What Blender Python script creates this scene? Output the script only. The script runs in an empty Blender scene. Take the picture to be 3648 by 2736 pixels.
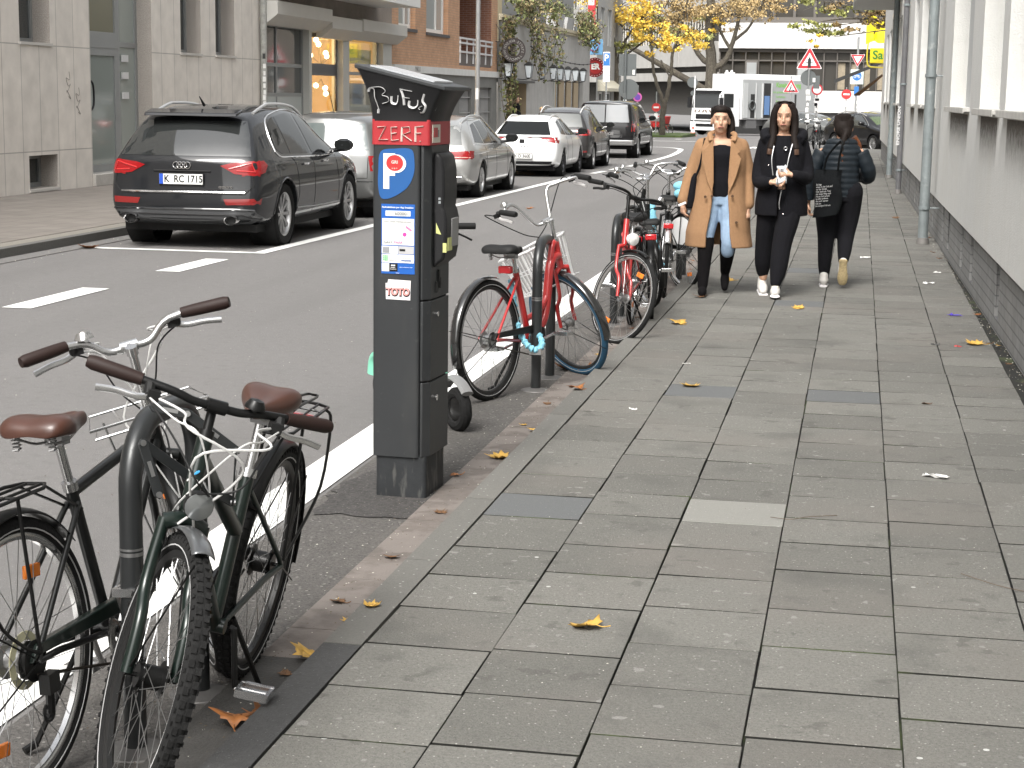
import bpy, bmesh, math, random
from mathutils import Vector, Matrix
from mathutils.bvhtree import BVHTree
from mathutils.geometry import delaunay_2d_cdt
R_ = math.radians
sc = bpy.context.scene
COL = sc.collection
random.seed(7)
# ------------------------------------------------------------ camera
CAM_H, YAW, PITCH, ROLL = 1.72, R_(10.954), R_(9.34), R_(0.8)
rt = Vector((math.cos(YAW), math.sin(YAW), 0))
fw = Vector((-math.sin(YAW) * math.cos(PITCH), math.cos(YAW) * math.cos(PITCH), -math.sin(PITCH)))
up = rt.cross(fw)
rx = rt * math.cos(ROLL) + up * math.sin(ROLL)
uy = -rt * math.sin(ROLL) + up * math.cos(ROLL)
cd = bpy.data.cameras.new('camera'); cam = bpy.data.objects.new('camera', cd); COL.objects.link(cam)
cam.matrix_world = Matrix(((rx.x, uy.x, -fw.x, 0), (rx.y, uy.y, -fw.y, 0), (rx.z, uy.z, -fw.z, CAM_H), (0, 0, 0, 1)))
cd.sensor_width = 36; cd.lens = 61.84; cd.clip_start = 0.05; cd.clip_end = 1500
sc.camera = cam
# ------------------------------------------------------------ world, sun, exposure
w = bpy.data.worlds.new("World"); sc.world = w; w.use_nodes = True
nt = w.node_tree; bg = nt.nodes['Background']
sky = nt.nodes.new('ShaderNodeTexSky'); sky.sky_type = 'NISHITA'; sky.sun_disc = False
SUN_EL, SUN_AZ = R_(50), R_(188)
sky.sun_elevation = SUN_EL; sky.sun_rotation = SUN_AZ
sky.air_density = 1.6; sky.dust_density = 7.0; sky.ozone_density = 1.0
hs = nt.nodes.new('ShaderNodeHueSaturation'); hs.inputs['Saturation'].default_value = 0.16
nt.links.new(sky.outputs[0], hs.inputs['Color']); nt.links.new(hs.outputs[0], bg.inputs['Color'])
bg.inputs['Strength'].default_value = 0.15
sd = bpy.data.lights.new('sun', 'SUN'); sd.energy = 1.5; sd.angle = R_(24); sd.color = (1, .97, .92)
so = bpy.data.objects.new('sun', sd); COL.objects.link(so)
sdir = Vector((math.sin(SUN_AZ) * math.cos(SUN_EL), math.cos(SUN_AZ) * math.cos(SUN_EL), math.sin(SUN_EL)))
so.rotation_euler = sdir.to_track_quat('Z', 'Y').to_euler()
sc.view_settings.view_transform = 'Standard'; sc.view_settings.look = 'None'
sc.view_settings.gamma = 1; sc.view_settings.use_curve_mapping = False
sc.view_settings.exposure = 0.93
# ------------------------------------------------------------ materials
MATS = {}
def mat(name, col, rough=.5, metal=0., var=0., vscale=8., bump=0., bscale=60., coat=0., emit=0., trans=0., spec=None, island=0., speck=None):
    if name in MATS: return MATS[name]
    m = bpy.data.materials.new(name); m.use_nodes = True; n = m.node_tree.nodes; l = m.node_tree.links
    b = n['Principled BSDF']; b.inputs['Base Color'].default_value = (*col, 1)
    b.inputs['Roughness'].default_value = rough; b.inputs['Metallic'].default_value = metal
    if coat: b.inputs['Coat Weight'].default_value = coat; b.inputs['Coat Roughness'].default_value = .04
    if spec is not None: b.inputs['Specular IOR Level'].default_value = spec
    if trans: b.inputs['Transmission Weight'].default_value = trans
    if emit:
        b.inputs['Emission Color'].default_value = (*col, 1); b.inputs['Emission Strength'].default_value = emit
    tc = n.new('ShaderNodeTexCoord'); co = tc.outputs['Object']
    out = None
    if var or island or speck:
        val = None
        if var:
            a = n.new('ShaderNodeTexNoise'); a.inputs['Scale'].default_value = vscale; a.inputs['Detail'].default_value = 6
            a.inputs['Roughness'].default_value = .65; l.new(co, a.inputs['Vector'])
            r = n.new('ShaderNodeMapRange'); r.inputs[1].default_value = .25; r.inputs[2].default_value = .75
            r.inputs[3].default_value = 1 - var; r.inputs[4].default_value = 1 + var
            l.new(a.outputs['Fac'], r.inputs[0]); val = r.outputs[0]
        if island:
            g = n.new('ShaderNodeNewGeometry')
            r2 = n.new('ShaderNodeMapRange'); r2.inputs[3].default_value = 1 - island; r2.inputs[4].default_value = 1 + island
            l.new(g.outputs['Random Per Island'], r2.inputs[0])
            if val:
                mm = n.new('ShaderNodeMath'); mm.operation = 'MULTIPLY'; l.new(val, mm.inputs[0]); l.new(r2.outputs[0], mm.inputs[1]); val = mm.outputs[0]
            else: val = r2.outputs[0]
        vm = n.new('ShaderNodeVectorMath'); vm.operation = 'SCALE'; vm.inputs[0].default_value = col
        if val: l.new(val, vm.inputs['Scale'])
        else: vm.inputs['Scale'].default_value = 1
        out = vm.outputs[0]
        if speck:   # (scale, threshold, colour)
            for (ss, th, scol) in speck:
                v = n.new('ShaderNodeTexVoronoi'); v.inputs['Scale'].default_value = ss; l.new(co, v.inputs['Vector'])
                gt = n.new('ShaderNodeMath'); gt.operation = 'LESS_THAN'; gt.inputs[1].default_value = th; l.new(v.outputs['Distance'], gt.inputs[0])
                mx = n.new('ShaderNodeMix'); mx.data_type = 'RGBA'; l.new(gt.outputs[0], mx.inputs[0]); l.new(out, mx.inputs[6]); mx.inputs[7].default_value = (*scol, 1)
                out = mx.outputs[2]
        l.new(out, b.inputs['Base Color'])
    if bump:
        a = n.new('ShaderNodeTexNoise'); a.inputs['Scale'].default_value = bscale; a.inputs['Detail'].default_value = 4; l.new(co, a.inputs['Vector'])
        bp = n.new('ShaderNodeBump'); bp.inputs['Strength'].default_value = bump; bp.inputs['Distance'].default_value = .01
        l.new(a.outputs['Fac'], bp.inputs['Height']); l.new(bp.outputs[0], b.inputs['Normal'])
    MATS[name] = m; return m
def mask(name, nscale, lo, hi, col2, detail=5, stretch=None, amt=1.0):
    """mix a second colour into an existing material through a noise mask (wear, dirt, stains with a shape of their own)"""
    m = MATS[name]; n = m.node_tree.nodes; l = m.node_tree.links; b = n['Principled BSDF']
    tc = n.new('ShaderNodeTexCoord'); mp = n.new('ShaderNodeMapping'); l.new(tc.outputs['Object'], mp.inputs['Vector'])
    if stretch: mp.inputs['Scale'].default_value = stretch
    a = n.new('ShaderNodeTexNoise'); a.inputs['Scale'].default_value = nscale; a.inputs['Detail'].default_value = detail; l.new(mp.outputs[0], a.inputs['Vector'])
    r = n.new('ShaderNodeMapRange'); r.inputs[1].default_value = lo; r.inputs[2].default_value = hi; r.inputs[4].default_value = amt
    l.new(a.outputs['Fac'], r.inputs[0])
    mx = n.new('ShaderNodeMix'); mx.data_type = 'RGBA'; l.new(r.outputs[0], mx.inputs[0])
    s = b.inputs['Base Color']
    if s.is_linked: l.new(s.links[0].from_socket, mx.inputs[6])
    else: mx.inputs[6].default_value = s.default_value
    mx.inputs[7].default_value = (*col2, 1); l.new(mx.outputs[2], s)
def brickmat(name, c1, c2, mortar, bw, bh, axis='yz', ms=.008, rough=.85, bump=.4, off=.5, bias=0.):
    m = bpy.data.materials.new(name); m.use_nodes = True; n = m.node_tree.nodes; l = m.node_tree.links; b = n['Principled BSDF']
    tc = n.new('ShaderNodeTexCoord'); sp = n.new('ShaderNodeSeparateXYZ'); l.new(tc.outputs['Object'], sp.inputs[0])
    cb = n.new('ShaderNodeCombineXYZ'); l.new(sp.outputs['XYZ'.index(axis[0].upper())], cb.inputs[0]); l.new(sp.outputs['XYZ'.index(axis[1].upper())], cb.inputs[1])
    br = n.new('ShaderNodeTexBrick'); l.new(cb.outputs[0], br.inputs['Vector']); br.inputs['Scale'].default_value = 1
    br.inputs['Brick Width'].default_value = bw; br.inputs['Row Height'].default_value = bh; br.inputs['Mortar Size'].default_value = ms
    br.inputs['Color1'].default_value = (*c1, 1); br.inputs['Color2'].default_value = (*c2, 1); br.inputs['Mortar'].default_value = (*mortar, 1); br.offset = off
    br.inputs['Bias'].default_value = bias
    nz = n.new('ShaderNodeTexNoise'); nz.inputs['Scale'].default_value = 3; nz.inputs['Detail'].default_value = 8; l.new(tc.outputs['Object'], nz.inputs['Vector'])
    r = n.new('ShaderNodeMapRange'); r.inputs[3].default_value = .75; r.inputs[4].default_value = 1.25; l.new(nz.outputs['Fac'], r.inputs[0])
    vm = n.new('ShaderNodeVectorMath'); vm.operation = 'SCALE'; l.new(br.outputs['Color'], vm.inputs[0]); l.new(r.outputs[0], vm.inputs['Scale'])
    l.new(vm.outputs[0], b.inputs['Base Color']); b.inputs['Roughness'].default_value = rough
    bp = n.new('ShaderNodeBump'); bp.inputs['Strength'].default_value = bump; bp.inputs['Distance'].default_value = .01; bp.invert = True
    l.new(br.outputs['Fac'], bp.inputs['Height']); l.new(bp.outputs[0], b.inputs['Normal'])
    MATS[name] = m; return m
# ------------------------------------------------------------ mesh builder
def cr(pts, k=6, closed=False):
    """Catmull-Rom through points"""
    P = [Vector(p) for p in pts]; n = len(P); o = []
    rng = n if closed else n - 1
    for i in range(rng):
        if closed: a, b, c, d = P[(i - 1) % n], P[i], P[(i + 1) % n], P[(i + 2) % n]
        else: a, b, c, d = P[max(i - 1, 0)], P[i], P[i + 1], P[min(i + 2, n - 1)]
        for j in range(k):
            t = j / k
            o.append(.5 * ((2 * b) + (c - a) * t + (2 * a - 5 * b + 4 * c - d) * t * t + (3 * b - a - 3 * c + d) * t ** 3))
    if not closed: o.append(P[-1])
    return o
class MB:
    def __init__(s): s.v = []; s.f = []; s.mi = []; s.M = Matrix(); s.k = 0
    def add(s, vs, fs):
        o = len(s.v); s.v += [s.M @ Vector(p) for p in vs]; s.f += [tuple(i + o for i in f) for f in fs]; s.mi += [s.k] * len(fs); return s
    def quad(s, a, b, c, d): return s.add([a, b, c, d], [(0, 1, 2, 3)])
    def box(s, c, d, R=None):
        x, y, z = d[0] / 2, d[1] / 2, d[2] / 2
        vs = [Vector((i * x, j * y, k * z)) for i in (-1, 1) for j in (-1, 1) for k in (-1, 1)]
        if R is not None: vs = [R @ q for q in vs]
        vs = [q + Vector(c) for q in vs]
        return s.add(vs, [(0, 1, 3, 2), (4, 6, 7, 5), (0, 4, 5, 1), (2, 3, 7, 6), (0, 2, 6, 4), (1, 5, 7, 3)])
    def bx(s, x0, x1, y0, y1, z0, z1): return s.box(((x0 + x1) / 2, (y0 + y1) / 2, (z0 + z1) / 2), (abs(x1 - x0), abs(y1 - y0), abs(z1 - z0)))
    def tube(s, pts, r, n=8, closed=False, radii=None, caps=True, flat=1.):
        P = [Vector(p) for p in pts]; m = len(P)
        if m < 2: return s
        T = []
        for i in range(m):
            if closed: t = P[(i + 1) % m] - P[(i - 1) % m]
            else: t = P[min(i + 1, m - 1)] - P[max(i - 1, 0)]
            T.append(t.normalized() if t.length > 1e-9 else Vector((0, 0, 1)))
        u = T[0].orthogonal().normalized()
        if abs(T[0].z) < .9: u = Vector((0, 0, 1)).cross(T[0]).normalized()
        vs = []
        for i in range(m):
            u = (u - T[i] * u.dot(T[i]))
            u = u.normalized() if u.length > 1e-9 else T[i].orthogonal().normalized()
            w_ = T[i].cross(u); rr = radii[i] if radii else r
            for j in range(n):
                a = 2 * math.pi * j / n; vs.append(P[i] + u * (math.cos(a) * rr) + w_ * (math.sin(a) * rr * flat))
        fs = []
        for i in range(m if closed else m - 1):
            for j in range(n):
                a = i * n + j; b = i * n + (j + 1) % n; c = ((i + 1) % m) * n + (j + 1) % n; d = ((i + 1) % m) * n + j
                fs.append((a, b, c, d))
        if not closed and caps:
            fs.append(tuple(range(n - 1, -1, -1))); fs.append(tuple((m - 1) * n + j for j in range(n)))
        return s.add(vs, fs)
    def lathe(s, prof, n=24, axis='z', c=(0, 0, 0), a0=0., a1=2 * math.pi):
        """prof: list of (radius, height)"""
        full = abs(a1 - a0 - 2 * math.pi) < 1e-6; cnt = n if full else n + 1; vs = []
        for (r, h) in prof:
            for j in range(cnt):
                a = a0 + (a1 - a0) * j / n; q = (r * math.cos(a), r * math.sin(a), h)
                if axis == 'x': q = (q[2], q[0], q[1])
                elif axis == 'y': q = (q[1], q[2], q[0])
                vs.append(Vector(q) + Vector(c))
        fs = []
        for i in range(len(prof) - 1):
            for j in range(n):
                k = (j + 1) % cnt; fs.append((i * cnt + j, i * cnt + k, (i + 1) * cnt + k, (i + 1) * cnt + j))
        return s.add(vs, fs)
    def ring(s, c, R, r, axis='y', n=40, m=8, a0=0., a1=2 * math.pi):
        full = abs(a1 - a0 - 2 * math.pi) < 1e-6; pts = []
        for j in range(n if full else n + 1):
            a = a0 + (a1 - a0) * j / n; q = (R * math.cos(a), R * math.sin(a))
            p = {'y': (q[0], 0, q[1]), 'x': (0, q[0], q[1]), 'z': (q[0], q[1], 0)}[axis]
            pts.append(Vector(p) + Vector(c))
        return s.tube(pts, r, m, closed=full)
    def prism(s, poly, d0, d1, plane='yz'):
        """poly in 2-D, extruded along the third axis from d0 to d1"""
        n = len(poly)
        def P(p, d): return {'yz': (d, p[0], p[1]), 'xz': (p[0], d, p[1]), 'xy': (p[0], p[1], d)}[plane]
        vs = [P(p, d0) for p in poly] + [P(p, d1) for p in poly]
        return s.add(vs, [tuple(range(n)), tuple(range(2 * n - 1, n - 1, -1))] + [(i, i + n, (i + 1) % n + n, (i + 1) % n) for i in range(n)])
    def ball(s, c, r, n=12, m=8, R=None):
        if not hasattr(r, '__len__'): r = (r, r, r)
        vs = [Vector((0, 0, -r[2]))]; 
        for i in range(1, m):
            t = -math.pi / 2 + math.pi * i / m
            for j in range(n):
                a = 2 * math.pi * j / n; vs.append(Vector((math.cos(t) * math.cos(a) * r[0], math.cos(t) * math.sin(a) * r[1], math.sin(t) * r[2])))
        vs.append(Vector((0, 0, r[2])))
        if R is not None: vs = [R @ q for q in vs]
        vs = [q + Vector(c) for q in vs]; fs = []
        for j in range(n):
            fs.append((0, 1 + (j + 1) % n, 1 + j)); fs.append((len(vs) - 1, 1 + (m - 2) * n + j, 1 + (m - 2) * n + (j + 1) % n))
        for i in range(m - 2):
            for j in range(n):
                a = 1 + i * n + j; b = 1 + i * n + (j + 1) % n; fs.append((a, b, b + n, a + n))
        return s.add(vs, fs)
    def grid(s, rows, closed=False):
        n = len(rows[0]); vs = [p for r in rows for p in r]; fs = []
        for i in range(len(rows) - 1):
            for j in range(n if closed else n - 1):
                k = (j + 1) % n; fs.append((i * n + j, i * n + k, (i + 1) * n + k, (i + 1) * n + j))
        return s.add(vs, fs)
    def build(s, name, m, parent=None, bevel=0., smooth=35, fix=True, weld=False):
        me = bpy.data.meshes.new(name); me.from_pydata([tuple(p) for p in s.v], [], s.f); 
        if not isinstance(m, (list, tuple)): m = [m]
        for q in m: me.materials.append(q)
        if len(m) > 1: me.polygons.foreach_set('material_index', s.mi)
        if fix or weld:
            bm = bmesh.new(); bm.from_mesh(me)
            if weld: bmesh.ops.remove_doubles(bm, verts=bm.verts, dist=.0005)
            if fix: bmesh.ops.recalc_face_normals(bm, faces=bm.faces)
            bm.to_mesh(me); bm.free()
        if smooth:
            me.polygons.foreach_set('use_smooth', [True] * len(me.polygons)); me.set_sharp_from_angle(angle=R_(smooth))
        o = bpy.data.objects.new(name, me); COL.objects.link(o)
        if parent: o.parent = parent
        if bevel:
            b = o.modifiers.new('bevel', 'BEVEL'); b.width = bevel; b.segments = 2; b.limit_method = 'ANGLE'; b.angle_limit = R_(40); b.harden_normals = False
        return o
def tag(o, label=None, cat=None, group=None, kind=None):
    if label: o['label'] = label
    if cat: o['category'] = cat
    if group: o['group'] = group
    if kind: o['kind'] = kind
    return o
def thing(name, loc, rz, label, cat, group=None):
    o = bpy.data.objects.new(name, None); COL.objects.link(o); o.location = loc; o.rotation_euler = (0, 0, rz); o.empty_display_size = .2
    return tag(o, label, cat, group)
def copy_tree(o, parent=None):
    c = o.copy(); COL.objects.link(c)
    if parent: c.parent = parent
    for ch in list(o.children): copy_tree(ch, c)
    return c
def evaluated(o):
    dg = bpy.context.evaluated_depsgraph_get(); dg.update()
    me = bpy.data.meshes.new_from_object(o.evaluated_get(dg)); return me
def bake(o, smooth=None):
    """replace an object's mesh by its evaluated one (modifiers applied)"""
    bpy.context.view_layer.update()
    me = evaluated(o); o.modifiers.clear(); o.data = me
    if smooth: me.polygons.foreach_set('use_smooth', [True] * len(me.polygons)); me.set_sharp_from_angle(angle=R_(smooth))
    return o
def organic(name, mb, m, parent, voxel=.012, smooth=6, sub=False):
    """fuse overlapping shapes into one continuous skin"""
    o = mb.build(name, m, None, smooth=0, fix=False)
    r = o.modifiers.new('remesh', 'REMESH'); r.mode = 'VOXEL'; r.voxel_size = voxel
    s = o.modifiers.new('smooth', 'SMOOTH'); s.factor = .5; s.iterations = smooth
    bake(o); o.data.polygons.foreach_set('use_smooth', [True] * len(o.data.polygons))
    if parent: o.parent = parent
    return o
def frame(o, x, y, z=None):
    """4x4 from origin + x and y axes"""
    x = Vector(x).normalized(); y = Vector(y); y = (y - x * y.dot(x)).normalized(); z = x.cross(y)
    return Matrix(((x.x, y.x, z.x, o[0]), (x.y, y.y, z.y, o[1]), (x.z, y.z, z.z, o[2]), (0, 0, 0, 1)))
def text(name, body, size, M, m, parent=None, ext=.0008, align='CENTER', sx=1., bold=0.):
    c = bpy.data.curves.new(name, 'FONT'); c.body = body; c.size = size; c.extrude = ext; c.align_x = align; c.align_y = 'CENTER'; c.offset = bold; c.resolution_u = 3
    o = bpy.data.objects.new(name, c); COL.objects.link(o); bpy.context.view_layer.update()
    me = evaluated(o); bpy.data.objects.remove(o); me.transform(M @ Matrix.Diagonal((sx, 1, 1, 1)))
    me.materials.clear(); me.materials.append(m)
    if len(me.vertices) == 0: return None
    o = bpy.data.objects.new(name, me); COL.objects.link(o)
    if parent: o.parent = parent
    return o
def gz(Y):                      # the street drops away beyond the parked cars
    return 0. if Y < 58 else -.0118 * (Y - 58)
# ------------------------------------------------------------ ground
asph = mat('asphalt', (.15, .145, .142), .9, var=.3, vscale=120, bump=.55, bscale=190, speck=[(55, .13, (.34, .33, .32)), (75, .09, (.06, .06, .06))])
mask('asphalt', .35, .45, .75, (.172, .166, .162), amt=.6)
mask('asphalt', .8, .55, .62, (.125, .121, .118), amt=.4, stretch=(1, .06, 1), detail=2)
mask('asphalt', 14., .52, .7, (.112, .108, .105), amt=.4, detail=3)
mask('asphalt', 5., .62, .75, (.15, .145, .14), amt=.35, stretch=(1, .15, 1))
rough_asph = mat('rough_asphalt', (.085, .08, .075), .95, var=.5, vscale=70, bump=1., bscale=90, speck=[(28, .16, (.2, .19, .18)), (40, .14, (.03, .03, .03))])
mask('rough_asphalt', 1.6, .5, .7, (.115, .107, .097), amt=.7)
paint = mat('road_paint', (.78, .78, .76), .7, var=.05, vscale=40, bump=.3, bscale=200)
mask('road_paint', 22, .63, .72, (.5, .49, .47), detail=8, amt=.5)
slabm = mat('paving_slab', (.138, .135, .122), .93, var=.32, vscale=85, bump=.6, bscale=180, island=.17, speck=[(38, .11, (.33, .32, .3)), (60, .1, (.06, .058, .05)), (4.1, .035, (.5, .5, .48))])
mask('paving_slab', 1.1, .5, .75, (.158, .145, .13), amt=.7)
mask('paving_slab', 11, .6, .72, (.09, .088, .08), amt=.5)
mask('paving_slab', 17, .69, .72, (.27, .265, .25), amt=.6, detail=2)
mask('paving_slab', 7, .66, .69, (.07, .068, .06), amt=.5, detail=3)
mask('paving_slab', 2.6, .56, .72, (.085, .084, .076), amt=.65)
slab2 = mat('pale_slab', (.21, .207, .19), .93, var=.1, vscale=120, bump=.3, bscale=250, speck=[(38, .1, (.33, .32, .3))])
slab3 = mat('blue_grey_slab', (.105, .109, .11), .9, var=.12, vscale=120, bump=.3, bscale=250, speck=[(38, .1, (.2, .2, .2))])
joint = mat('joint_dirt', (.012, .012, .010), 1., var=.5, vscale=30)
mask('joint_dirt', 3, .55, .65, (.05, .065, .025))
kerbm = mat('kerb_stone', (.128, .125, .114), .9, var=.14, vscale=90, bump=.4, bscale=200, island=.12, speck=[(30, .12, (.3, .3, .28))])
dkerb = mat('dark_kerb_stone', (.052, .052, .052), .85, var=.25, vscale=60, bump=.4, bscale=160, speck=[(60, .12, (.12, .12, .12))])
gut = mat('gutter_stone', (.13, .112, .1), .8, var=.22, vscale=14, bump=.3, bscale=120, island=.1)
mask('gutter_stone', 3.5, .48, .53, (.19, .168, .152), amt=.7)
dgut = mat('dark_gutter', (.05, .048, .045), .8, var=.35, vscale=8, bump=.4, bscale=90)
def struct(name, mb, m, **k): return tag(mb.build(name, m, **k), kind='structure')
b = MB()        # one sheet to the horizon, dropping beyond the parked cars
ys = [-60, 20, 58, 80, 140, 300, 900]
for i in range(len(ys) - 1):
    z = [gz(min(t, 170)) for t in (ys[i], ys[i + 1])]
    b.quad((-400, ys[i], z[0]), (400, ys[i], z[0]), (400, ys[i + 1], z[1]), (-400, ys[i + 1], z[1]))
struct('road', b, asph, smooth=0)
b = MB()
b.quad((-2.2, -4, .004), (-1.72, -4, .004), (-1.72, 30, .004), (-2.2, 30, .004))
struct('parking_strip', b, rough_asph, smooth=0)
# ragged dark patch round the meter
b = MB(); pts = []
for i in range(40):
    a = 2 * math.pi * i / 40; rr = 1 + random.uniform(-.1, .1)
    c_, s_ = math.cos(a), math.sin(a); q = max(abs(c_) / .27, abs(s_) / .42)
    pts.append((-1.9 + c_ / q * rr, 7.2 + s_ / q * rr, .0085))
b.add(pts, [tuple(range(40))]); struct('tar_patch', b, mat('tar_patch', (.05, .047, .045), .95, var=.6, vscale=60, bump=1., bscale=80, speck=[(40, .14, (.16, .15, .14))]), smooth=0)
# painted lines
b = MB()
def stripe(x0, x1, y0, y1, x0b=None, x1b=None, z=.006):
    x0b = x0 if x0b is None else x0b; x1b = x1 if x1b is None else x1b
    n = max(1, int((y1 - y0) / 6)); rows = []
    for i in range(n + 1):
        t = i / n; y = y0 + (y1 - y0) * t; rows.append([(x0 + (x0b - x0) * t, y, z + gz(y)), (x1 + (x1b - x1) * t, y, z + gz(y))])
    b.grid(rows)
stripe(-2.44, -2.22, -4, 58, -2.44, -2.24)
stripe(-6.34, -6.19, 17.94, 38.4, -6.02, -5.87, z=.007)
b.quad((-8.35, 17.94, .006), (-6.34, 17.94, .006), (-6.34, 18.08, .006), (-8.35, 18.08, .006))
for i, (y0, y1) in enumerate([(39.2, 40.6), (41.4, 42.8), (43.6, 45.2)]): stripe(-5.9 + i * .12, -5.75 + i * .12, y0, y1, -5.82 + i * .12, -5.67 + i * .12, z=.007)
for (x, y0, y1) in ((-6.62, 9.7, 11.2), (-6.6, 12.8, 14.3), (-6.57, 15.85, 17.2)): stripe(x, x + .25, y0, y1)
for (x, y0, y1) in ((-2.6, 62, 66), (-2.9, 70, 74), (-9, 88, 89)): stripe(x, x + .3, y0, y1)
for (x, y0, y1) in ((-13, 88, 88.6), (-9.8, 80, 80.5)): stripe(x, x + 3, y0, y1)
struct('road_marking', b, paint, smooth=0)
# rounded end of the parking bay
b = MB(); L = []
for i in range(17):
    a = -math.pi / 2 + math.pi * i / 16; L.append((-7.6 + 1.75 * math.cos(a), 58.6 + 2.2 * math.sin(a) + (1.2 if a > 0 else -3.2 if a < -.2 else 0)))
L = [tuple(p)[:2] for p in cr([(-5.5, 46.6, 0), (-5.45, 48.2, 0), (-5.42, 51.4, 0), (-5.55, 55.4, 0), (-5.8, 58.9, 0), (-6.15, 61, 0), (-6.6, 62.4, 0), (-7.2, 63, 0), (-8.6, 63, 0)], 4)]
rows = []
for i, p in enumerate(L):
    q = Vector(L[min(i + 1, len(L) - 1)]) - Vector(L[max(i - 1, 0)]); nn = Vector((-q.y, q.x)).normalized() * .09
    rows.append([(p[0] + nn.x, p[1] + nn.y, .012 + gz(p[1])), (p[0] - nn.x, p[1] - nn.y, .012 + gz(p[1]))])
b.grid(rows); struct('bay_end_marking', b, paint, smooth=0)
# right pavement: kerb, gutter, individual slabs
def islands(name, m, x0, x1, z0, z1, y0, y1, step, gap=.006, jit=0., bev=0.):
    b = MB(); y = y0
    while y < y1:
        l = step * random.uniform(1 - jit, 1 + jit); b.bx(x0, x1, y + gap / 2, min(y + l, y1) - gap / 2, z0, z1 + random.uniform(-.0012, .0012)); y += l
    return struct(name, b, m, smooth=0)
islands('gutter', gut, -1.735, -1.535, -.02, .012, 4.95, 56, .3, .004, .02)
islands('gutter', dgut, -1.735, -1.535, -.02, .012, -3, 4.95, 1.3, .003)
islands('kerb', dkerb, -1.53, -1.412, -.05, .07, -2.05, 4.95, 1., .005)
islands('kerb', kerbm, -1.53, -1.412, -.05, .07, 4.95, 57, 1., .005)
b = MB(); b.bx(-1.41, 1.3, -4, 57, -.05, .05); struct('pavement_bed', b, joint, smooth=0)
PX = [-1.406, -1.015, -.625, -.225, .18, .585]
b = MB()
for c in range(6):
    xa = PX[c] + .003; xb = (PX[c + 1] - .003) if c < 5 else .955
    y = -2. + random.uniform(0, .4)
    if c == 0: y = -2.12
    while y < 56.5:
        l = .4 if c < 5 else random.choice((.4, .4, .3, .3))
        if random.random() < .07: l += random.choice((-.1, .1))
        g = random.uniform(.0035, .0085); xo = random.uniform(-.0025, .0025); t = random.uniform(-.0015, .0015); t2 = random.uniform(-.0012, .0012)
        pale = (c == 2 and 6.7 < y < 7.15); blue = (c == 0 and 6.62 < y < 7.0) or False
        b.k = 1 if pale or (random.random() < .006 and y > 8) else 2 if blue or random.random() < .006 else 0
        h = .07
        vs = [(xa + xo, y + g, h + t), (xb + xo, y + g, h + t2), (xb + xo, y + l - g, h + t2 * -1), (xa + xo, y + l - g, h - t)]
        lo = [(p[0], p[1], .045) for p in vs]; e = .002
        ins = [(vs[0][0] + e, vs[0][1] + e, vs[0][2]), (vs[1][0] - e, vs[1][1] + e, vs[1][2]), (vs[2][0] - e, vs[2][1] - e, vs[2][2]), (vs[3][0] + e, vs[3][1] - e, vs[3][2])]
        vs = [(p[0], p[1], p[2] - .0015) for p in vs]
        b.add(lo + vs + ins, [(8, 9, 10, 11)] + [(i + 4, (i + 1) % 4 + 4, (i + 1) % 4 + 8, i + 8) for i in range(4)])
        b.k = 3; b.add(lo + vs, [(i, (i + 1) % 4, (i + 1) % 4 + 4, i + 4) for i in range(4)])
        y += l
struct('pavement', b, [slabm, slab2, slab3, joint], smooth=0)
b = MB(); b.bx(-1.5, 6, 57, 64, -.1, .02); struct('pavement_corner', b, kerbm, smooth=0)
# left pavement
lk = mat('left_kerb', (.11, .107, .1), .9, var=.2, vscale=50, bump=.3, bscale=150)
ls = brickmat('left_slabs', (.2, .18, .16), (.18, .16, .142), (.11, .1, .09), .5, .35, 'yx', .006, bump=.1)
b = MB(); b.bx(-8.62, -8.5, -20, 58, -.05, .1); struct('kerb', b, lk)
b = MB(); b.bx(-8.85, -8.625, -20, 58, -.05, .098); struct('kerb', b, mat('left_kerb_b', (.2, .185, .16), .9, var=.2, vscale=40))
b = MB(); b.bx(-8.499, -8.25, -20, 58, -.05, .008); struct('gutter', b, mat('left_gutter', (.15, .145, .14), .9, var=.25, vscale=30))
b = MB(); b.bx(-13, -8.855, -20, 58, -.05, .102); b.bx(-16, -8.5, 58, 70, -.3, .09); struct('pavement', b, ls, smooth=0)
# grass verge in the far junction
b = MB(); b.bx(-30, -9.4, 96, 104, gz(104) - .5, gz(96) + .1); struct('verge', b, mat('verge', (.07, .1, .03), 1., var=.5, vscale=4))
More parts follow.
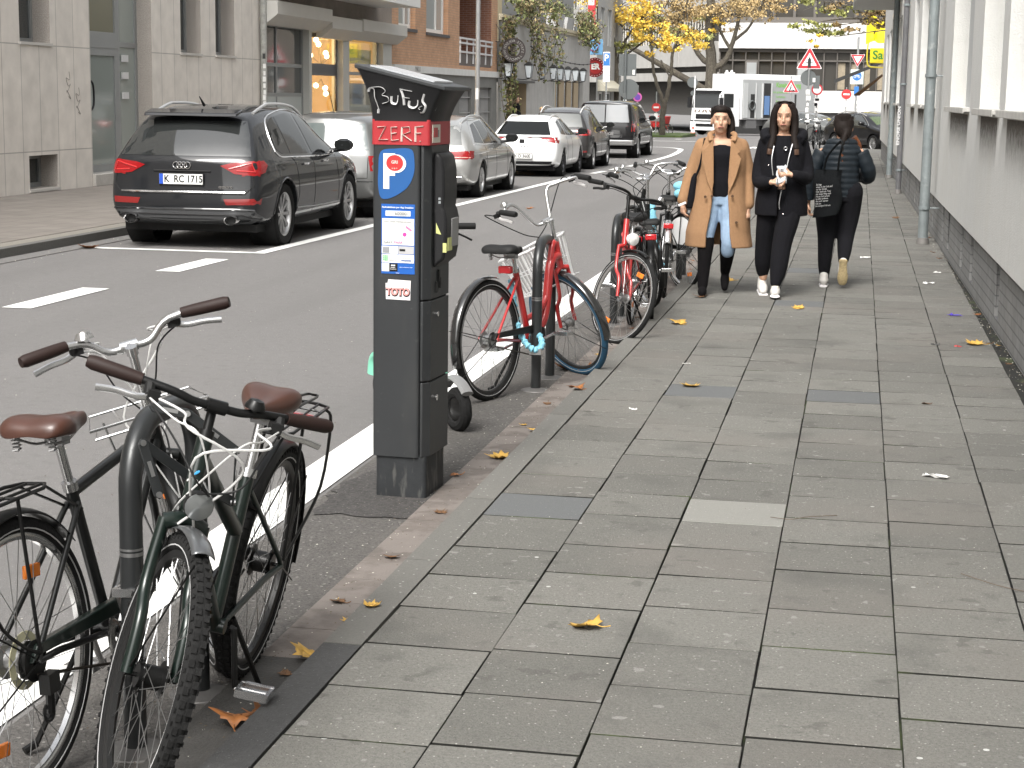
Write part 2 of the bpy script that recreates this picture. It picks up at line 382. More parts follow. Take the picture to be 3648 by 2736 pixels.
# ------------------------------------------------------------ right-hand building (its own frame: y runs along the wall)
rend = mat('white_render', (.62, .62, .6), .9, var=.05, vscale=9, bump=.5, bscale=70)
mask('white_render', .9, .5, .78, (.6, .59, .55), amt=.55, stretch=(1, 1.4, .35))
mask('white_render', 3.2, .56, .74, (.52, .51, .48), stretch=(5, 5, .22), amt=.5)
mask('white_render', 26, .7, .76, (.5, .49, .46), amt=.5)
WB = thing('apartment_building', (1.02, 10, 0), R_(.6), 'white rendered building with grey brick plinth along the right side of the pavement', 'building')
WY0, WY1 = -14., 42.
def wallmesh(b, y0, y1, z0, z1, holes, depth, x=0., sgn=1):
    """sheet in a plane x=const with rectangular holes and reveals going to x+sgn*depth"""
    Y = sorted({y0, y1} | {h[0] for h in holes} | {h[1] for h in holes}); Z = sorted({z0, z1} | {h[2] for h in holes} | {h[3] for h in holes})
    Y = [q for q in Y if y0 <= q <= y1]; Z = [q for q in Z if z0 <= q <= z1]
    for i in range(len(Y) - 1):
        for j in range(len(Z) - 1):
            cy, cz = (Y[i] + Y[i + 1]) / 2, (Z[j] + Z[j + 1]) / 2
            if any(h[0] < cy < h[1] and h[2] < cz < h[3] for h in holes): continue
            b.quad((x, Y[i], Z[j]), (x, Y[i + 1], Z[j]), (x, Y[i + 1], Z[j + 1]), (x, Y[i], Z[j + 1]))
    for h in holes:
        X = x + sgn * (h[4] if len(h) > 4 else depth)
        for (p, q) in (((h[0], h[2]), (h[1], h[2])), ((h[1], h[2]), (h[1], h[3])), ((h[1], h[3]), (h[0], h[3])), ((h[0], h[3]), (h[0], h[2]))):
            b.quad((x, *p), (x, *q), (X, *q), (X, *p))
# niches start at the sill height and run up; sills sit under them
niche = [(-12.5, -10.2), (-9.4, -7.), (-5.9, -4.), (-3., -.6), (.2, 2.85), (3.3, 5.2), (6.4, 9.3), (12.3, 14.6), (15.2, 17.3), (18.5, 20.2), (23.6, 25.4), (26.4, 28.4), (29.6, 31.4), (34, 36), (37.2, 39.2)]
b = MB()
holes = [(n[0], n[1], 1.66, 3.4, .16) for n in niche] + [(n[0], n[1], 4.6, 6.2, .2) for n in niche] + [(n[0], n[1], 7.6, 9.2, .2) for n in niche]
wallmesh(b, WY0, WY1, .60, 12., holes, .16)
b.quad((0, WY0, .6), (.5, WY0, .6), (.5, WY0, 12), (0, WY0, 12)); b.quad((0, WY1, .6), (9, WY1, .6), (9, WY1, 12), (0, WY1, 12))
b.quad((0, WY0, .6), (0, WY1, .6), (.12, WY1, .6), (.12, WY0, .6)); b.quad((0, WY0, 12), (0, WY1, 12), (9, WY1, 12), (9, WY0, 12))
b.build('wall', rend, WB, smooth=0, fix=False, weld=True)
pane = mat('blank_grey_panel', (.44, .45, .45), .7, var=.05, vscale=5)
glass_dk = mat('dark_glass', (.02, .024, .026), .03, spec=1.)
for n in niche:
    for (z0, z1, dpt) in ((1.66, 3.4, .157), (4.6, 6.2, .197), (7.6, 9.2, .197)):
        if n[1] > 30 and z0 > 4: continue
        q = MB(); q.bx(dpt, dpt + .02, n[0], n[1], z0, z1)
        w_ = q.build('window', pane if z0 < 4 else mat('window_white', (.75, .75, .74), .5), WB, smooth=0)
        if z0 > 4:
            q = MB(); q.bx(dpt - .006, dpt, n[0] + .08, n[1] - .08, z0 + .08, z1 - .08); q.build('pane', glass_dk, w_, smooth=0)
    q = MB(); q.bx(-.055, .15, n[0] - .05, n[1] + .08, 1.625, 1.657); q.bx(-.06, -.052, n[0] - .05, n[1] + .08, 1.61, 1.66)
    q.build('window_sill', mat('sill_stone', (.5, .49, .46), .8, var=.2, vscale=9), WB, bevel=.003)
# soot under each sill (marks with a shape of their own)
soot = bpy.data.materials.new('sill_soot'); soot.use_nodes = True
_n = soot.node_tree.nodes; _l = soot.node_tree.links; _b = _n['Principled BSDF']; _b.inputs['Base Color'].default_value = (.13, .115, .1, 1); _b.inputs['Roughness'].default_value = .95
_t = _n.new('ShaderNodeTexCoord'); _g = _n.new('ShaderNodeSeparateXYZ'); _l.new(_t.outputs['UV'], _g.inputs[0])
_z = _n.new('ShaderNodeTexNoise'); _z.inputs['Scale'].default_value = 14; _z.inputs['Detail'].default_value = 8; _l.new(_t.outputs['Object'], _z.inputs['Vector'])
_m = _n.new('ShaderNodeMath'); _m.operation = 'POWER'; _m.inputs[1].default_value = 2.2; _l.new(_g.outputs[1], _m.inputs[0])
_m2 = _n.new('ShaderNodeMath'); _m2.operation = 'MULTIPLY'; _l.new(_m.outputs[0], _m2.inputs[0]); _l.new(_z.outputs['Fac'], _m2.inputs[1])
_m3 = _n.new('ShaderNodeMath'); _m3.operation = 'MULTIPLY'; _m3.inputs[1].default_value = 1.9; _m3.use_clamp = True; _l.new(_m2.outputs[0], _m3.inputs[0])
_l.new(_m3.outputs[0], _b.inputs['Alpha'])
for n in niche:
    if n[1] < -1: continue
    me = bpy.data.meshes.new('soot_stain'); y0, y1 = n[0] + .12, n[1] - .22; zt = 1.6; zb = 1.12
    me.from_pydata([(-.002, y0, zb), (-.002, y1, zb), (-.002, y1, zt), (-.002, y0, zt)], [], [(0, 1, 2, 3)])
    uv = me.uv_layers.new(name='UVMap'); 
    for i, c in enumerate(((0, 0), (1, 0), (1, 1), (0, 1))): uv.data[i].uv = c
    me.materials.append(soot); o = bpy.data.objects.new('soot_stain', me); COL.objects.link(o); o.parent = WB
# plinth of painted brick, set back, with tall vents
pl = brickmat('plinth_brick', (.24, .24, .235), (.215, .215, .21), (.13, .13, .13), .25, .078, 'yz', .006, bump=.6)
vents = [(y - 10, y - 9.7, .16, .585) for y in (3., 4.1, 6.4, 7.6, 9.5, 10.7, 13., 15.6, 16.9, 19., 20., 22.3, 23.6, 26.2, 27.6, 30, 31.2, 34, 35.2, 38, 39.2)]
b = MB(); wallmesh(b, WY0, WY1, .06, .6, vents, .09, x=.045)
b.quad((.045, WY1, .06), (2, WY1, .06), (2, WY1, .6), (.045, WY1, .6)); b.build('plinth', pl, WB, smooth=0, fix=False)
b = MB(); b.bx(.135, .3, WY0, WY1, .06, .6); b.build('vent_backing', mat('vent_dark', (.03, .03, .03), .9), WB, smooth=0)
b = MB()
for v in vents[::3]:
    for k in range(5): b.bx(.052, .06, v[0] + .3 + k * .03, v[0] + .318 + k * .03, .22, .55)
b.build('vent_grille', mat('grille_dark', (.05, .05, .05), .7), WB, smooth=0)
# balcony slab projecting over the far pavement
b = MB(); b.bx(-.95, 0, 27, 33.5, 3.82, 3.98); b.bx(-.95, -.88, 27, 33.5, 3.98, 4.9)
b.build('balcony', mat('balcony_render', (.5, .5, .48), .8, var=.1, vscale=5), WB)
# drainpipes
zinc = mat('zinc_pipe', (.24, .27, .275), .55, metal=.35, var=.2, vscale=6, bump=.15, bscale=20)
mask('zinc_pipe', 7, .6, .7, (.42, .44, .44), amt=.6)
dzinc = mat('dark_painted_pipe', (.12, .12, .125), .6, var=.2, vscale=6)
def drainpipe(x, y, r, m, label, zt=11., foot=True, hts=(.42, 1.93, 3.3)):
    t = thing('drainpipe', (x, y, .07), 0, label, 'drainpipe', 'drainpipes on the white wall')
    b = MB(); b.tube([(0, 0, 0 if foot else .4), (0, 0, zt)], r, 20); b.build('pipe', m, t)
    b = MB(); b.lathe([(r, 0), (r * 1.28, 0), (r * 1.28, .02), (r * 1.15, .05), (r * 1.15, .07), (r, .075)], 20); b.build('pipe_foot', mat('pipe_foot', (.2, .19, .18), .6, metal=.3), t)
    for h in hts:
        b = MB(); b.lathe([(r, h - .02), (r * 1.14, h - .02), (r * 1.14, h + .02), (r, h + .02)], 20); b.tube([(r * .9, 0, h), (r + .12, .0, h)], .008, 6); b.box((0, -r * 1.2, h), (.05, .02, .03))
        b.build('pipe_bracket', zinc, t)
    return t
drainpipe(.775, 21.0, .058, zinc, 'pale zinc drainpipe, nearest of the three on the white wall, standing on the pavement')
t = drainpipe(.72, 32.3, .05, dzinc, 'dark painted drainpipe with white graffiti lettering, middle of the three on the white wall')
text('graffiti', 'ENORE UNION', .1, frame((-.045, -.035, 1.2), (0, 0, 1), (-.7, .7, 0)) @ Matrix(), mat('graffiti_white', (.8, .8, .8), .7), t, bold=.002)
drainpipe(.655, 38.6, .06, zinc, 'pale zinc drainpipe, farthest of the three, below the projecting balcony')
# ------------------------------------------------------------ left-hand buildings, facade plane x = -12.6
FX = -12.6
alu = mat('grey_aluminium', (.3, .31, .31), .45, metal=.4)
dalu = mat('dark_aluminium', (.13, .13, .14), .45, metal=.3)
whitef = mat('white_frame', (.75, .75, .73), .4)
glassw = mat('window_glass', (.045, .05, .05), .03, spec=1.)
glassl = mat('door_glass', (.28, .31, .29), .06, spec=1.)
curtain = mat('net_curtain', (.5, .5, .47), .8, var=.15, vscale=6)
gran = brickmat('granite_cladding', (.68, .635, .58), (.64, .6, .55), (.38, .36, .33), .62, 1.64, 'yz', .009, .8, bump=.2, off=0.)
pebb = mat('pebbledash', (.36, .33, .3), .95, var=.45, vscale=60, bump=1, bscale=70)
def shell(b, y0, y1, z0, z1, depth=9., x=FX, base=None):
    """roof, end walls and back of a row building"""
    b.quad((x, y0, z1), (x, y1, z1), (x - depth, y1, z1), (x - depth, y0, z1))
    for y in (y0, y1): b.quad((x, y, z0), (x - depth, y, z0), (x - depth, y, z1), (x, y, z1))
def win(parent, y0, y1, z0, z1, x, fr=.07, fm=None, gl=None, mull=(), trans=(), name='window', sgn=1):
    fm = fm or whitef; gl = gl or glassw; d = .05 * sgn
    b = MB()
    X0, X1 = min(x, x + d), max(x, x + d)
    b.bx(X0, X1, y0, y0 + fr, z0, z1); b.bx(X0, X1, y1 - fr, y1, z0, z1); b.bx(X0, X1, y0 + fr, y1 - fr, z0, z0 + fr); b.bx(X0, X1, y0 + fr, y1 - fr, z1 - fr, z1)
    for m in mull: b.bx(X0 + .002, X1 - .002, m - fr * .4, m + fr * .4, z0 + fr, z1 - fr)
    for t in trans: b.bx(X0 + .004, X1 - .004, y0 + fr, y1 - fr, t - fr * .5, t + fr * .5)
    w_ = b.build(name, fm, parent, smooth=0)
    b = MB(); b.bx(x + .01 * sgn, x + .02 * sgn, y0 + fr * .5, y1 - fr * .5, z0 + fr * .5, z1 - fr * .5); b.build('pane', gl, w_, smooth=0)
    return w_
# --- granite-clad house
OZ = .74
G = thing('stone_clad_building', (FX, 27.8, OZ), 0, 'pale granite clad building with grey glazed entrance door behind the dark SUV', 'building')
def gy(y): return y - 27.8
holes = [(25.3, 26.35, 2.42, 4.2), (25.5, 26.5, .16, .68), (27.82, 30.45, .1, 5.2), (31.85, 32.9, 2.42, 4.2), (33.7, 34.8, 2.42, 4.2), (21, 22.1, 2.42, 4.2), (22.8, 23.9, 2.42, 4.2), (18, 19.1, 2.42, 4.2), (10, 12, 2.42, 4.2), (4, 6, 2.42, 4.2)] + [(18 + i * 3, 19.3 + i * 3, 5.6, 7.2) for i in range(6)] + [(3 + i * 3, 4.3 + i * 3, 5.6, 7.2) for i in range(5)] + [(3 + i * 3, 4.3 + i * 3, 8.6, 10.2) for i in range(11)]
H = [(gy(h[0]), gy(h[1]), h[2] - OZ, h[3] - OZ) for h in holes]
b = MB(); wallmesh(b, gy(-20), gy(36.35), .1 - OZ, 14 - OZ, [], .34) if 0 else wallmesh(b, gy(-20), gy(36.35), .1 - OZ, 13 - OZ, H, 0.001, sgn=-1)
shell(b, gy(-20), gy(36.35), .1 - OZ, 13 - OZ, x=0); b.build('wall', gran, G, smooth=0, fix=False, weld=True)
for h in H:
    b = MB()
    for (p, q) in (((h[0], h[2]), (h[1], h[2])), ((h[1], h[2]), (h[1], h[3])), ((h[1], h[3]), (h[0], h[3])), ((h[0], h[3]), (h[0], h[2]))):
        b.quad((-.001, *p), (-.001, *q), (-.34, *q), (-.34, *p))
    b.build('window_reveal', pebb, G, smooth=0, fix=False, weld=True)
b = MB(); b.bx(-.42, -.4, gy(-20), gy(36.3), .1 - OZ, 13 - OZ); b.build('interior', mat('room_dark', (.05, .05, .048), .9), G, smooth=0)
for k, h in enumerate(H):
    if k == 2: continue
    win(G, h[0], h[1], h[2], h[3], -.345, .07, alu, glassw, name='window')
    b = MB(); b.bx(-.34, .03, h[0] - .03, h[1] + .03, h[2] - .045, h[2] - .002); b.build('window_sill', mat('sill_light', (.5, .48, .45), .7), G)
d0, d1 = gy(27.82), gy(30.45)
b = MB(); b.bx(-.345, .05, d0, d1, .1 - OZ, .3 - OZ); b.build('door_step', mat('step_stone', (.42, .4, .37), .8, var=.15), G, bevel=.01)
dr = win(G, d0, d0 + 1.75, .3 - OZ, 2.42 - OZ, -.33, .13, alu, glassl, name='door')
win(G, d0, d0 + 1.75, 2.6 - OZ, 5.2 - OZ, -.33, .09, alu, mat('transom_glass', (.22, .21, .15), .08, spec=1.))
win(G, d0 + 1.75, d1, .3 - OZ, 5.2 - OZ, -.33, .09, alu, glassl, trans=(2.5 - OZ,))
b = MB(); b.bx(-.34, -.27, d0, d0 + 1.75, 2.42 - OZ, 2.6 - OZ); b.build('door_frame', alu, G)
b = MB(); b.tube(cr([(-.27, d0 + .25, 1.3 - OZ), (-.2, d0 + .25, 1.32 - OZ), (-.2, d0 + .5, 1.4 - OZ), (-.2, d0 + .55, 1.6 - OZ), (-.2, d0 + .5, 1.82 - OZ), (-.2, d0 + .25, 1.9 - OZ), (-.27, d0 + .25, 1.92 - OZ)]), .018, 8); b.build('handle', mat('black_metal', (.02, .02, .022), .4, metal=.6), dr)
b = MB()
for z in (1.55, 1.9, 2.2): b.bx(-.30, -.27, d0 + 1.95, d0 + 2.2, z - OZ, z + .12 - OZ)
b.build('letter_box', mat('letterbox_white', (.6, .6, .6), .5), G)
for z, y in ((1.55, 26.95), (1.3, 27.3)):   # faint scribbles
    b = MB(); b.tube(cr([(.004, gy(y) + .08 * math.sin(i * 1.9), z - OZ + .05 * i + .04 * math.cos(i * 3.1)) for i in range(9)], 5), .005, 4); b.build('graffiti', mat('faint_scribble', (.3, .27, .25), .8), G)
# downpipe with stickers
t = thing('drainpipe', (FX + .1, 36.3, .1), 0, 'grey drainpipe covered in stickers between the granite house and the shop', 'drainpipe')
b = MB(); b.tube([(0, 0, 0), (0, 0, 8)], .07, 12); b.build('pipe', mat('sticker_pipe', (.3, .3, .28), .7, var=.3, vscale=12), t)
for k, z in enumerate((2.35, 2.15, 2.0, 1.87, 1.74, 1.6, 1.48, 1.36, 1.25, 1.15)):
    b = MB(); b.lathe([(.0725, z - .05), (.0725, z + (.045 if k % 3 else .06))], 8, a0=-1.6 + .1 * (k % 3), a1=-.7 + .12 * (k % 2)); b.build('sticker', mat(('sticker_white', 'sticker_dark')[k == 0], ((.7, .7, .68), (.03, .03, .03))[k == 0], .6), t)
# --- shop
S = thing('shop_building', (FX, 36.4, 0), 0, 'shop with warm lit glass door, roller shutter boxes and white balcony above', 'building')
def sy(y): return y - 36.4
stone = mat('pale_shop_cladding', (.5, .5, .47), .6, var=.06, vscale=4)
HS = [(sy(36.75), sy(39.8), .3, 3.2), (sy(40.0), sy(42.55), .2, 3.1), (sy(43.1), sy(46.3), .3, 3.15)]
b = MB(); wallmesh(b, 0, sy(47.2), .1, 3.2, HS, .3, sgn=-1); shell(b, 0, sy(47.2), .1, 13); b.M = Matrix(); b.build('wall', stone, S, smooth=0, fix=False, weld=True)
for q in (S,): pass
b = MB(); wallmesh(b, 0, sy(47.2), 3.2, 13, [(sy(37 + i * 3.4), sy(39 + i * 3.4), 4.6 + j * 3, 7.0 + j * 3) for i in range(3) for j in range(2)], .2, x=0, sgn=-1); b.build('upper_wall', mat('upper_render', (.21, .18, .155), .9, var=.25, vscale=1.5), S, smooth=0, fix=False, weld=True)
b = MB(); b.bx(-.24, -.2, 0, sy(47.1), 3.3, 13); b.build('interior', MATS['room_dark'], S, smooth=0)
bxs = mat('shutter_box', (.5, .49, .46), .5, var=.04, vscale=3)
for (y0, y1, z) in ((36.35, 40.35, 3.12), (40.35, 42.9, 2.98), (43.0, 47.35, 3.02)):
    b = MB(); b.prism([(-.0, z), (.12, z), (.4, z + .22), (.4, z + .5), (-.0, z + .5)], sy(y0), sy(y1), 'xz')
    b.build('shutter_box', bxs, S, bevel=.006)
w1 = win(S, *HS[0], -.2, .08, alu, mat('shop_glass_grey', (.05, .055, .055), .04, spec=1.), trans=(2.3, 1.65), mull=(sy(37.9),), name='shop_window')
b = MB(); b.bx(-.175, -.165, HS[0][0] + .08, HS[0][1] - .08, .4, 1.63); b.build('frosted_panel', mat('frosted_panel', (.42, .45, .44), .35), w1)
d = win(S, *HS[1], -.2, .1, dalu, mat('clear_glass', (.9, .9, .85), .02, trans=1.), trans=(2.25, 2.16, 2.34), name='door')
b = MB(); b.tube(cr([(-.13, sy(42.3), 1.2), (-.08, sy(42.2), 1.35), (-.08, sy(42.15), 1.5), (-.13, sy(42.3), 1.65)]), .025, 8); b.build('handle', mat('brown_handle', (.12, .08, .04), .5), d)
b = MB(); b.bx(-.15, -.145, sy(41.0), sy(41.25), 3.02, 3.08); b.build('sticker', mat('sticker_blue', (.05, .2, .4), .5), d)
w2 = win(S, *HS[2], -.2, .08, alu, mat('clear_glass2', (.8, .82, .75), .02, trans=.9), trans=(2.2,), name='shop_window')
b = MB(); b.bx(-.26, -.23, sy(43.15), sy(45.9), 2.45, 2.82); b.build('shop_sign', mat('reflected_sign_yellow', (.75, .7, .05), .6), w2)  # added board standing in for the pane's reflection of a sign across the street
text('lettering', 'Handy', .26, frame((-.225, sy(44.9), 2.63), (0, -1, 0), (0, 0, 1)), mat('reflected_letters_green', (.1, .22, .12), .6), w2, bold=.004)  # reads mirrored, as part of the modelled reflection
text('lettering', 'SEIDENHAAR', .2, frame((-.13, sy(44.3), 1.62), (0, 1, 0), (0, 0, 1)), mat('glass_letters', (.2, .2, .2), .6), w2)
b = MB(); b.bx(-.24, -.215, sy(43.2), sy(46.2), .35, 1.95); b.build('window_poster', mat('pale_poster', (.5, .48, .42), .7, var=.1), w2)
# lit interior of the shop
b = MB(); b.bx(-3.4, -3.35, sy(38), sy(54), .1, 3.3); b.bx(-3.3, -.3, sy(39.9), sy(39.95), .1, 3.3); b.bx(-3.3, -.3, sy(47.0), sy(47.05), .1, 3.3); b.bx(-3.3, -.3, sy(39.9), sy(47.05), 3.3, 3.35)
b.bx(-3.3, -.3, sy(39.9), sy(47.05), .1, .12)
b.build('interior', mat('warm_interior', (.62, .46, .24), .8), S, smooth=0)
ch = thing('pendant_lamp', (FX - .9, 43.6, 2.5), 0, 'branched pendant lamp with lit white globes seen through the shop door', 'lamp')
stem = MB(); globes = []
for (dy, dz) in ((-.75, .12), (-.45, .4), (-.12, .52), (.12, .2), (.16, .12), (.9, .2), (-.85, -.1), (-.3, -.62), (.1, -.68), (.12, -.82), (-.8, -.95)):
    c0 = (0, 0, -.1 if dz > -.3 else -.45); stem.tube([c0, (.1 * math.sin(dy * 9), dy, dz)], .012, 5); globes.append((.1 * math.sin(dy * 9), dy, dz))
stem.tube([(0, 0, -.5), (0, 0, .75)], .015, 6); stem.build('lamp_stem', mat('brass', (.3, .22, .1), .4, metal=.8), ch)
for g in globes:
    b = MB(); b.ball(g, .065, 10, 8); b.build('globe', mat('lit_globe', (1, .86, .6), .4, emit=7.), ch)
pd = bpy.data.lights.new('pendant_light', 'POINT'); pd.energy = 300; pd.color = (1, .82, .5); pd.shadow_soft_size = .4
po = bpy.data.objects.new('pendant_light', pd); COL.objects.link(po); po.location = (FX - 1.5, 42.3, 2.6); tag(po, kind='structure')
# balcony
b = MB(); b.bx(.002, 1.2, -.1, sy(45.6), 3.92, 4.06); b.bx(1.1, 1.2, -.1, sy(45.6), 4.06, 5.1); b.build('balcony', mat('balcony_white', (.72, .72, .7), .6, var=.04, vscale=2), S)
# --- brick house
brick_o = brickmat('orange_brick', (.52, .3, .18), (.46, .26, .15), (.36, .25, .17), .25, .075, 'yz', .008)
brick_r = brickmat('dark_red_brick', (.26, .11, .07), (.2, .08, .05), (.24, .17, .14), .25, .075, 'yz', .01)
brick_ro = brickmat('dark_red_brick_x', (.2, .085, .05), (.16, .065, .04), (.24, .17, .14), .25, .075, 'xz', .01)
Bk = thing('brick_building', (FX, 47.2, 0), 0, 'orange brick house with white windows and a recessed loggia, behind the lamp post', 'building')
def by(y): return y - 47.2
HB = [(by(47.9), by(49.8), 3.52, 5.1), (by(51.1), by(53.9), 3.5, 5.6), (by(55.5), by(60.5), 2.62, 5.9, 1.6)] + [(by(48 + i * 3), by(49.6 + i * 3), 6.6, 8.2) for i in range(4)]
b = MB(); wallmesh(b, 0, by(61.5), 2.5, 12, HB, .2, sgn=-1); shell(b, 0, by(61.5), .1, 12); b.build('wall', brick_o, Bk, smooth=0, fix=False, weld=True)
b = MB(); b.bx(-1.62, -1.6, by(55.3), by(60.6), 2.5, 6); b.build('loggia_wall', brick_r, Bk, smooth=0)
b = MB(); b.bx(-1.6, -.01, by(60.48), by(60.496), 2.5, 5.9); b.build('loggia_wall', brick_ro, Bk, smooth=0)
for h in HB[:2] + HB[3:]:
    win(Bk, h[0], h[1] - .0, h[2], h[3], -.2, .13, whitef, mat('pale_pane', (.35, .37, .36), .1, spec=1.), mull=((h[0] * .35 + h[1] * .65),))
    b = MB(); b.bx(-.2, .06, h[0] - .05, h[1] + .05, h[2] - .09, h[2] - .003); b.build('window_sill', mat('dark_sill', (.05, .05, .055), .5), Bk)
b = MB()
for z in (3.02, 3.3, 3.45): b.bx(.0, .05, by(55.45), by(60.55), z, z + .06)
for i in range(6): b.bx(.002, .048, by(55.5) + i * .98, by(55.54) + i * .98, 2.7, 3.5)
b.build('railing', mat('rail_white', (.6, .6, .6), .5), Bk)
b = MB(); b.bx(-.05, -.01, by(55.5), by(60.5), 2.62, 3.0); b.build('balcony_panel', mat('brown_panel', (.12, .1, .09), .6), Bk)
b = MB(); b.bx(0, .08, 0, by(61.6), 2.3, 2.5); b.build('ledge', mat('white_ledge', (.62, .62, .6), .7, var=.1, vscale=3), Bk)
text('graffiti', 'YNKLU', .2, frame((.083, by(49.8), 2.4), (0, 1, 0), (0, 0, 1)), mat('graffiti_dark', (.12, .12, .12), .7), Bk)
HG = [(by(53), by(54.6), .1, 2.0, .5), (by(55.6), by(57.4), .2, 1.9, .3), (by(58), by(60.6), .2, 1.95, .25), (by(48.5), by(50.5), .8, 1.9, .2)]
b = MB(); wallmesh(b, 0, by(61.5), .1, 2.3, HG, .3, sgn=-1); b.build('base_wall', mat('base_grey', (.19, .19, .18), .8, var=.1, vscale=2), Bk, smooth=0, fix=False, weld=True)
b = MB(); b.bx(-.55, -.52, 0, by(61.4), .1, 2.3); b.build('interior', MATS['room_dark'], Bk, smooth=0)
b = MB()
for (y0, y1) in ((55.6, 57.4), (58, 60.6)):
    n = int((y1 - y0) / .12)
    for i in range(n): b.bx(-.1, -.08, by(y0 + i * .12), by(y0 + i * .12 + .02), .2, 1.95)
    for z in (.6, 1.1, 1.6): b.bx(-.078, -.06, by(y0), by(y1), z, z + .03)
b.build('grille', mat('grille_grey', (.35, .35, .35), .5), Bk, smooth=0)
# --- grey bar with planters and hanging plants
Br = thing('bar_building', (FX, 61.7, 0), 0, 'low grey rendered bar building with lanterns and tan shutters under a planted parapet', 'building')
def ry(y): return y - 61.7
greyr = mat('grey_render', (.44, .43, .41), .9, var=.1, vscale=2.5, bump=.2, bscale=30)
mask('grey_render', 1.2, .5, .72, (.32, .31, .29), stretch=(1, 3, .6), amt=.6)
HR = [(ry(63.4), ry(67.2), .1, 2.15, 1.0), (ry(73.4), ry(81.4), .35, 2.75, .18)]
b = MB(); wallmesh(b, 0, ry(83.3), -.3, 4.4, HR, .2, sgn=-1); shell(b, 0, ry(83.3), -.3, 4.4); b.build('wall', greyr, Br, smooth=0, fix=False, weld=True)
b = MB(); b.bx(-1.02, -1.0, ry(63.3), ry(67.3), .1, 2.2); b.build('door', mat('bar_door', (.03, .025, .025), .5), Br)
b = MB(); b.bx(-1.0, -.01, ry(67.18), ry(67.196), .1, 2.14); b.build('door_frame', mat('tan_wood', (.4, .31, .2), .7), Br)
b = MB(); b.bx(-.02, .25, ry(63.2), ry(67.6), 2.16, 2.24); b.build('door_canopy', mat('canopy_dark', (.07, .07, .07), .6), Br)
tan = MATS['tan_wood']
for i in range(4):
    y0 = ry(73.5 + i * 2.0); b = MB(); b.bx(-.17, -.13, y0, y0 + 1.25, .4, 2.35); s_ = b.build('shutter', tan, Br)
b = MB(); b.bx(-.2, -.175, ry(73.4), ry(81.4), .35, 2.75); b.build('window', mat('bar_glass', (.06, .06, .06), .1), Br, smooth=0)
b = MB(); b.bx(0, .06, ry(73.2), ry(81.6), 2.75, 2.86); b.bx(0, .05, ry(73.2), ry(73.38), .4, 2.75); b.build('window_frame', mat('window_trim_pale', (.5, .5, .47), .7), Br)
b = MB(); b.bx(0, .16, 0, ry(83.4), 4.4, 4.52); b.bx(0, .1, 0, ry(83.4), 4.3, 4.395); b.build('cornice', mat('cream_stone', (.5, .45, .33), .8, var=.15, vscale=4), Br)
for y in (61.5, 65.4, 68.2, 70.8, 72.5, 74.4, 76.5, 78.6):
    t = thing('lantern', (FX + .42, y, 2.6), 0, 'x', 'lantern', 'lanterns along the bar wall'); t.scale = (1.1, 1.1, 1.0)
    t['label'] = {61.5: 'old style wall lantern above the bar doorway', 65.4: 'old style wall lantern, second along the bar wall from the doorway', 68.2: 'old style wall lantern alone between the doorway and the tan shutters', 70.8: 'old style wall lantern over the first tan shutter', 72.5: 'old style wall lantern over the second tan shutter', 74.4: 'old style wall lantern over the third tan shutter', 76.5: 'old style wall lantern over the last tan shutter', 78.6: 'old style wall lantern at the far corner of the bar'}[y]
    b = MB(); b.lathe([(.1, -.24), (.17, .2)], 4, a0=math.pi / 4, a1=math.pi / 4 + 2 * math.pi); b.build('lamp_shade', mat('lantern_glass', (.7, .75, .78), .3), t, smooth=0)
    b = MB(); b.lathe([(.2, .2), (.2, .23), (.08, .32), (0, .34)], 4, a0=math.pi / 4, a1=math.pi / 4 + 2 * math.pi); b.lathe([(0, -.29), (.1, -.26), (.11, -.24)], 4, a0=math.pi / 4, a1=math.pi / 4 + 2 * math.pi)
    for k in range(4):
        a = math.pi / 4 + k * math.pi / 2; b.tube([(.105 * math.cos(a), .105 * math.sin(a), -.24), (.18 * math.cos(a), .18 * math.sin(a), .21)], .014, 4)
    b.tube([(-.42, 0, -.3), (-.2, 0, -.32), (0, 0, -.28)], .015, 4); b.build('lamp_frame', mat('lantern_black', (.02, .02, .02), .4), t, smooth=0)
# round cut-out sign seen from behind
t = thing('hanging_sign', (FX + .65, 61.2, 3.25), 0, 'round dark ring sign with cut-out lettering hanging above the bar door', 'sign')
b = MB(); dk = mat('rusty_dark_iron', (.06, .05, .048), .7)
b.ring((0, 0, 0), .4, .025, 'y', 40, 6); b.ring((0, 0, 0), .235, .02, 'y', 32, 6)
prof = [(.24, -.008), (.395, -.008), (.395, .008), (.24, .008), (.24, -.008)]; b.lathe(prof, 40, 'y'); b.build('ring', dk, t)
word = 'KÖLSCH·WIRTSCHAFT·STÄTTE·'; n = len(word)
for i, c in enumerate(word):
    if c == ' ': continue
    a = math.pi / 2 + 2 * math.pi * i / n    # mirrored reading direction
    o = (.3 * math.cos(a), -.012, .3 * math.sin(a)); tdir = Vector((-math.sin(a), 0, math.cos(a)))
    text('letter', c, .12, frame((.315 * math.cos(a), -.012, .315 * math.sin(a)), tdir * -1, (math.cos(a), 0, math.sin(a))) @ Matrix.Diagonal((-1, 1, 1, 1)), mat('pale_letter', (.4, .4, .38), .7), t)
b = MB(); b.tube([(-.09, -.01, -.17), (-.06, -.01, .12)], .018, 5); b.tube([(-.03, -.01, -.19), (.0, -.01, .15)], .018, 5); b.tube([(.03, -.01, -.19), (.06, -.01, .16)], .018, 5)
for z in (-.05, .03, .1): b.tube([(-.1, -.01, z), (.12, -.01, z + .03)], .013, 5)
b.tube([(-.65, 0, .3), (-.3, 0, .25)], .015, 5); b.tube([(-.65, 0, .9), (-.4, 0, .5), (-.3, 0, .3)], .01, 5); b.build('emblem', dk, t)
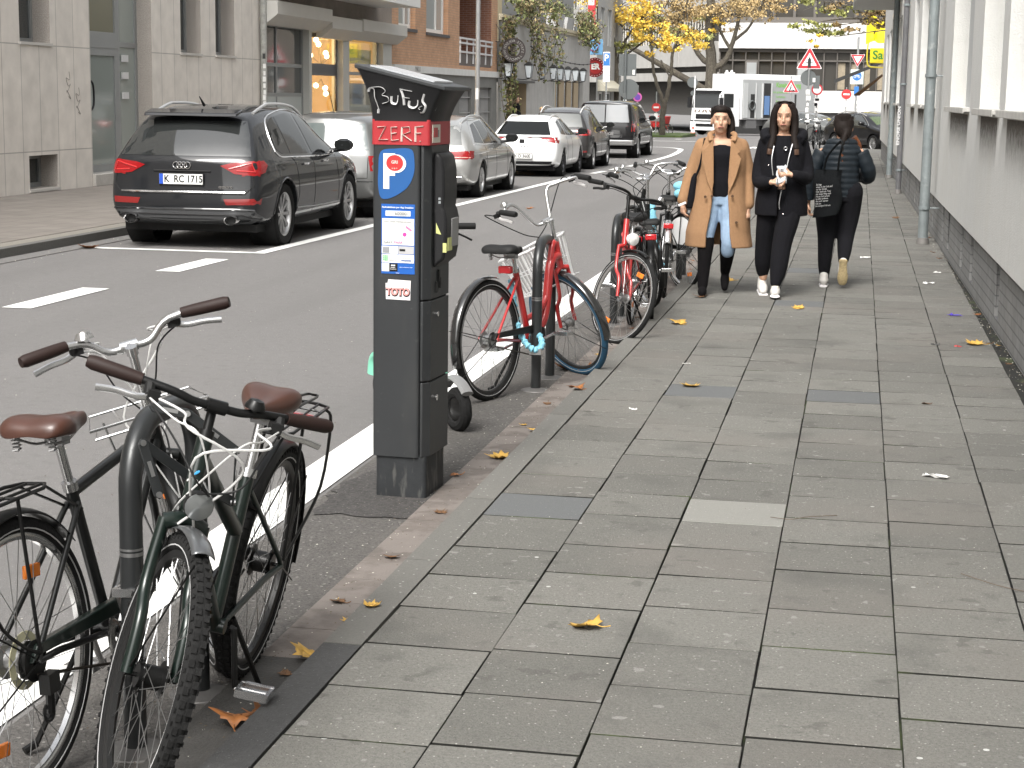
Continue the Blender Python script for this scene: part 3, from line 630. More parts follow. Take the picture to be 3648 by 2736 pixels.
# cable with ivy along the wall
# set-back yellow house over the bar
U = thing('cream_building', (-17, 61, 0), 0, 'cream rendered house set back above the planted bar roof', 'building')
b = MB(); wallmesh(b, 0, 23, 4.2, 13, [(3 + 5 * i, 5 + 5 * i, 5.4, 8) for i in range(4)], .2, sgn=-1); b.quad((0, 0, 4.2), (-6, 0, 4.2), (-6, 0, 13), (0, 0, 13)); b.quad((0, 23, 4.2), (-6, 23, 4.2), (-6, 23, 13), (0, 23, 13)); b.quad((0, 0, 13), (0, 23, 13), (-6, 23, 13), (-6, 0, 13))
b.build('wall', mat('cream_render', (.55, .47, .3), .85, var=.06, vscale=1), U, smooth=0, fix=False, weld=True)
for i in range(4): win(U, 3 + 5 * i, 5 + 5 * i, 5.4, 8, -.2, .1)
# planters on the parapet
plm = mat('planter_grey', (.4, .4, .4), .6)
for (y, lab, h) in ((74.0, 'pale planter trough on the bar parapet, nearest of three', .55), (76.6, 'pale planter trough in the middle of the bar parapet', .5), (81.8, 'dark planter trough at the far end of the bar parapet', .4)):
    t = thing('planter', (FX - .1, y, 4.52), 0, lab, 'planter', 'planters on the bar parapet')
    b = MB(); b.prism([(-.2, 0), (.2, 0), (.27, h), (-.27, h)], -.9, .9, 'xz'); b.build('pot', plm if y < 80 else mat('planter_dark', (.1, .11, .12), .6), t)
    b = MB(); rnd = random.Random(int(y))
    for i in range(260):
        p = Vector((rnd.gauss(0, .2), rnd.uniform(-.9, .9), h + abs(rnd.gauss(0, .22)))); s_ = .05; d_ = Vector((rnd.uniform(-1, 1), rnd.uniform(-1, 1), rnd.uniform(-.3, 1))).normalized() * s_; e_ = d_.orthogonal().normalized() * s_
        b.quad(p - d_, p + e_ * .6, p + d_, p - e_ * .6)
    b.build('foliage', mat('shrub_leaf', (.09, .1, .045), .7, island=.5), t, smooth=0, fix=False)
# house beyond the bar
N = thing('corner_house', (FX, 85.5, 0), 0, 'narrow pale grey house beyond the bar, behind the red sign', 'building')
b = MB(); wallmesh(b, 0, 9, -.6, 10, [(1, 2.6, -.3, 1.9, .15), (3.6, 5.4, -.3, 1.9, .15)] + [(1 + 2.5 * i, 2.4 + 2.5 * i, 4.2, 6, .2) for i in range(3)], .15, sgn=-1); shell(b, 0, 9, -.6, 10); b.build('wall', mat('pale_grey_render', (.36, .36, .35), .85, var=.08), N, smooth=0, fix=False, weld=True)
win(N, 1, 2.6, -.3, 1.9, -.14, .08); win(N, 3.6, 5.4, -.3, 1.9, -.14, .08)
for i in range(3): win(N, 1 + 2.5 * i, 2.4 + 2.5 * i, 4.2, 6, -.2, .08)
b = MB(); b.prism([(0, 1.95), (.5, 1.95), (.5, 2.1), (0, 2.5)], .4, 6.5, 'xz'); b.build('awning', mat('awning_pale', (.55, .52, .42), .8), N)
# lamp post
t = thing('lamp_post', (-8.95, 41.4, .1), 0, 'tall plain grey lamp post on the far pavement in front of the brick house', 'lamp post')
b = MB(); b.tube([(0, 0, 0), (0, 0, 1.2)], .075, 14); b.tube([(0, 0, 1.2), (0, 0, 7.5)], .055, 14, radii=[.058, .045]); b.build('post', mat('galvanised', (.33, .33, .33), .5, metal=.5, var=.1, vscale=5), t)
b = MB(); b.tube(cr([(0, 0, 7.4), (.2, 0, 7.9), (.9, 0, 8.1)]), .035, 8); b.ball((1.2, 0, 8.08), (.4, .14, .08)); b.build('lamp_head', MATS['galvanised'], t)
b = MB(); b.lathe([(.059, .0), (.059, .26)], 10, c=(0, 0, 1.5), a0=-2.2, a1=-.9); b.build('sticker', MATS['sticker_white'], t)
# ------------------------------------------------------------ plants on the bar
def leafcloud(b, pts, s, rnd, flat=.25):
    for p in pts:
        z = s * rnd.uniform(.6, 1.3); d_ = Vector((rnd.uniform(-1, 1), rnd.uniform(-1, 1), rnd.uniform(-1, .4))).normalized()
        e_ = d_.cross(Vector((rnd.uniform(-1, 1), rnd.uniform(-1, 1), rnd.uniform(-1, 1)))).normalized()
        p = Vector(p); b.quad(p - d_ * z * .5, p + e_ * z * .38 - d_ * z * .05, p + d_ * z * .5, p - e_ * z * .38 - d_ * z * .05)
ivy = mat('ivy_leaf', (.15, .17, .06), .65, island=.75)
ivyb = mat('ivy_brown_leaf', (.3, .24, .12), .7, island=.6)
stemm = mat('vine_stem', (.09, .07, .05), .9)
def vine(label, y0, y1, ztop, strands, seed, dense=1., drop=(.3, 1.6), up=0.):
    rnd = random.Random(seed); t = thing('climbing_plant', (FX + .1, y0, 0), 0, label, 'climbing plant')
    g = MB(); br = MB(); st = MB()
    for i in range(strands):
        y = rnd.uniform(0, y1 - y0); L = rnd.uniform(*drop); x = rnd.uniform(0, .35); z = ztop + rnd.uniform(-.1, .2) + up * rnd.random()
        pts = []
        for k in range(8):
            q = k / 7; pts.append((x + .12 * math.sin(q * 5 + i) + .1, y + .25 * math.sin(q * 3 + i * 2.1), z - L * q))
        st.tube(pts, .012, 3)
        n = int(L * 26 * dense)
        P = []
        for j in range(n):
            q = rnd.random(); P.append((x + .12 * math.sin(q * 5 + i) + rnd.gauss(.12, .07), y + .25 * math.sin(q * 3 + i * 2.1) + rnd.gauss(0, .09), z - L * q + rnd.gauss(0, .05)))
        cut = int(n * rnd.choice((.3, .7, .9))); leafcloud(g, P[:cut], .13, rnd); leafcloud(br, P[cut:], .12, rnd)
    g.build('foliage', ivy, t, smooth=0, fix=False); br.build('dry_foliage', ivyb, t, smooth=0, fix=False); st.build('stem', stemm, t, smooth=0)
vine('green and brown vines hanging over the bar parapet above the ring sign', 62.2, 73.0, 4.95, 70, 3, 1.2, (.25, .95), .8)
vine('thin vine strands trailing down the middle of the bar wall', 66, 73, 4.4, 20, 4, .8, (.8, 2.3))
vine('green vines hanging at the far end of the bar parapet', 77.5, 80.5, 4.7, 34, 5, 1.2, (.3, 1.2), .7)
vine('bushy greenery at the corner end of the bar parapet', 81.3, 83.6, 4.6, 18, 15, 1.3, (.3, 1.1), .5)
vine('dense ivy column climbing the corner between brick house and bar', 61.6, 62.0, 4.3, 20, 6, .9, (1.2, 4.2))
t = thing('string_light', (FX + .15, 62, 0), 0, 'dark cable with small lights sagging across the bar wall', 'cable')
b = MB(); P = cr([(.3, 3.6, 3.5), (.1, 8, 3.25), (.05, 13, 3.12), (.05, 18, 3.1), (.1, 21.3, 3.25)], 8); b.tube(P, .02, 5)
for i, p in enumerate(P[::2]): b.ball(p, .035, 6, 4)
b.build('cable', mat('cable_black', (.02, .02, .02), .6), t)
# ------------------------------------------------------------ signs
signwhite = mat('sign_face_white', (.78, .76, .76), .5); signred = mat('sign_red', (.42, .02, .03), .5); signback = mat('sign_back_grey', (.11, .12, .12), .6, metal=.3)
polem = mat('pole_metal', (.32, .33, .33), .5, metal=.5, var=.15, vscale=9); sticker = MATS['sticker_white']
def camz(x, y): return math.atan2(y, x)
def polething(name, x, y, h, label, cat, m=None, r=.032, grp=None):
    t = thing(name, (x, y, gz(y)), 0, label, cat, grp); b = MB(); b.tube([(0, 0, 0), (0, 0, h)], r, 10); b.build('pole', m or polem, t); return t
def tri(t, zc, s, inv=False, m_=signwhite, y=-.04, border=.13):
    """equilateral sign, side s, centroid at zc"""
    def T(k): return [(k * s * math.cos(a) / math.sqrt(3), zc + k * s * math.sin(a) / math.sqrt(3)) for a in [math.pi / 2 * (-1 if inv else 1) + i * 2 * math.pi / 3 for i in range(3)]]
    def rounded(k, r):
        P = [Vector(p) for p in T(k)]; o = []
        for i in range(3):
            a, c, b_ = P[i - 1], P[i], P[(i + 1) % 3]
            u, v = (a - c).normalized(), (b_ - c).normalized()
            for q in range(5):
                w_ = q / 4; p0 = c + u * r; p1 = c + v * r; o.append(tuple((p0 * (1 - w_) ** 2 + c * 2 * w_ * (1 - w_) + p1 * w_ ** 2)))
        return o
    b = MB(); b.prism(rounded(1.06, .06 * s), y, y + .012, 'xz'); f = b.build('sign_plate', m_, t, smooth=0)
    b = MB(); b.prism(rounded(.99, .06 * s), y - .003, y - .001, 'xz'); b.build('sign_border', signred, f, smooth=0)
    b = MB(); b.prism(rounded(1 - border * 3, .02 * s), y - .006, y - .004, 'xz'); b.build('sign_field', signwhite, f, smooth=0)
    return f
def disc(t, x, z, r, m_, y=-.04, name='sign_plate', n=28, th=.01):
    b = MB(); b.prism([(x + r * math.cos(2 * math.pi * i / n), z + r * math.sin(2 * math.pi * i / n)) for i in range(n)], y, y + th, 'xz'); return b.build(name, m_, t, smooth=0)
blk = mat('sign_black', (.015, .015, .015), .5)
SX = frame((0, 0, 0), (1, 0, 0), (0, 0, 1))
def stickers(t, z0, z1, n, seed):
    rnd = random.Random(seed)
    for i in range(n):
        z = z0 + (z1 - z0) * i / n; b = MB(); b.bx(-.06 + rnd.uniform(-.03, .03), .05 + rnd.uniform(-.02, .05), -.05, -.045, z, z + (z1 - z0) / n * rnd.uniform(.4, .85)); b.build('sticker', sticker if rnd.random() < .8 else mat('sticker_grey', (.3, .3, .3), .7), t, smooth=0)
# priority sign, right of centre
t = polething('traffic_sign', -2.02, 70, 3.75, 'red bordered triangular right-of-way sign above the backs of two round signs', 'traffic sign')
f = tri(t, 3.29, .93)
b = MB(); b.prism([(-.06, 3.02), (0, 3.07), (.06, 3.02), (.06, 3.36), (.0, 3.46), (-.06, 3.36)], -.05, -.047, 'xz'); b.prism([(-.15, 3.22), (.15, 3.22), (.15, 3.25), (-.15, 3.25)], -.0535, -.0512, 'xz'); b.build('sign_symbol', blk, f, smooth=0)
disc(t, -.02, 2.66, .3, signback, y=.04); b = MB(); b.bx(.18, .42, .06, .075, 2.25, 2.75); b.build('sign_back', signback, t); b = MB(); b.bx(.15, .25, .03, .038, 2.5, 2.66); b.build('sticker', sticker, t); stickers(t, .9, 2.25, 6, 1)
t = polething('traffic_sign', -1.72, 71.5, 2.7, 'small round prohibition sign with white stickers right of the big triangle', 'traffic sign')
disc(t, 0, 2.25, .22, signred); disc(t, 0, 2.25, .16, signwhite, -.046, 'sign_field'); stickers(t, .6, 2.0, 7, 2)
b = MB(); b.bx(-.1, .1, -.05, -.04, 1.6, 1.9); b.build('sign_plate', signwhite, t)
# roadworks triangle
t = polething('traffic_sign', -4.26, 111, 3.7, 'triangular roadworks sign standing in front of the white truck', 'traffic sign')
f = tri(t, 3.0, .92)
b = MB(); b.prism([(.05, 2.78), (.25, 2.78), (.2, 2.87), (.12, 2.9)], -.05, -.047, 'xz'); b.tube([(-.1, -.05, 2.78), (-.04, -.05, 2.98), (-.0, -.05, 3.12)], .025, 5); b.tube([(-.02, -.05, 2.98), (.03, -.05, 2.8)], .02, 5); b.tube([(0, -.05, 3.08), (.1, -.05, 2.92), (.17, -.05, 2.84)], .015, 5); b.ball((.03, -.05, 3.16), .035, 8, 6); b.build('sign_symbol', blk, f)
b = MB(); b.tube([(.3, 0, 0), (.3, 0, 2.6)], .06, 8); b.build('pole', mat('dark_pole', (.03, .03, .03), .5), t)
# give way and bike sign
t = polething('traffic_sign', -.33, 120, 6.5, 'inverted give-way triangle on a tall grey pole above a blue bicycle sign', 'traffic sign', r=.07)
tri(t, 5.1, .9, True, y=-.1)
b = MB(); b.bx(-.42, .42, -.1, -.085, 3.45, 4.4); f = b.build('sign_plate', mat('pale_green_sign', (.6, .68, .64), .5), t)
disc(t, 0, 3.98, .3, mat('sign_blue', (.03, .16, .45), .5), -.115, 'sign_disc')
b = MB()
for x in (-.13, .13): b.ring((x, -.12, 3.93), .075, .014, 'y', 16, 4)
b.tube([(-.13, -.12, 3.93), (-.05, -.12, 4.04), (.08, -.12, 4.04), (.13, -.12, 3.93)], .013, 4); b.tube([(-.05, -.12, 4.04), (0, -.12, 3.93), (.08, -.12, 4.04)], .013, 4); b.build('sign_symbol', signwhite, t)
b = MB(); b.bx(-.15, .15, -.1, -.09, 2.7, 3.3); b.build('sign_plate', MATS['sign_blue'], t); stickers(t, 1.6, 2.7, 4, 5)
t = polething('traffic_sign', -.95, 118, 3.2, 'round no-entry sign with a white plate below, left of the give-way pole', 'traffic sign')
disc(t, 0, 2.75, .32, mat('no_entry_red', (.5, .03, .03), .5)); b = MB(); b.bx(-.2, .2, -.05, -.042, 2.7, 2.8); b.build('sign_bar', signwhite, t); b = MB(); b.bx(-.2, .2, -.05, -.04, 1.95, 2.3); b.build('sign_plate', signwhite, t)
# left side poles
t = polething('parking_sign', -10.2, 72, 3.7, 'tall narrow blue and white parking sign on a pole left of the yellow tree', 'traffic sign')
b = MB(); b.bx(-.14, .14, -.05, -.04, 2.45, 3.65); f = b.build('sign_plate', signwhite, t); b = MB(); b.bx(-.13, .13, -.054, -.051, 3.1, 3.6); b.build('sign_field', MATS['sign_blue'], f)
text('lettering', 'P', .36, frame((-.01, -.058, 3.4), (1, 0, 0), (0, 0, 1)), signwhite, f, bold=.01)
for k in range(4): text('lettering', ('frei', 'mit Schein', 'Mo-Fr 9-23h', '2 Std')[k], .07, frame((0, -.054, 2.98 - .13 * k), (1, 0, 0), (0, 0, 1)), mat('grey_letter', (.2, .2, .2), .6), f)
t = polething('traffic_sign', -9.7, 74, 3.8, 'back of a square sign above the back of a round sign', 'traffic sign', r=.06, m=signback)
b = MB(); b.bx(-.28, .45, .07, .085, 2.75, 3.65); b.build('sign_back', signback, t); disc(t, .15, 2.2, .42, signback, .075); b = MB(); b.bx(.3, .4, .055, .065, 2.8, 3.0); b.build('sticker', sticker, t); stickers(t, .6, 2.1, 6, 7)
t = polething('traffic_sign', -9.4, 76, 2.4, 'small round pink and violet no-stopping sign beside the dark pole', 'traffic sign')
disc(t, 0, 1.9, .19, mat('sign_pink', (.5, .1, .3), .5)); disc(t, 0, 1.9, .13, mat('sign_violet', (.12, .05, .3), .5), -.045, 'sign_field')
t = polething('traffic_sign', -11.3, 100, 2.5, 'round red no-entry sign in front of the slim forked tree trunk', 'traffic sign')
disc(t, 0, 1.62, .24, MATS['no_entry_red']); b = MB(); b.bx(-.15, .15, -.05, -.042, 1.57, 1.67); b.build('sign_bar', signwhite, t); b = MB(); b.bx(-.1, .1, -.045, -.035, 1.0, 1.3); b.build('sign_plate', signwhite, t)
t = polething('traffic_sign', -9.9, 108, 3.6, 'back of a round sign on a white pole left of the truck cab', 'traffic sign', m=mat('white_pole', (.7, .7, .7), .5))
disc(t, -.15, 3.2, .32, signback, .05); disc(t, -.1, 2.55, .15, signback, .05)
b = MB(); b.bx(-.05, .06, .03, .045, 2.85, 3.4); b.build('sticker', sticker, t)
# projecting shop signs at the far corner of the bar
t = thing('shop_sign', (-12.5, 84, 4.0), 0, 'light blue square projecting sign with a red smile symbol', 'sign')
b = MB(); b.box((0, 0, 0), (.78, .12, .72)); b.build('sign_plate', mat('tui_blue', (.22, .5, .82), .4), t, bevel=.01)
b = MB(); b.tube(cr([(-.25, -.07, .12), (-.2, -.07, -.06), (-.06, -.07, -.19), (.08, -.07, -.17), (.2, -.07, .03)], 6), .04, 6, flat=.3); b.tube([(-.3, -.07, .13), (-.16, -.07, .13)], .028, 6, flat=.3); b.ball((.24, -.07, .17), (.055, .02, .055), 10, 6); b.build('sign_symbol', mat('smile_red', (.3, .02, .1), .5), t)
t = thing('shop_sign', (-12.45, 83.9, 3.05), 0, 'round dark red sign lettered ER with light bulbs round its edge', 'sign')
disc(t, 0, 0, .46, mat('er_dark_red', (.2, .012, .015), .5), -.05, th=.1); disc(t, .05, 0, .3, mat('er_red', (.4, .02, .02), .5), -.055, 'sign_field', th=.004)
text('lettering', 'ER', .36, frame((.03, -.06, .03), (1, 0, 0), (0, 0, 1)), mat('bulb_white', (.9, .88, .85), .4), t, bold=.02)
b = MB()
for i in range(20): b.ball((.4 * math.cos(i * .314), -.06, .4 * math.sin(i * .314)), .02, 6, 4)
b.build('bulb', MATS['bulb_white'], t); b = MB(); b.bx(-.5, -.4, -.02, .02, -.5, 1.3); b.build('bracket', blk, t)
t = thing('shop_sign', (-12.85, 85.2, 4.5), 0, 'tall red vertical sign with white fields above the blue smile sign', 'sign')
b = MB(); b.box((0, 0, 1.1), (.36, .12, 2.6)); b.build('sign_plate', mat('tall_sign_red', (.5, .03, .04), .5), t, bevel=.01)
for z, h in ((1.7, .4), (.75, .3), (.1, .3)):
    b = MB(); b.box((-.02, -.065, z), (.28, .008, h)); b.build('sign_field', signwhite, t)
b = MB(); b.box((.02, -.075, .42), (.2, .01, .2)); b.build('sign_symbol', mat('sign_violet', (.12, .05, .3), .5), t)
text('lettering', 'rs', .22, frame((0, -.072, 1.7), (1, 0, 0), (0, 0, 1)), signred, t)
# traffic cone
t = thing('traffic_cone', (-9.75, 106, gz(106)), 0, 'red and white striped traffic cone in front of the truck bumper', 'traffic cone')
b = MB(); b.box((0, 0, .02), (.42, .42, .04)); b.lathe([(.17, .04), (.135, .22)], 14); b.lathe([(.09, .42), (.065, .54)], 14); b.build('cone', mat('cone_red', (.6, .08, .04), .6), t)
b = MB(); b.lathe([(.135, .22), (.09, .42)], 14); b.lathe([(.065, .54), (.03, .75), (0, .75)], 14); b.build('stripe', signwhite, t)
# ------------------------------------------------------------ far buildings
conc = mat('light_concrete', (.38, .37, .35), .85, var=.1, vscale=1.2); mask('light_concrete', .8, .5, .75, (.3, .29, .27), stretch=(2.5, 2.5, .35), amt=.6)
darkw = mat('bronze_glass', (.05, .047, .042), .08, spec=.8); bronze = mat('bronze_frame', (.1, .09, .08), .5)
C1 = thing('office_building', (-26.6, 166, 1.72 - .107 * 1.72 + gz(150) * 1.107 - .0), math.atan2(-32, 15.4), 'long concrete office block with ribbed window bands behind the trees', 'building')
# local x runs along the facade (towards the right and nearer); y points away from camera side (back)
Lf = 32.2; C1.scale = (1.107, 1.107, 1.107)
b = MB()
for (z0, z1, yo) in ((2.35, 2.95, -.35), (3.35, 5.0, -.1), (7.0, 8.6, -.1), (10.6, 12.2, -.1), (14.2, 15.8, -.1)): b.bx(0, Lf, yo, 10, z0, z1)
for i in range(6): b.bx(6.5 * i, 6.5 * i + .12, -.14, -.1, 3.35, 16)
b.build('wall', conc, C1)
b = MB()
for (z0, z1) in ((0, 2.35), (2.95, 3.35), (5.0, 7.0), (8.6, 10.6), (12.2, 14.2)): b.bx(.01, Lf - .01, .25, 9.9, z0, z1)
b.build('window_band', darkw, C1, smooth=0)
b = MB(); b2 = MB(); rnd = random.Random(2)
for z0, z1 in ((5.0, 7.0), (8.6, 10.6), (12.2, 14.2)):
    for i in range(int(Lf / .55)): (b2 if rnd.random() < .25 and i > 8 else b).bx(i * .55, i * .55 + .13, .12, .2, z0, z1)
b.build('window_rib', mat('pale_rib', (.55, .53, .48), .7), C1, smooth=0); b2.build('window_rib', mat('tan_rib', (.35, .27, .14), .7), C1, smooth=0)
C2 = thing('corner_building', (-10.25, 130, gz(130)), R_(-1.5), 'corner building with white concrete bands and brown tinted windows behind the truck', 'building')
def wbox(b, x0, x1, z0, z1, y0=0, y1=9): b.bx(x0, x1, y0, y1, z0 + .85, z1 + .85)
b = MB(); 
# slightly curved front in four facets
wbox(b, 0, 12.5, .75, 2.3, -.25); wbox(b, 0, 12.5, 5.25, 7.05, -.35); b.build('wall', mat('white_concrete', (.56, .55, .53), .8, var=.08, vscale=2), C2)
mask('white_concrete', 1.6, .48, .7, (.42, .41, .38), stretch=(3, 3, .4), amt=.6)
b = MB(); wbox(b, .1, 12.4, 2.3, 5.25, .25); wbox(b, .8, 12.4, 7.05, 13, 1.2, 9); b.build('window_band', darkw, C2, smooth=0)
b = MB(); wbox(b, 0, 12.5, 2.1, 2.33, -.1, .3); wbox(b, 0, 12.5, 5.0, 5.25, -.0, .3)
for i in range(14): wbox(b, .05 + .93 * i, .13 + .93 * i, 2.3, 5.2, 0, .26)
wbox(b, 0, 12.5, 4.35, 4.45, 0, .26); wbox(b, .2, 12.5, 7.05, 7.5, .7, 1.3)
for i in range(9): wbox(b, .8 + 1.45 * i, 1.0 + 1.45 * i, 7.4, 13, 1.0, 1.25)
b.build('window_frame', bronze, C2, smooth=0)
rnd = random.Random(5); b = MB()
for i in range(13):
    if rnd.random() < .62:
        w0 = rnd.uniform(.3, .75); wbox(b, .16 + .93 * i, .16 + .93 * i + w0, 2.4, rnd.choice((4.3, 4.3, 3.3)), .2, .24)
b.build('curtain', mat('brown_curtain', (.26, .22, .16), .8, var=.3, vscale=5), C2, smooth=0)
for x in (2.2, 5.85):    # tilted open casements
    b = MB(); Rm = Matrix.Rotation(R_(-9), 3, 'X'); b.box((x + .2, -.15, 4.25), (.82, .06, 1.9), Rm); b.build('open_window', bronze, C2); b = MB(); b.box((x + .2, -.2, 4.25), (.68, .03, 1.7), Rm); b.build('pane', mat('sky_pane', (.25, .26, .26), .1), C2)
b = MB(); wbox(b, .1, 12.4, -.85, .75, .35); b.build('shop_front', mat('shop_dark', (.035, .035, .035), .3), C2, smooth=0)
b = MB(); wbox(b, 6.3, 12.4, -.05, .75, .1, .36); b.build('fascia', mat('fascia_grey', (.12, .12, .12), .7), C2)
for i in range(4):
    b = MB(); x = 6.6 + i * 1.45; b.prism([(x, .85), (x + .72, 1.55), (x + 1.44, .85)], .08, .1, 'xz'); b.build('fascia_triangle', mat('fascia_mid', (.2, .195, .19), .7), C2, smooth=0)
b = MB(); wbox(b, 8.75, 9.3, 0, .72, 0, .08); b.build('shop_sign', mat('sign_turquoise', (.15, .5, .5), .5), C2)
b = MB()
for x in (6.4, 8.0, 9.4, 10.6, 12.2): wbox(b, x, x + .13, -.85, -.05, .2, .36)
wbox(b, 6.4, 12.3, -.2, -.05, .18, .34); wbox(b, 8.6, 9.4, -.85, -.2, .15, .34); b.build('shop_frame', mat('shop_frame_grey', (.26, .26, .25), .6), C2)
# building at the right end with yellow signs and striped awning
C3 = thing('corner_shop', (.75, 95, gz(95)), R_(-4), 'brown grey corner shop at the far right with striped awning under yellow signs', 'building')
b = MB(); b.bx(.3, 9, 0, 9, 0, 11); b.build('wall', mat('brown_grey_render', (.17, .15, .13), .85, var=.15, vscale=2), C3)
b = MB(); b.bx(.7, 1.25, -.03, -.001, .3, 2.9); b.build('window', mat('blue_glass', (.05, .08, .14), .1), C3)
b = MB(); b.tube(cr([(.55, -.1, 0), (.55, -.1, 2.5), (.6, -.1, 2.75), (.8, -.1, 2.85), (1.4, -.1, 2.85)], 5), .07, 8); b.build('frame_tube', mat('pale_tube', (.6, .55, .48), .5), C3)
aw = mat('awning_orange', (.35, .17, .05), .8); 
b = MB(); b2 = MB()
for i in range(9):
    y = -1.9 + i * .21; (b if i % 2 else b2).prism([(-1.0 + .02 * i, 2.35), (.35, 3.4), (.35, 3.44), (-1.0 + .02 * i, 2.4)], y, y + .2, 'xz')
b.build('awning', aw, C3, smooth=0); b2.build('awning_stripe', mat('awning_black', (.03, .025, .02), .8), C3, smooth=0)
b = MB(); b.prism([(-2.0, 2.95), (.35, 3.95), (.35, 4.1), (-2.0, 3.15)], -2.2, -2.1, 'xz'); b.build('awning_edge', MATS['cable_black'], C3)
yel = mat('sign_yellow', (.8, .66, .02), .5)
t = thing('shop_sign', (.34, 90, 4.05), 0, 'yellow projecting sign with green lettering Saub at the far end of the white wall', 'sign')
b = MB(); b.bx(.0, 1.6, 0, .3, -.55, .18); b.build('sign_plate', yel, t, bevel=.02)
text('lettering', 'Saubär', .58, frame((.12, -.006, -.17), (1, 0, 0), (0, 0, 1)), mat('sign_green', (.03, .25, .05), .5), t, align='LEFT', bold=.012)
b = MB(); b.tube(cr([(1.2, .1, -.75), (.3, .1, -.75), (-.1, .1, -.6), (-.12, .1, .3), (.1, .1, .75), (.9, .1, .8)], 5), .04, 6); b.build('bracket', mat('bracket_yellow', (.6, .5, .05), .5), t)
t = thing('banner', (.1, 88.5, 4.35), 0, 'yellow folded banner hanging above the lettered yellow sign', 'banner')
b = MB(); rows = []
for i in range(9):
    rows.append([(.0 + 1.15 * j / 8 + .1 * i / 8 * math.sin(j), .12 * math.sin(j * 1.4 + i * .4), 1.0 * (1 - i / 8) + .12 * math.sin(j * .8) - .25 * (1 - j / 8) * (i / 8) + .25) for j in range(9)])
b.grid(rows); b.build('cloth', yel, t, fix=False)
# ------------------------------------------------------------ trees
bark = mat('bark', (.07, .06, .047), .95, var=.35, vscale=12, bump=.8, bscale=25); mask('bark', 6, .5, .7, (.14, .13, .09), amt=.6)
leafY = mat('yellow_leaf', (.78, .55, .09), .6, island=.4); leafO = mat('ochre_leaf', (.36, .26, .12), .7, island=.5); leafG = mat('green_yellow_leaf', (.3, .31, .1), .6, island=.5)
for m_ in (leafY, leafO, leafG): m_.node_tree.nodes['Principled BSDF'].inputs['Subsurface Weight'].default_value = 0
def tree(x, y, limbs, crown, label, seed, r0=.2, lsize=.2):
    """limbs: list of (points, r_start, r_end); crown: list of (centre, radius3, n, material)"""
    rnd = random.Random(seed); t = thing('street_tree', (x, y, gz(y) - .05), 0, label, 'tree', 'trees at the junction')
    b = MB()
    for P, ra, rb in limbs:
        Q = cr(P, 5); n = len(Q); Q = [q + Vector((rnd.gauss(0, .02), rnd.gauss(0, .02), 0)) for q in Q]
        b.tube(Q, ra, 9, radii=[ra + (rb - ra) * i / (n - 1) for i in range(n)])
    # twigs
    for (c, r, n, m_) in crown:
        for i in range(int(n / 45)):
            p0 = Vector(c) + Vector((rnd.uniform(-.4, .4) * r[0], rnd.uniform(-.4, .4) * r[1], rnd.uniform(-.7, .1) * r[2])); d_ = Vector((rnd.uniform(-1, 1), rnd.uniform(-1, 1), rnd.uniform(-.1, 1))).normalized()
            L = rnd.uniform(.4, .8) * min(r); b.tube([p0, p0 + d_ * L * .5 + Vector((0, 0, .08)), p0 + d_ * L], .02, 4, radii=[.03, .02, .008])
    b.build('trunk', bark, t)
    byM = {}
    for (c, r, n, m_) in crown:
        q = byM.setdefault(m_, MB()); cl = [Vector((rnd.gauss(0, .5), rnd.gauss(0, .5), rnd.gauss(0, .5))) for _ in range(max(3, int(n / 60)))]
        P = []
        for i in range(n):
            k = rnd.choice(cl) + Vector((rnd.gauss(0, .13), rnd.gauss(0, .13), rnd.gauss(0, .11)))
            if k.length > 1.25: k = k.normalized() * 1.1
            P.append(Vector(c) + Vector((k.x * r[0], k.y * r[1], k.z * r[2])))
        leafcloud(q, P, lsize * .9, rnd)
    for m_, q in byM.items(): q.build('crown' , m_, t, smooth=0, fix=False)
    return t
tree(-12.6, 92, [([(0, 0, 0), (.05, 0, 2), (-.0, 0, 4), (-.3, 0, 5.6)], .2, .12), ([(0, 0, 3.6), (.5, 0, 5), (1.6, 0, 6.5)], .1, .04), ([(0, 0, 3.2), (-.8, .3, 5), (-1.5, .3, 7)], .1, .04), ([(.05, 0, 3.9), (1.2, .2, 4.8), (2.0, .2, 5.7)], .06, .03)],
     [((.9, 0, 6.0), (1.6, 1.6, .95), 1700, leafY), ((2.2, 0, 5.0), (1.1, 1.2, .7), 800, leafY), ((0, 0, 7.6), (2.2, 2, 1.5), 1400, leafY), ((.3, .5, 4.6), (.9, 1, .6), 350, leafG)], 'bright yellow leaved tree with dark trunk beside the blue smile sign', 11, lsize=.17)
tree(-10.6, 97, [([(0, 0, 0), (.0, 0, 1.2), (.05, 0, 1.9)], .17, .15), ([(.05, 0, 1.8), (-.3, 0, 2.7), (-.55, .0, 3.6), (-.7, 0, 5), (-.7, 0, 7)], .12, .05), ([(.05, 0, 1.8), (.25, 0, 2.5), (.4, 0, 3.5), (.45, 0, 4.6), (.9, 0, 6.2), (1.2, 0, 7.5)], .13, .05), ([(.4, 0, 3.2), (.1, 0, 3.7), (-.2, .1, 4.2)], .05, .03), ([(.45, 0, 4.6), (.0, 0, 5.5), (-.4, 0, 6.6)], .07, .03), ([(.5, 0, 4.7), (1.2, 0, 5.4), (2.4, 0, 6.0)], .07, .03)],
     [((-.6, 0, 5.6), (1.3, 1.3, .8), 600, leafG), ((1.4, 0, 5.6), (1.4, 1.3, .9), 750, leafY), ((.4, 0, 6.9), (2.4, 1.8, 1.1), 1700, leafO), ((-1.4, 0, 6.5), (1.0, 1.2, .8), 500, leafY), ((2.6, 0, 6.6), (1.0, 1, .6), 350, leafO)], 'slim street tree whose trunk forks low in front of the office block', 12, lsize=.16)
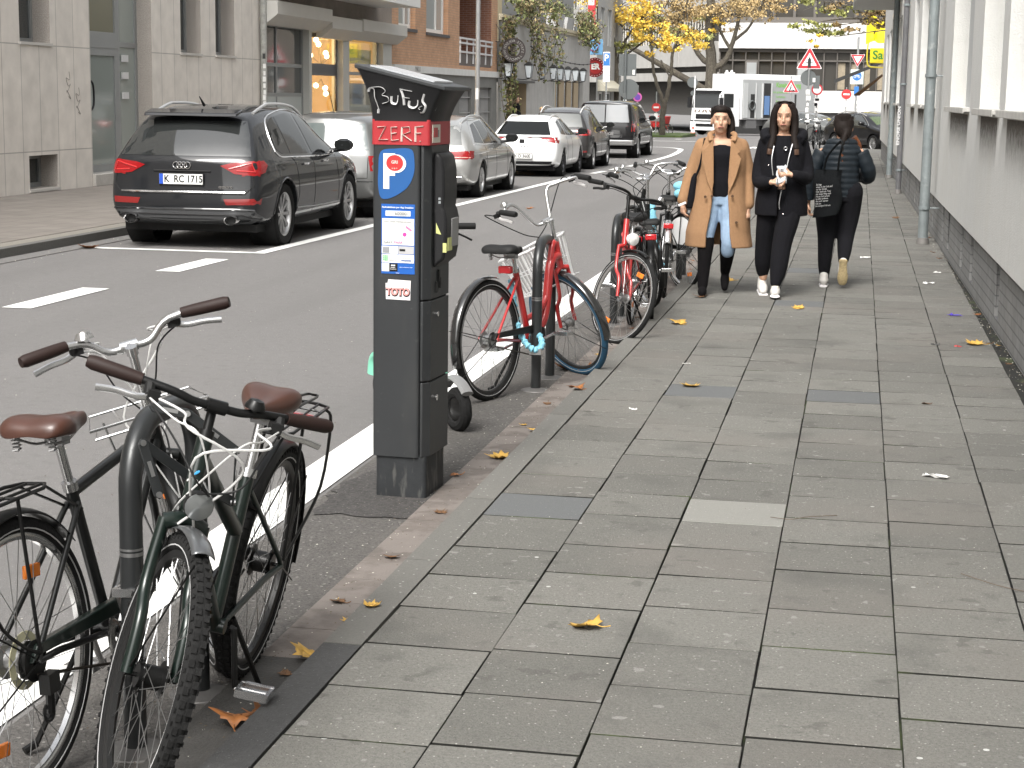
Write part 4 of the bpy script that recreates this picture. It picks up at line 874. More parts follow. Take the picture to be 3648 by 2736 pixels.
tree(-9.9, 121, [([(0, 0, 0), (-.1, 0, 3), (-.15, 0, 4.8), (-.3, 0, 6.5), (-.3, 0, 9)], .48, .28), ([(-.1, 0, 2.8), (-3.2, -.5, 4.5), (-5.4, -1, 5.7), (-7.3, -1, 6.7)], .26, .1), ([(-.1, 0, 4.6), (-1, 0, 5.4), (-1.9, 0, 7.2)], .22, .12), ([(0, 0, 4.4), (.8, 0, 5.0), (1.3, 0, 6.2), (1.7, 0, 8.5)], .25, .1), ([(1.1, 0, 5.8), (.4, 0, 7), (.5, 0, 8.6)], .12, .06), ([(1.2, 0, 6.2), (2.3, 0, 7.2), (3.2, 0, 9)], .12, .05)],
     [((-1.5, 0, 6.9), (1.8, 1.8, .9), 700, leafG), ((.6, 0, 8.3), (3.2, 2.5, 1.3), 2300, leafO), ((-2.6, 0, 8.0), (2, 2, 1.1), 900, leafO), ((3.6, 0, 8.7), (1.6, 1.8, .8), 600, leafO), ((.3, -.5, 7.2), (1.0, 1, .5), 260, leafY)], 'thick trunked tree with a long leaning limb behind the truck', 13, lsize=.2)
tree(4.2, 84, [([(0, 0, 0), (-.1, 0, 3), (-.4, 0, 5)], .2, .14), ([(-.3, 0, 4.6), (-2.2, 0, 5.5), (-4.6, 0, 5.75), (-6.2, 0, 5.6)], .1, .02), ([(-1.5, 0, 5.3), (-3.4, -.2, 5.2), (-5.6, -.3, 4.9)], .05, .012), ([(-2.6, 0, 5.6), (-4.4, .2, 6.2), (-6.6, .2, 6.6)], .05, .015), ([(-3.6, 0, 5.7), (-5, .1, 5.5), (-6.7, .1, 5.25)], .03, .01), ([(-4.2, 0, 6.2), (-5.6, 0, 6.5), (-7.0, 0, 6.1)], .03, .01)],
     [((-5.4, 0, 6.2), (1.9, 1, .7), 520, leafG), ((-5.8, 0, 5.3), (1.5, .8, .5), 300, leafG), ((-3.7, 0, 6.0), (1.9, 1, .7), 520, leafO), ((-6.3, -.2, 4.75), (.5, .5, .25), 60, leafY), ((-4.0, 0, 5.3), (1.5, .8, .4), 170, leafO), ((0, 0, 7.5), (3.2, 3, 1.8), 1500, leafO)], 'thin branched tree reaching in from the right above the signs, few leaves left', 14, lsize=.2)
# ------------------------------------------------------------ vehicles
def lerp(a, b, t): return a + (b - a) * t
def itp(tab, x):
    if x <= tab[0][0]: return tab[0][1:]
    for i in range(len(tab) - 1):
        if x <= tab[i + 1][0]:
            t = (x - tab[i][0]) / (tab[i + 1][0] - tab[i][0]); return tuple(lerp(p, q, t) for p, q in zip(tab[i][1:], tab[i + 1][1:]))
    return tab[-1][1:]
blackgl = mat('car_glass', (.007, .008, .008), .04, spec=.38)
rubber = mat('tyre_rubber', (.012, .012, .012), .9, spec=.25, var=.2, vscale=30, bump=.3, bscale=120)
alloy = mat('alloy_rim', (.5, .5, .5), .35, metal=.8); darkplast = mat('dark_plastic', (.014, .014, .015), .55, spec=.3)
chrome = mat('chrome', (.75, .75, .75), .15, metal=1.); gapm = mat('panel_gap', (.004, .004, .004), .8)
redl = mat('tail_lamp_red', (.26, .006, .008), .18, coat=.3); plate_w = mat('plate_white', (.78, .78, .76), .4)
LEVEL = 2
class Car:
    def __init__(c, name, loc, rz, label, L, W, roof, rear, front, zb, zbelt, paint, R=.34, wx=(.85, 3.6), cat='car', group='cars parked along the far kerb', tint=None, plan=None, rimn=10, rimm=None, level=LEVEL, archpad=.05, tyrew=.24, rimr=.68):
        c.t = thing(name, loc, rz, label, cat, group); c.L, c.W = L, W; c.paint = paint
        plan = plan or [(0, .90), (.12, .95), (.5, 1.), (L - 1.0, 1.), (L - .35, .93), (L, .78)]
        xs = sorted({0, .1, .3, L - .1, L - .35} | {p[0] for p in roof} | {w_ + s_ * R * 1.15 for w_ in wx for s_ in (-1, 1)}); xs = [x for x in xs if 0 <= x <= L]
        q = [xs[0]]
        for x in xs[1:]:
            if x - q[-1] > .06: q.append(x)
        q[-1] = L; xs = q
        def ring(x):
            zt, wr = itp(roof, x); pw = itp(plan, x)[0] * W / 2; zB = min(zbelt if not callable(zbelt) else zbelt(x), zt - .1)
            zb_ = zb + (.07 if x < .2 or x > L - .2 else 0)
            wb = pw - .05; wr = min(wr, wb - .02)
            pts = [(0, zb_), (pw * .72, zb_), (pw - .05, zb_ + .03), (pw - .005, lerp(zb_, zB, .30)), (pw, lerp(zb_, zB, .58)), (pw - .012, zB - .11), (pw - .03, zB - .05), (wb, zB), (lerp(wb, wr, .48) + .012, lerp(zB, zt, .48)), (wr + .045, zt - .10), (wr - .02, zt - .03), (wr * .62, zt - .004), (0, zt + .012)]
            wR = max(0., 1 - x / 1.3) ; wF = max(0., 1 - (L - x) / 1.3)
            return [(x + itp(rear, z)[0] * wR ** 1.0 - itp(front, z)[0] * wF, y, z) for y, z in pts]
        rows = [ring(x) for x in xs]; n = len(rows[0]); b = MB()
        full = [[Vector(p) for p in r] + [Vector((p[0], -p[1], p[2])) for p in r[-2:0:-1]] for r in rows]
        m = len(full[0]); b.grid(full, closed=True)
        for (ri, sg) in ((0, -1), (len(rows) - 1, 1)):     # end caps: horizontal strips
            base = ri * m; r = rows[ri]; o = len(b.v); cols = []
            for i in range(1, n - 1):
                x, y, z = r[i]; bow = .07 if sg < 0 else .12
                cols.append([Vector((x + sg * bow * (1 - (k / 2) ** 2), y * k / 2, z)) for k in (1, 0, -1)])
            vs = [p for cc in cols for p in cc]; b.v += vs
            def idx(i, k):  # k 0..4 from right(+y) to left
                if i == 0: return base + (1 if k == 0 else 0 if k in (1, 2, 3) else m - 1)
                if k == 0: return base + i
                if k == 4: return base + (m - i)
                return o + (i - 1) * 3 + (k - 1)
            # bottom row: join point 0 to first strip
            for i in range(1, n - 2):
                for k in range(4):
                    b.f.append((idx(i, k), idx(i, k + 1), idx(i + 1, k + 1), idx(i + 1, k))); b.mi.append(0)
            i = 1; b.f.append((base, idx(1, 0), idx(1, 1), idx(1, 2))); b.f.append((base, idx(1, 2), idx(1, 3), idx(1, 4))); b.mi += [0, 0]
            i = n - 2; tp = base + n - 1; b.f.append((tp, idx(i, 2), idx(i, 1), idx(i, 0))); b.f.append((tp, idx(i, 4), idx(i, 3), idx(i, 2))); b.mi += [0, 0]
        o = b.build('body', [paint, darkplast], None, smooth=0)
        s_ = o.modifiers.new('s', 'SUBSURF'); s_.levels = level; s_.render_levels = level
        cut = MB()
        for w_ in wx:
            for sg in (-1, 1): cut.tube([(w_, sg * (W / 2 - .36), R), (w_, sg * (W / 2 + .2), R)], R + archpad, 40)
        bake(o)
        co = cut.build('cut', [paint], None, smooth=0); bm_ = o.modifiers.new('b', 'BOOLEAN'); bm_.object = co; bm_.operation = 'DIFFERENCE'; bm_.solver = 'EXACT'
        bake(o, 32); bpy.data.objects.remove(co); o.parent = c.t; c.body = o
        bm = bmesh.new(); bm.from_mesh(o.data); c.bvh = BVHTree.FromBMesh(bm); bm.free()
        c.rear, c.front, c.R, c.wx, c.zb = rear, front, R, wx, zb
        for w_ in wx:
            for sg in (-1, 1):
                q = MB(); y0, y1 = sorted((sg * (W / 2 - .36), sg * (W / 2 - .035))); RR = R + archpad - .006
                q.tube([(w_, y0 + .004, R), (w_, y1, R)], RR, 32, caps=False); q.prism([(w_ + RR * math.cos(a * .3927), R + RR * math.sin(a * .3927)) for a in range(16)], y0 + .004 if sg > 0 else y1 - .0 - (y1 - y0) * 0 - (y1 - y0) * 0 - .0 if False else (y0 + .006 if sg > 0 else y1 * 0 + y1 - (y1 - y0) + (y1 - y0) - .0), 0, 'xz') if False else None
                q.build('wheel_well', gapm, c.t)
                c.wheel(w_, sg, R, tyrew, rimn, rimm or alloy, rimr)
        # dark underside
        q = MB(); q.bx(.25, L - .3, -W / 2 + .16, W / 2 - .16, zb - .05, zb + .04); q.build('underbody', gapm, c.t)
    def wheel(c, x, sg, R, tw, n, rm, rimr):
        y = sg * (c.W / 2 - .02 - tw / 2); q = MB(); h = tw / 2; rr = R * rimr
        q.lathe([(rr, -h * .8), (R * .86, -h), (R * .96, -h * .93), (R, -h * .7), (R, h * .7), (R * .96, h * .93), (R * .86, h), (rr, h * .8)], 40, 'y', (x, y, R))
        w_ = q.build('wheel', rubber, c.t, smooth=40); w_['label'] = 'wheel'; del w_['label']
        q = MB(); yo = sg * h * .78; s1 = sg
        q.lathe([(rr, -h * .8), (rr * .93, -h * .5), (rr * .9, h * .5 * 1), (rr * .96, h * .78), (rr + .004, h * .84)] if sg > 0 else [(rr, h * .8), (rr * .93, h * .5), (rr * .9, -h * .5), (rr * .96, -h * .78), (rr + .004, -h * .84)], 36, 'y', (x, y, R))
        q.lathe([(0, sg * h * .55), (R * .13, sg * h * .55), (R * .15, sg * h * .3), (R * .16, 0)], 16, 'y', (x, y, R))
        for k in range(n):
            a = 2 * math.pi * k / n; d_ = Vector((math.cos(a), 0, math.sin(a))); u = Vector((-math.sin(a), 0, math.cos(a))); c0 = Vector((x, y, R))
            w0 = rr * (.5 if n <= 7 else .3) / n * 2.2; w1 = w0 * 1.25
            A = [c0 + d_ * R * .1 + u * (s_ * w0) + Vector((0, sg * (h * .5 + dy), 0)) for dy in (0, -.03) for s_ in (-1, 1)]
            Bq = [c0 + d_ * rr * .95 + u * (s_ * w1) + Vector((0, sg * (h * .66 + dy), 0)) for dy in (0, -.04) for s_ in (-1, 1)]
            q.add(A + Bq, [(0, 1, 5, 4), (2, 6, 7, 3), (0, 4, 6, 2), (1, 3, 7, 5), (4, 5, 7, 6), (0, 2, 3, 1)])
        r_ = q.build('rim', rm, w_, smooth=35)
        q = MB(); q.lathe([(0, sg * h * .05), (rr * .91, sg * h * .05)], 24, 'y', (x, y, R)); q.build('brake_disc', mat('brake_dark', (.03, .03, .03), .6, metal=.5), w_)
    def proj(c, u, v, axis, off=.003, sg=-1):
        if axis == 'side': o = Vector((u, sg * 3, v)); d = Vector((0, -sg, 0))
        elif axis == 'rear': o = Vector((-3, u, v)); d = Vector((1, 0, 0))
        elif axis == 'front': o = Vector((c.L + 3, u, v)); d = Vector((-1, 0, 0))
        else: o = Vector((u, v, 4)); d = Vector((0, 0, -1))
        h, nn, _, _ = c.bvh.ray_cast(o, d)
        if h is None:
            h, nn, _, _ = c.bvh.find_nearest(o + d * 2.2)
        if nn.dot(d) > 0: nn = -nn
        return h + nn * off, nn
    def patch(c, poly, axis, name, m, off=.004, sg=-1, step=.06, parent=None, th=0.):
        P = [Vector(p) for p in poly]; bd = []
        for i in range(len(P)):
            a, b_ = P[i], P[(i + 1) % len(P)]; k = max(1, int((b_ - a).length / step))
            bd += [a.lerp(b_, j / k) for j in range(k)]
        n = len(bd); xs = [p.x for p in bd]; ys = [p.y for p in bd]; inner = []
        def inside(p):
            r = False
            for i in range(n):
                a, b_ = bd[i], bd[i - 1]
                if (a.y > p.y) != (b_.y > p.y) and p.x < (b_.x - a.x) * (p.y - a.y) / (b_.y - a.y) + a.x: r = not r
            return r
        i = min(xs) + step / 2
        while i < max(xs):
            j = min(ys) + step / 2
            while j < max(ys):
                p = Vector((i, j))
                if inside(p) and min((p - q).length for q in bd) > step * .4: inner.append(p)
                j += step
            i += step
        r = delaunay_2d_cdt(bd + inner, [(i, (i + 1) % n) for i in range(n)], [], 1, 1e-6)
        vs = []; ns = []
        for p in r[0]:
            h, nn = c.proj(p.x, p.y, axis, off, sg); vs.append(h); ns.append(nn)
        fs = []
        for f in r[2]:
            f = tuple(f); nrm = (vs[f[1]] - vs[f[0]]).cross(vs[f[2]] - vs[f[0]])
            fs.append(f if nrm.dot(ns[f[0]]) > 0 else f[::-1])
        me = bpy.data.meshes.new(name); me.from_pydata([tuple(v) for v in vs], [], fs); me.materials.append(m)
        me.polygons.foreach_set('use_smooth', [True] * len(me.polygons))
        try: me.normals_split_custom_set_from_vertices([tuple(x) for x in ns])
        except Exception: pass
        o = bpy.data.objects.new(name, me); COL.objects.link(o); o.parent = parent or c.t
        if th: s_ = o.modifiers.new('thick', 'SOLIDIFY'); s_.thickness = th; s_.offset = 1 if True else 0
        return o
    def line(c, pts, axis, name, m, r=.0035, off=0., sg=-1, closed=False, sm=0, parent=None, flat=1.):
        if sm: pts = [tuple(p)[:2] for p in cr([(p[0], p[1], 0) for p in pts], sm, closed)]
        P = []; k = len(pts)
        for i in range(k if closed else k - 1):
            a, b_ = Vector(pts[i]), Vector(pts[(i + 1) % k]); s_ = max(1, int((b_ - a).length / .07))
            P += [a.lerp(b_, j / s_) for j in range(s_)]
        if not closed: P.append(Vector(pts[-1]))
        Q = [c.proj(p[0], p[1], axis, off, sg)[0] for p in P]; b = MB(); b.tube(Q, r, 6, closed=closed); return b.build(name, m, parent or c.t)
    def mirror_(c, x, z, m, sides=(-1, 1)):
        for sg in sides:
            b = MB(); y = sg * (c.W / 2 + .1); b.ball((x, y, z + .08), (.09, .13, .085), 14, 10); b.tube([(x + .03, sg * (c.W / 2 - .1), z), (x + .03, y, z + .03)], .03, 8); o = b.build('wing_mirror', m, c.t)
            b = MB(); b.box((x - .082, y, z + .08), (.012, .19, .11)); b.build('mirror_glass', blackgl, o)
    def handle(c, pts, m=chrome):
        for (x, z) in pts:
            for sg in (-1, 1):
                h, nn = c.proj(x, z, 'side', .025, sg); b = MB(); b.tube([h - Vector((.1, nn.y * .018, 0)), h - Vector((.07, 0, 0)), h + Vector((.07, 0, 0)), h + Vector((.1, -nn.y * .018, 0))], .014, 6); b.build('door_handle', m, c.t)
    def rail(c, x0, x1, y, m, h=.05):
        for sg in (-1, 1):
            P = []
            for i in range(13):
                x = lerp(x0, x1, i / 12); q, _ = c.proj(x, sg * y, 'top', 0.); k = min(1, 4 * min(i / 12, 1 - i / 12)); P.append(q + Vector((0, 0, .008 + h * k)))
            b = MB(); b.tube(P, .018, 8); b.build('roof_rail', m, c.t)
    def plate(c, z, txt, w_=.52, h=.115, y=0.):
        q, nn = c.proj(y, z, 'rear', .02); q2, _ = c.proj(y, z + .05, 'rear', .02); x = min(q.x, q2.x)
        b = MB(); b.box((x, y, z), (.012, w_ + .02, h + .02)); p = b.build('licence_plate', darkplast, c.t)
        b = MB(); b.box((x - .007, y, z), (.003, w_, h)); b.build('plate_face', plate_w, p)
        b = MB(); b.box((x - .0095, y + w_ / 2 - .024, z), (.002, .045, h)); b.build('plate_band', mat('plate_blue', (.02, .08, .45), .4), p)
        if txt: text('plate_lettering', txt, h * .98, Matrix(((0, 0, -1, x - .0095), (-1, 0, 0, y - .03), (0, 1, 0, z - .002), (0, 0, 0, 1))), gapm, p, bold=.0025, sx=.86)
    def word(c, txt, y, z, size, m=chrome, sx=1., bold=0.):
        q, _ = c.proj(y, z, 'rear', .006); text('badge_lettering', txt, size, Matrix(((0, 0, -1, q.x - .002), (-1, 0, 0, y), (0, 1, 0, z), (0, 0, 0, 1))), m, c.t, ext=.002, sx=sx, bold=bold)
def paintm(name, col, metal=.3, rough=.3): return mat(name, col, .5 if max(col) < .05 else rough, metal=0 if max(col) < .05 else metal, coat=1., spec=.15 if max(col) < .05 else None)
HP = math.pi / 2
# --- dark SUV -----------------------------------------------------------
pa = paintm('graphite_paint', (.009, .010, .012), .3, .28)
rearp = [(.22, .10), (.42, .0), (.62, .0), (.7, .045), (1.0, .075), (1.08, .10), (1.5, .50), (1.7, .62)]
A = Car('parked_car', (-7.23, 18.25, 0), HP + R_(.6), 'dark graphite SUV with silver roof rails parked nearest, plate lettered K RC 1715', 4.63, 1.92,
        [(0, 1.53, .60), (.3, 1.58, .62), (1.0, 1.635, .63), (1.9, 1.64, .63), (2.55, 1.58, .61), (3.0, 1.36, .62), (3.42, 1.12, .68), (4.0, 1.04, .72), (4.4, .95, .70), (4.63, .8, .6)],
        rearp, [(.2, .12), (.5, 0), (.8, .03), (1.1, .2)], .24, lambda x: 1.03 - .02 * x / 4, pa, R=.365, wx=(.93, 3.72), rimn=10, rimr=.7)
sd_ = [[(.95, 1.07), (.80, 1.13), (.78, 1.25), (.9, 1.42), (1.15, 1.50), (1.2, 1.50), (1.22, 1.07)], [(1.25, 1.07), (1.22, 1.5), (1.75, 1.545), (1.93, 1.54), (2.03, 1.06)], [(2.12, 1.06), (2.02, 1.535), (2.3, 1.5), (2.75, 1.3), (3.08, 1.1), (3.05, 1.04)]]
for sg in (-1, 1):
    for p in sd_: A.patch(p, 'side', 'side_window', blackgl, .003, sg)
    A.line([(.72, 1.1), (.74, 1.28), (.9, 1.47), (1.25, 1.545), (1.8, 1.58), (2.3, 1.54), (2.78, 1.33), (3.15, 1.08)], 'side', 'window_trim', chrome, .011, .002, sg, sm=4)
    A.line([(.72, 1.1), (.85, 1.04), (1.2, 1.03), (2.1, 1.015), (3.12, 1.02)], 'side', 'window_trim', chrome, .011, .002, sg, sm=3)
    A.line([(1.28, .36), (1.42, .6), (1.34, .95), (1.24, 1.02)], 'side', 'panel_gap', gapm, .004, 0, sg, sm=4)
    A.line([(2.05, .34), (2.08, .7), (2.07, 1.01)], 'side', 'panel_gap', gapm, .004, 0, sg)
    A.line([(3.15, .34), (3.13, .7), (3.05, 1.0)], 'side', 'panel_gap', gapm, .004, 0, sg)
    A.line([(1.38, .42), (2.1, .40), (3.2, .40)], 'side', 'sill_trim', mat('satin_trim', (.35, .35, .35), .4, metal=.7), .008, .004, sg)
    # arch lip
    for wx in (.93, 3.72):
        A.line([(wx + .43 * math.cos(R_(a)), .365 + .43 * math.sin(R_(a))) for a in range(-8, 189, 14)], 'side', 'arch_trim', pa, .011, .0, sg)
    A.patch([(.03, .82), (.3, .85), (.45, .93), (.4, 1.0), (.03, .995)][:0] or [(.045, .84), (.25, .88), (.34, .96), (.28, 1.015), (.07, 1.0)], 'side', 'tail_lamp', redl, .006, sg)
A.patch([(-.78, 1.06), (.78, 1.06), (.70, 1.30), (.62, 1.455), (-.62, 1.455), (-.70, 1.30)], 'rear', 'rear_window', mat('rear_window_glass', (.022, .024, .024), .04, spec=1., coat=.5), .004)
for s_ in (-1, 1):
    A.patch([(s_ * .45, .955), (s_ * .56, .985), (s_ * .86, 1.015), (s_ * .885, .84), (s_ * .62, .865)], 'rear', 'tail_lamp', redl, .008)
    A.line([(s_ * .55, .92), (s_ * .8, .985), (s_ * .84, .89), (s_ * .64, .9)], 'rear', 'lamp_strip', mat('lamp_bright_red', (.5, .03, .03), .15, coat=.5), .01, .008)
    A.patch([(s_ * .5, .58), (s_ * .9, .59), (s_ * .89, .52), (s_ * .53, .515)], 'rear', 'reflector', mat('reflector_red', (.2, .01, .01), .2, coat=1.), .006)
    b = MB(); b.M = Matrix.Translation((-.06, s_ * .60, .345)) @ Matrix.Diagonal((1, 1.25, .85, 1)); b.lathe([(.045, .08), (.05, -.02), (.06, -.04), (.066, -.02), (.066, .08)], 24, 'x'); e_ = b.build('exhaust_pipe', chrome, A.t)
    b = MB(); b.M = Matrix.Translation((-.06, s_ * .60, .345)) @ Matrix.Diagonal((1, 1.25, .85, 1)); b.lathe([(0, .03), (.047, .03)], 20, 'x'); b.build('exhaust_bore', gapm, e_)
A.patch([(-.84, .46), (-.66, .475), (.66, .475), (.84, .46), (.88, .36), (.7, .27), (-.7, .27), (-.88, .36)], 'rear', 'diffuser', mat('diffuser_grey', (.06, .062, .065), .45), .006)
A.line([(-.84, .455), (-.64, .465), (.64, .465), (.84, .455), (.9, .34)], 'rear', 'diffuser_edge', pa, .014, .006)
A.line([(-.86, .35), (-.7, .40), (.7, .40), (.86, .35)], 'rear', 'diffuser_edge', darkplast, .012, .004)
A.line([(-.74, .655), (.74, .655)], 'rear', 'chrome_strip', chrome, .011, .006)
A.line([(-.80, .9), (-.84, .74), (-.74, .635), (.74, .635), (.84, .74), (.80, .9)], 'rear', 'panel_gap', gapm, .006, 0)
A.line([(-.34, .89), (.34, .89)], 'rear', 'tailgate_grip', gapm, .014, 0.)
A.plate(.80, 'K  RC 1715')
q, _ = A.proj(0, .955, 'rear', .012)
b = MB()
for i in range(4): b.ring((q.x - .002, -.0675 + .045 * i * 1.0, .955), .037, .0058, 'x', 24, 6)
b.build('badge', chrome, A.t)
A.word('quattro', -.52, .72, .055, chrome, 1.)
b = MB(); b.prism([(.27, 1.505), (.5, 1.55), (.5, 1.59), (.3, 1.545)], -.56, .56, 'xz'); b.build('spoiler', pa, A.t, bevel=.01)
b = MB(); b.tube([(.1, -.02, 1.08), (.11, .0, 1.10), (.14, .28, 1.105)], .011, 6); b.ball((.1, 0, 1.09), .025, 8, 6); b.tube([(.12, -.28, 1.1), (.12, .28, 1.11)], .008, 5); b.build('wiper', darkplast, A.t)
A.rail(.75, 2.75, .6, mat('silver_rail', (.7, .7, .7), .3, metal=.8)); A.handle([(1.72, .93), (2.55, .94)]); A.mirror_(3.0, 1.05, pa)
b = MB(); b.tube([(.75, 0, 1.63), (.6, 0, 1.73)], .012, 6, radii=[.02, .005]); b.build('antenna', darkplast, A.t)
b = MB(); b.box((1.3, 0, 1.25), (.0, 0, 0)) if 0 else None
A.patch([(3.42, -.62), (2.62, -.56), (2.62, .56), (3.42, .62)], 'top', 'windscreen', blackgl, .003)
# --- silver hatch/MPV ----------------------------------------------------
ps = paintm('silver_paint', (.16, .163, .16), .5, .3)
M_ = Car('parked_car', (-7.2, 23.35, 0), HP, 'silver compact car parked in front of the dark SUV, partly behind the parking meter', 4.0, 1.7,
         [(0, 1.46, .56), (.3, 1.52, .57), (1.2, 1.55, .58), (2.0, 1.5, .56), (2.9, 1.08, .62), (3.5, .98, .64), (4.0, .7, .5)], [(.2, .1), (.42, 0), (.65, .02), (.95, .07), (1.5, .3)], [(.3, 0), (.8, .05), (1.1, .2)], .22, .96, ps, R=.31, wx=(.7, 3.2), rimn=7)
for sg in (-1, 1):
    for p in ([(.55, 1.02), (.6, 1.35), (1.2, 1.42), (1.25, 1.0)], [(1.32, 1.0), (1.3, 1.42), (1.9, 1.38), (2.6, 1.05), (2.55, .99)]): M_.patch(p, 'side', 'side_window', blackgl, .003, sg)
M_.patch([(-.66, 1.0), (.66, 1.0), (.56, 1.38), (-.56, 1.38)], 'rear', 'rear_window', mat('green_tint_glass', (.11, .13, .128), .05, spec=1., coat=.5), .004)
for s_ in (-1, 1): M_.patch([(s_ * .66, .92), (s_ * .80, .92), (s_ * .8, .68), (s_ * .7, .70)], 'rear', 'tail_lamp', redl, .006)
M_.line([(-.66, .9), (-.66, .6), (.66, .6), (.66, .9)], 'rear', 'panel_gap', gapm, .005, 0); M_.line([(-.8, .55), (.8, .55)], 'rear', 'panel_gap', gapm, .007, 0)
M_.word('Versofix', -.35, .8, .06); b = MB(); b.tube([(.1, .1, 1.02), (.08, .0, 1.03), (.12, -.3, 1.16)], .012, 6); b.build('wiper', darkplast, M_.t)
b = MB(); b.tube([(.55, 0, 1.53), (.3, .0, 1.85)], .006, 5); b.build('antenna', darkplast, M_.t); M_.mirror_(2.55, 1.0, ps); M_.plate(.5, '')
M_.patch([(2.85, -.55), (2.1, -.5), (2.1, .5), (2.85, .55)], 'top', 'windscreen', blackgl, .003)
# --- silver estate -------------------------------------------------------
pe = paintm('silver_grey_paint', (.36, .36, .35), .5, .3)
P_ = Car('parked_car', (-7.05, 28.5, 0), HP + R_(-.3), 'silver estate car parked behind the parking meter with red tail lamps', 4.77, 1.83,
         [(0, 1.36, .54), (.35, 1.42, .56), (1.2, 1.49, .58), (2.2, 1.5, .58), (2.8, 1.38, .57), (3.6, 1.02, .64), (4.3, .9, .66), (4.77, .65, .5)], [(.2, .12), (.42, 0), (.62, .0), (.9, .06), (1.4, .42)], [(.3, 0), (.7, .05), (1., .2)], .2, lambda x: .93 - .01 * x, pe, R=.325, wx=(.95, 3.74), rimn=5)
for sg in (-1, 1):
    for p in ([(.62, 1.02), (.95, 1.33), (1.2, 1.37), (1.25, .99)], [(1.32, .99), (1.28, 1.38), (1.9, 1.41), (2.1, .98)], [(2.17, .98), (1.98, 1.41), (2.4, 1.39), (3.15, 1.03), (3.1, .97)]): P_.patch(p, 'side', 'side_window', blackgl, .003, sg)
    P_.line([(.5, .985), (1.2, .965), (3.25, .955)], 'side', 'window_trim', chrome, .009, .002, sg); P_.line([(.5, .99), (.9, 1.37), (1.3, 1.41), (2.0, 1.44), (2.45, 1.42), (3.25, .99)], 'side', 'window_trim', chrome, .009, .002, sg, sm=3)
    for x in (1.28, 2.12, 3.2): P_.line([(x + .03, .3), (x, .95)], 'side', 'panel_gap', gapm, .004, 0, sg)
    P_.line([(.3, .8), (1.5, .84), (3.6, .82)], 'side', 'crease', pe, .006, .0, sg); P_.patch([(.07, .88), (.3, .87), (.26, .74), (.05, .73)], 'side', 'tail_lamp', redl, .006, sg)
P_.patch([(-.68, .98), (.68, .98), (.58, 1.32), (-.58, 1.32)], 'rear', 'rear_window', mat('rear_glass_grey', (.12, .125, .12), .05, spec=1., coat=.5), .004)
for s_ in (-1, 1):
    P_.patch([(s_ * .42, .87), (s_ * .86, .87), (s_ * .86, .72), (s_ * .45, .73)], 'rear', 'tail_lamp', redl, .007)
    P_.line([(s_ * .5, .755), (s_ * .84, .755)], 'rear', 'lamp_strip', mat('lamp_pale', (.8, .35, .3), .2), .01, .008)
P_.rail(.6, 2.7, .54, MATS['silver_rail'], .035); P_.handle([(1.75, .87), (2.6, .87)], pe); P_.mirror_(3.05, .98, darkplast); P_.line([(-.7, .4), (.7, .4)], 'rear', 'chrome_strip', chrome, .008, .005); P_.plate(.6, '')
P_.patch([(3.5, -.58), (2.85, -.52), (2.85, .52), (3.5, .58)], 'top', 'windscreen', blackgl, .003)
# --- white hatchback -----------------------------------------------------
pw = paintm('white_paint', (.76, .77, .77), .0, .35)
S_ = Car('parked_car', (-7.0, 36.9, 0), HP + R_(-.5), 'white hatchback with black plate panel and number ending 360E in the parked row', 4.37, 1.8,
         [(0, 1.37, .5), (.35, 1.41, .53), (1.1, 1.46, .56), (1.9, 1.46, .56), (2.5, 1.36, .55), (3.3, 1.0, .62), (4.0, .88, .62), (4.37, .62, .48)], [(.2, .12), (.42, 0), (.7, .02), (.9, .08), (.98, .14), (1.35, .62)], [(.3, 0), (.7, .05), (1., .2)], .2, .93, pw, R=.33, wx=(.85, 3.3), rimn=8, rimm=mat('dark_alloy', (.06, .06, .065), .35, metal=.7))
for sg in (-1, 1):
    for p in ([(.8, 1.02), (1.0, 1.3), (1.3, 1.36), (1.35, .99)], [(1.42, .99), (1.38, 1.365), (1.75, 1.37), (1.95, .98)], [(2.0, .98), (1.82, 1.37), (2.2, 1.35), (2.95, 1.02), (2.9, .97)]): S_.patch(p, 'side', 'side_window', blackgl, .003, sg)
    for x in (1.3, 1.97, 2.95): S_.line([(x + .03, .32), (x, .95)], 'side', 'panel_gap', gapm, .004, 0, sg)
    S_.patch([(.05, .93), (.32, .95), (.2, .87), (.05, .85)], 'side', 'tail_lamp', redl, .006, sg)
S_.patch([(-.66, 1.0), (.66, 1.0), (.52, 1.31), (-.52, 1.31)], 'rear', 'rear_window', blackgl, .004)
for s_ in (-1, 1): S_.patch([(s_ * .42, .93), (s_ * .84, .95), (s_ * .85, .8), (s_ * .62, .85)], 'rear', 'tail_lamp', redl, .007)
S_.line([(-.7, .945), (.7, .945)], 'rear', 'lamp_bar', gapm, .014, .0); S_.patch([(-.72, .38), (.72, .38), (.78, .3), (.66, .22), (-.66, .22), (-.78, .3)], 'rear', 'diffuser', darkplast, .006)
q, _ = S_.proj(0, .85, 'rear', .01); b = MB(); b.box((q.x, 0, .85), (.02, .12, .1)); b.build('badge', darkplast, S_.t, bevel=.01)
S_.word('C U P R A', 0, .72, .07, darkplast, 1.2); S_.plate(.5, 'K D 360E'); S_.mirror_(2.85, .98, darkplast); S_.rail(.7, 2.2, .5, pw, .02); S_.line([(-.8, .56), (-.5, .56)], 'rear', 'panel_gap', gapm, .006); S_.line([(.8, .56), (.5, .56)], 'rear', 'panel_gap', gapm, .006)
S_.patch([(3.2, -.56), (2.55, -.5), (2.55, .5), (3.2, .56)], 'top', 'windscreen', blackgl, .003)
